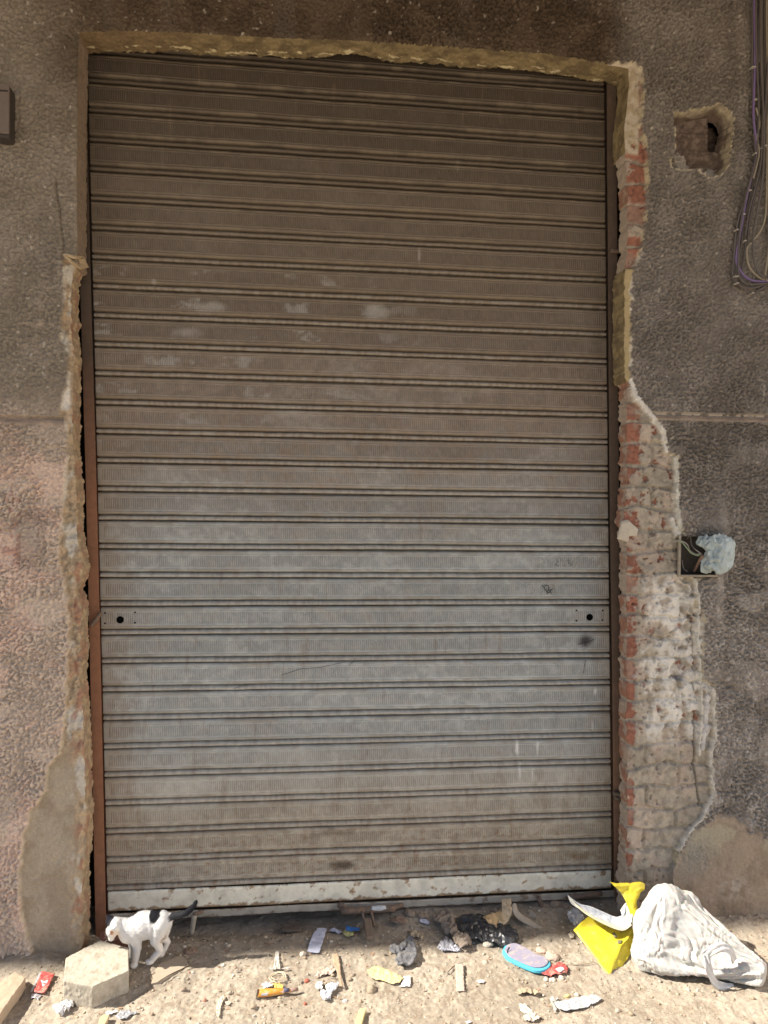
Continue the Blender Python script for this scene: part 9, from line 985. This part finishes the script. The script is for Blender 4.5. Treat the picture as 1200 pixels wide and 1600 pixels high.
# zoom 4 area
lit('yellow_paper', [(50,512),(75,495),(112,485),(150,500),(200,520),(268,552),(240,585),(200,590),(150,574),(110,562),(68,545)], O4, M_yp, 'creased pale yellow paper lying below the grey rubber piece', 'paper', crumple=0.0025, fs=0.025, seed=23)
lit('card_piece', [(262,540),(308,535),(304,602),(240,600),(262,575)], O4, M_whp, 'small off-white card tucked against the creased yellow paper', 'card', crumple=0.0015, seed=24)
gr_ = lit('rubber_piece', [(212,470),(240,410),(262,370),(290,332),(318,335),(336,380),(342,440),(320,485),(285,497),(235,498)], O4, M_dk, 'torn dark grey rubber sole at the edge of the shade', 'rubber sole', crumple=0.003, fs=0.03, seed=25, lift=0.008, thick=0.004, curl=0.004)
sheet('torn_flap', gp(Z3([(180,398),(188,372),(215,366),(228,378),(284,340),(276,378),(240,412),(212,425),(192,415)], *O4), .012), M_dk, gr_, crumple=0.004, fs=0.02, seed=26, lift=0.014, thick=0.003)
lit('foil_wad', [(460,382),(480,345),(510,314),(532,325),(555,345),(600,388),(596,402),(560,400),(520,392),(490,396)], O4, mat('speckled_foil', (0.60, 0.60, 0.66), rough=0.35, metal=0.4, var=0.4, scale=300, bump=0.6, col2=(0.2, 0.2, 0.24), c2s=160, c2t=(.52, .6)), 'triangular crumpled silver foil below the dusty rag', 'foil', crumple=0.005, fs=0.008, seed=27, dome=0.006)
lit('rag', [(432,205),(470,175),(520,165),(560,190),(580,250),(600,285),(660,310),(664,345),(640,368),(600,378),(560,345),(545,300),(505,285),(480,240),(445,225)], O4, M_gry, 'dusty brown-grey rag lying at the foot of the shutter', 'rag', crumple=0.010, fs=0.03, seed=28, lift=0.004, dome=0.008, z=0.02)
lit('paper_scrap', [(358,215),(362,198),(395,202),(418,215),(412,226),(375,222)], O4, M_lav, 'lavender paper bit under the shutter foot left of the rag', 'paper', crumple=0.002, seed=29, z=0.02, step=0.0015)
bb = lit('black_bag', [(575,190),(600,165),(650,158),(700,160),(750,160),(785,185),(840,205),(885,215),(930,250),(938,280),(922,308),(880,328),(830,326),(780,318),(720,308),(660,290),(610,285),(590,255),(575,225)], O4, M_blk, 'crumpled black plastic bag at the foot of the shutter', 'plastic bag', z=0.035, crumple=0.008, fs=0.045, seed=30, step=0.002, lift=0.004, dome=0.022)
bp_ = thing('brown_paper', 'crumpled tan paper standing on the black plastic bag', 'paper', tuple(G(780, 1440, .03)))
Q4 = lambda L: [(560+a/3.75, 1380+b/3.75, Y) for a, b, Y in L]
loft('paper_fold', Q4([(728,190,-.125),(762,178,-.12),(800,172,-.11),(832,150,-.09)]), Q4([(770,250,-.155),(790,276,-.165),(830,290,-.17),(856,272,-.165)]), M_brn, bp_, (0, -.012, .004), 0.005, 0.03, 0.0008, 36, 20, 7)
loft('paper_fold', Q4([(838,100,-.045),(866,90,-.045),(894,92,-.045)]), Q4([(820,230,-.15),(860,240,-.15),(884,205,-.13)]), P_('cream_scrap', (0.58, 0.46, 0.31)), bp_, (0.003, -.012, .0), 0.004, 0.03, 0.0008, 20, 26, 9)
loft('bark_peel', Q4([(900,130,-.08),(905,175,-.10),(945,220,-.115),(1010,255,-.135),(1060,275,-.15),(1098,290,-.16)]), Q4([(925,128,-.07),(938,168,-.08),(985,200,-.085),(1035,232,-.10),(1068,262,-.13),(1100,291,-.155)]), P_('pale_peel', (0.42, 0.36, 0.29), 0.8), None, (0, .0, .008), 0.001, 0.03, 0.003, 50, 10, 11); tag(bpy.data.objects['bark_peel'], 'curved pale peel like a crescent right of the black bag', 'peel')
loft('bark_peel', Q4([(1000,150,-.05),(1020,165,-.07),(1045,190,-.09)]), Q4([(1000,200,-.08),(1025,215,-.09),(1050,212,-.10)]), P_('pale_peel', (0.42, 0.36, 0.29), 0.8), None, (0, -.004, .003), 0.001, 0.03, 0.003, 20, 8, 12); tag(bpy.data.objects['bark_peel.001'], 'small pale curl against the shutter foot above the crescent peel', 'peel')
# flip-flop
ol = np.array(smoothpath([np.array([*G(560+a/3.75, 1380+b/3.75, .012)[:2], 0]) for a, b in [(842,398),(862,366),(915,356),(985,388),(1045,425),(1105,445),(1126,478),(1095,508),(1040,512),(975,490),(915,463),(868,436),(842,398)]], 6))[:-1, :2]
ff_ = thing('flip_flop', 'blue-soled flip-flop without straps in the sun below the black bag', 'flip-flop', tuple(G(820, 1500)))
cen_ = ol.mean(0)
prism('sole', [tuple(p) for p in ol], 0.002, 0.014, P_('turquoise_foam', (0.10, 0.46, 0.62), 0.7), ff_, 0.003)
prism('footbed', [tuple(cen_+(p-cen_)*0.90+np.array([.001, .003])) for p in ol], 0.0143, 0.018, P_('violet_grey_foam', (0.30, 0.28, 0.36), 0.8, col2=(0.42, 0.36, 0.34), c2s=50), ff_, 0.0015)
ribbon('strap_stub', [(796,1480,-.275),(793,1487,-.288),(796,1496,-.305),(801,1503,-.32)], 0.005, P_('dark_strap', (0.05, 0.06, 0.09)), ff_, 1, 0.0003)
r_ = lit('wrapper', [(20,572),(45,548),(70,530),(100,520),(128,514),(162,548),(150,568),(110,572),(62,582)], O5, M_red, 'crumpled red and white wrapper at the toe of the flip-flop', 'wrapper', crumple=0.004, fs=0.02, seed=31, lift=0.003, dome=0.004)
sheet('print', gp(Z3([(92,540),(128,528),(140,545),(112,556)], *O5), 0.016), P_('emblem_white', (0.72, 0.62, 0.62)), r_, crumple=0.001, seed=32, lift=0.0135, step=0.0015)
def txt(x, y, sd):
    u = (x-x.min())*0.97+(y-y.min())*0.25; w_ = (y-y.min())*0.97-(x-x.min())*0.25
    ln_ = (np.sin(w_/0.0075*2*math.pi) > 0.25)*(noise2(u/0.004, np.floor(w_/0.0075)*3.1, 5) > -0.1)*(sd < -0.004)
    return mix(np.tile([0.50, 0.51, 0.51], (len(x), 1)), (0.26, 0.27, 0.30), 0.7*ln_)
M_lbl = mat('printed_label', vcol=True, rough=0.6, var=0.05)
lit('label', [(85,718),(150,706),(232,694),(300,680),(336,704),(300,730),(222,756),(150,763),(105,752)], O5, M_lbl, 'creased white label with small print in the right foreground', 'label', crumple=0.0022, fs=0.03, seed=33, lift=0.004, step=0.0016, col=txt)
lit('plastic_bit', [(62,690),(80,682),(110,690),(100,705),(82,712),(100,752),(92,768),(74,722)], O5, M_clr, 'clear plastic bit at the left end of the printed label', 'plastic', crumple=0.003, fs=0.012, seed=34, step=0.0015)
lit('paper_wad', [(940,712),(975,704),(990,725),(1020,740),(1070,782),(1035,806),(985,804),(965,780),(990,762),(950,745)], O4, P_('dusty_white_paper', (0.62, 0.55, 0.46)), 'torn dusty white paper at the bottom edge left of the printed label', 'paper', crumple=0.005, fs=0.014, seed=35)
lit('leaf', [(918,648),(940,625),(990,618),(1040,625),(1068,642),(1040,655),(985,650),(940,660)], O4, P_('dry_leaf', (0.42, 0.34, 0.24), 0.7), 'dry curled leaf below the flip-flop', 'leaf', crumple=0.004, fs=0.02, seed=36, lift=0.004)
lit('cardboard_strip', [(568,476),(614,474),(622,642),(576,640)], O4, M_pink, 'wide pinkish cardboard strip lying below the silver foil', 'cardboard', crumple=0.001, seed=37, thick=0.002)
tag(tube('twig', gp(Z3([(522,522),(545,500),(572,478),(612,466)], *O4), .008), [.0012, .0015, .0008], P_('dark_twig', (0.07, 0.05, 0.035)), None, 5, 6), 'bent dark twig at the top of the wide cardboard strip', 'twig')
tag(tube('twig', gp(Z3([(145,524),(200,525),(250,520),(300,512)], *O5), .006), [.001, .0012, .0008], P_('pale_twig', (0.35, 0.27, 0.18)), None, 5, 6), 'thin straight twig between flip-flop and yellow box', 'twig')
lit('paper_chip', [(695,575),(715,568),(745,575),(735,586),(705,588)], O4, M_whp, 'small white chip right of the wide cardboard strip', 'paper', crumple=0.002, seed=38, step=0.0015)
lit('paper_chip', [(628,806),(648,796),(670,800),(655,814),(635,816)], O4, M_whp, 'small white chip at the very bottom edge near the centre', 'paper', crumple=0.002, seed=39, step=0.0015)
lit('masonry_flake', [(160,375),(170,360),(192,378),(188,395),(172,392)], O5, P_('pale_chip', (0.50, 0.44, 0.36)), 'small pale flake left of the yellow box', 'chip', crumple=0.002, seed=40, step=0.0015, thick=0.003)
M_st, M_stl, M_sr, M_sb = P_('tan_stone', (0.36, 0.29, 0.21), 0.95, bump=0.6), P_('pale_stone', (0.58, 0.52, 0.43), 0.95, bump=0.6), P_('brick_crumb', (0.40, 0.12, 0.08), 0.95), P_('brown_shard', (0.26, 0.18, 0.13), 0.8)
stone('stone', 297, 1484, 0.020, M_sb, 'flat brown shard on the shaded dirt behind the mortar slab', seed=41, flat=0.35, sc=(1.5, 0.8))
stone('stone', 288, 1480, 0.007, M_stl, 'tiny pale pebble at the left end of the flat brown shard', seed=42)
stone('stone', 581, 1544, 0.015, M_st, 'round tan stone casting a shadow below the yellow paper', seed=43, flat=0.8)
stone('stone', 479, 1531, 0.008, M_sr, 'dark red crumb of brick beside the smallest white wad', 'brick crumb', seed=44)
stone('stone', 477, 1566, 0.006, M_sr, 'red crumb of brick in the centre foreground below the orange tube', 'brick crumb', seed=45)
stone('stone', 796, 1470, 0.010, P_('orange_stone', (0.55, 0.32, 0.16)), 'orange pebble just below the black plastic bag', seed=46)
stone('stone', 762, 1476, 0.016, M_stl, 'pale lump below the left part of the black plastic bag', seed=47, sc=(1.2, .8)); stone('stone', 784, 1475, 0.008, M_stl, 'pale elongated chip between pale lump and orange pebble', seed=48, sc=(.5, 1.6))
for i, (a, b, r_, lb) in enumerate([(853,1527,.008,'leftmost of three pale pebbles under the red and white wrapper'), (863,1528,.010,'middle and largest of three pale pebbles under the red and white wrapper'), (877,1526,.010,'rightmost of three pale pebbles under the red and white wrapper')]):
    stone('stone', a, b, r_, M_stl, lb, seed=50+i, group='pale pebbles under the red wrapper', flat=.7)
stone('stone', 863, 1492, 0.022, P_('pink_rubble', (0.50, 0.38, 0.30), bump=.6), 'knobbly pink-white rubble lump above the red and white wrapper', seed=54, flat=.6, sc=(1.0, 1.1)); stone('stone', 846, 1484, 0.016, P_('pink_rubble', (0.50, 0.38, 0.30), bump=.6), 'knobbly pink-white rubble lump touching the flip-flop heel', seed=55)
stone('stone', 886, 1554, 0.009, P_('yellow_chip', (0.62, 0.50, 0.24)), 'yellowish chip above the printed label', seed=56, sc=(1.3, .7)); stone('stone', 901, 1552, 0.008, M_stl, 'pale chip above the middle of the printed label', seed=57)
stone('stone', 1000, 1509, 0.014, P_('cream_chip', (0.60, 0.50, 0.36)), 'cream chip under the lower left of the white carrier bag', seed=58, flat=.8)
stone('stone', 473, 1493, 0.010, M_stl, 'cream pebble left of the lavender strip foot', seed=59, flat=.8); stone('stone', 546, 1528, 0.008, M_st, 'tan pebble right of the narrow cardboard strip', seed=60, flat=.9); stone('stone', 396, 1573, 0.009, M_st, 'tan pebble in the foreground left of the orange tube', seed=61, flat=.9); stone('stone', 349, 1508, 0.007, M_stl, 'pale pebble at the shade edge behind the feather-like scrap', seed=62)
stone('stone', 539, 1562, 0.008, M_whp, 'white lump right below the largest frosty wad', seed=63); stone('stone', 612, 1487, 0.008, M_st, 'tan pebble left of the grey rubber sole', seed=64); stone('stone', 800, 1532, 0.007, M_st, 'tan pebble below the flip-flop', seed=65)
# rubble under the foot of the shutter on the right
M_rb = P_('foot_rubble', (0.28, 0.22, 0.17), 0.95, bump=.6)
for i, (a, b, r_) in enumerate([(640,1432,.02),(660,1436,.016),(625,1438,.014),(866,1420,.018),(900,1418,.02),(884,1424,.012)]): stone('rubble', a, b, r_, M_rb, ['dusty rubble lump between pull pipe and rag, largest', 'dusty rubble lump close left of the rag', 'dusty rubble lump right under the pull pipe end', 'rubble lump right of the crescent peel', 'larger rubble lump at the right shutter foot above the newspaper', 'smallest rubble lump beside the newspaper scrap'][i], 'rubble', seed=70+i, group='rubble at the shutter foot')
lit('shell', [(180,200),(210,180),(255,185),(285,200),(270,225),(240,215),(205,210)], O4, M_sb, 'brown broken shard under the shutter right of the pull pipe', 'shard', z=0.03, crumple=0.003, seed=80, lift=0.008)
lit('dry_leaf', [(298,290),(318,272),(350,285),(380,310),(372,328),(340,318),(310,322)], O4, P_('dry_leaf', (0.42, 0.34, 0.24), 0.7), 'dry crumpled leaf on shaded dirt above the grey rubber sole', 'leaf', crumple=0.006, fs=0.02, seed=81)

# straw, splinters and paper crumbs trodden into the dirt, past counting
sv = []; sf_ = []; sc_ = []; pal2 = np.array([(0.55, 0.47, 0.35), (0.30, 0.22, 0.15), (0.62, 0.60, 0.56), (0.40, 0.33, 0.25), (0.12, 0.10, 0.09), (0.45, 0.30, 0.20)])
for i in range(620):
    x = RS.uniform(-1.3, 1.6); y = -0.03-abs(RS.normal(0, 0.28)); z = float(ground_h(x, y))+0.002; a = RS.uniform(0, math.pi); L_ = RS.uniform(.003, .012)*(1.6 if i % 4 == 0 else 1); W_ = L_*(0.12 if i % 4 == 0 else RS.uniform(.3, .9))
    ca, sa = math.cos(a), math.sin(a); k = len(sv); t = RS.uniform(-.3, .5)
    for p, q, h in ((-1, -.8, 0), (.9, -1, .0), (1.1, .7, t), (0, 1.1, .2), (-.8, .9, .1)): sv.append((x+(p*L_*ca-q*W_*sa)/2, y+(p*L_*sa+q*W_*ca)/2, z+h*W_))
    for p, q, h in ((-1, -.8, 0), (.9, -1, .0), (1.1, .7, t), (0, 1.1, .2), (-.8, .9, .1)): sv.append((x+(p*L_*ca-q*W_*sa)/2, y+(p*L_*sa+q*W_*ca)/2, z+h*W_-.0012))
    sf_ += [(k, k+1, k+2, k+3, k+4), (k+9, k+8, k+7, k+6, k+5)]+[(k+j, k+5+j, k+5+(j+1) % 5, k+(j+1) % 5) for j in range(5)]; c_ = pal2[RS.choice(6)]; sc_ += [c_]*10
tag(mk('debris', sv, sf_, M_dirt, None, False, np.array(sc_)), 'tiny straws, splinters and crumbs trodden into the dirt', 'debris', kind='stuff')
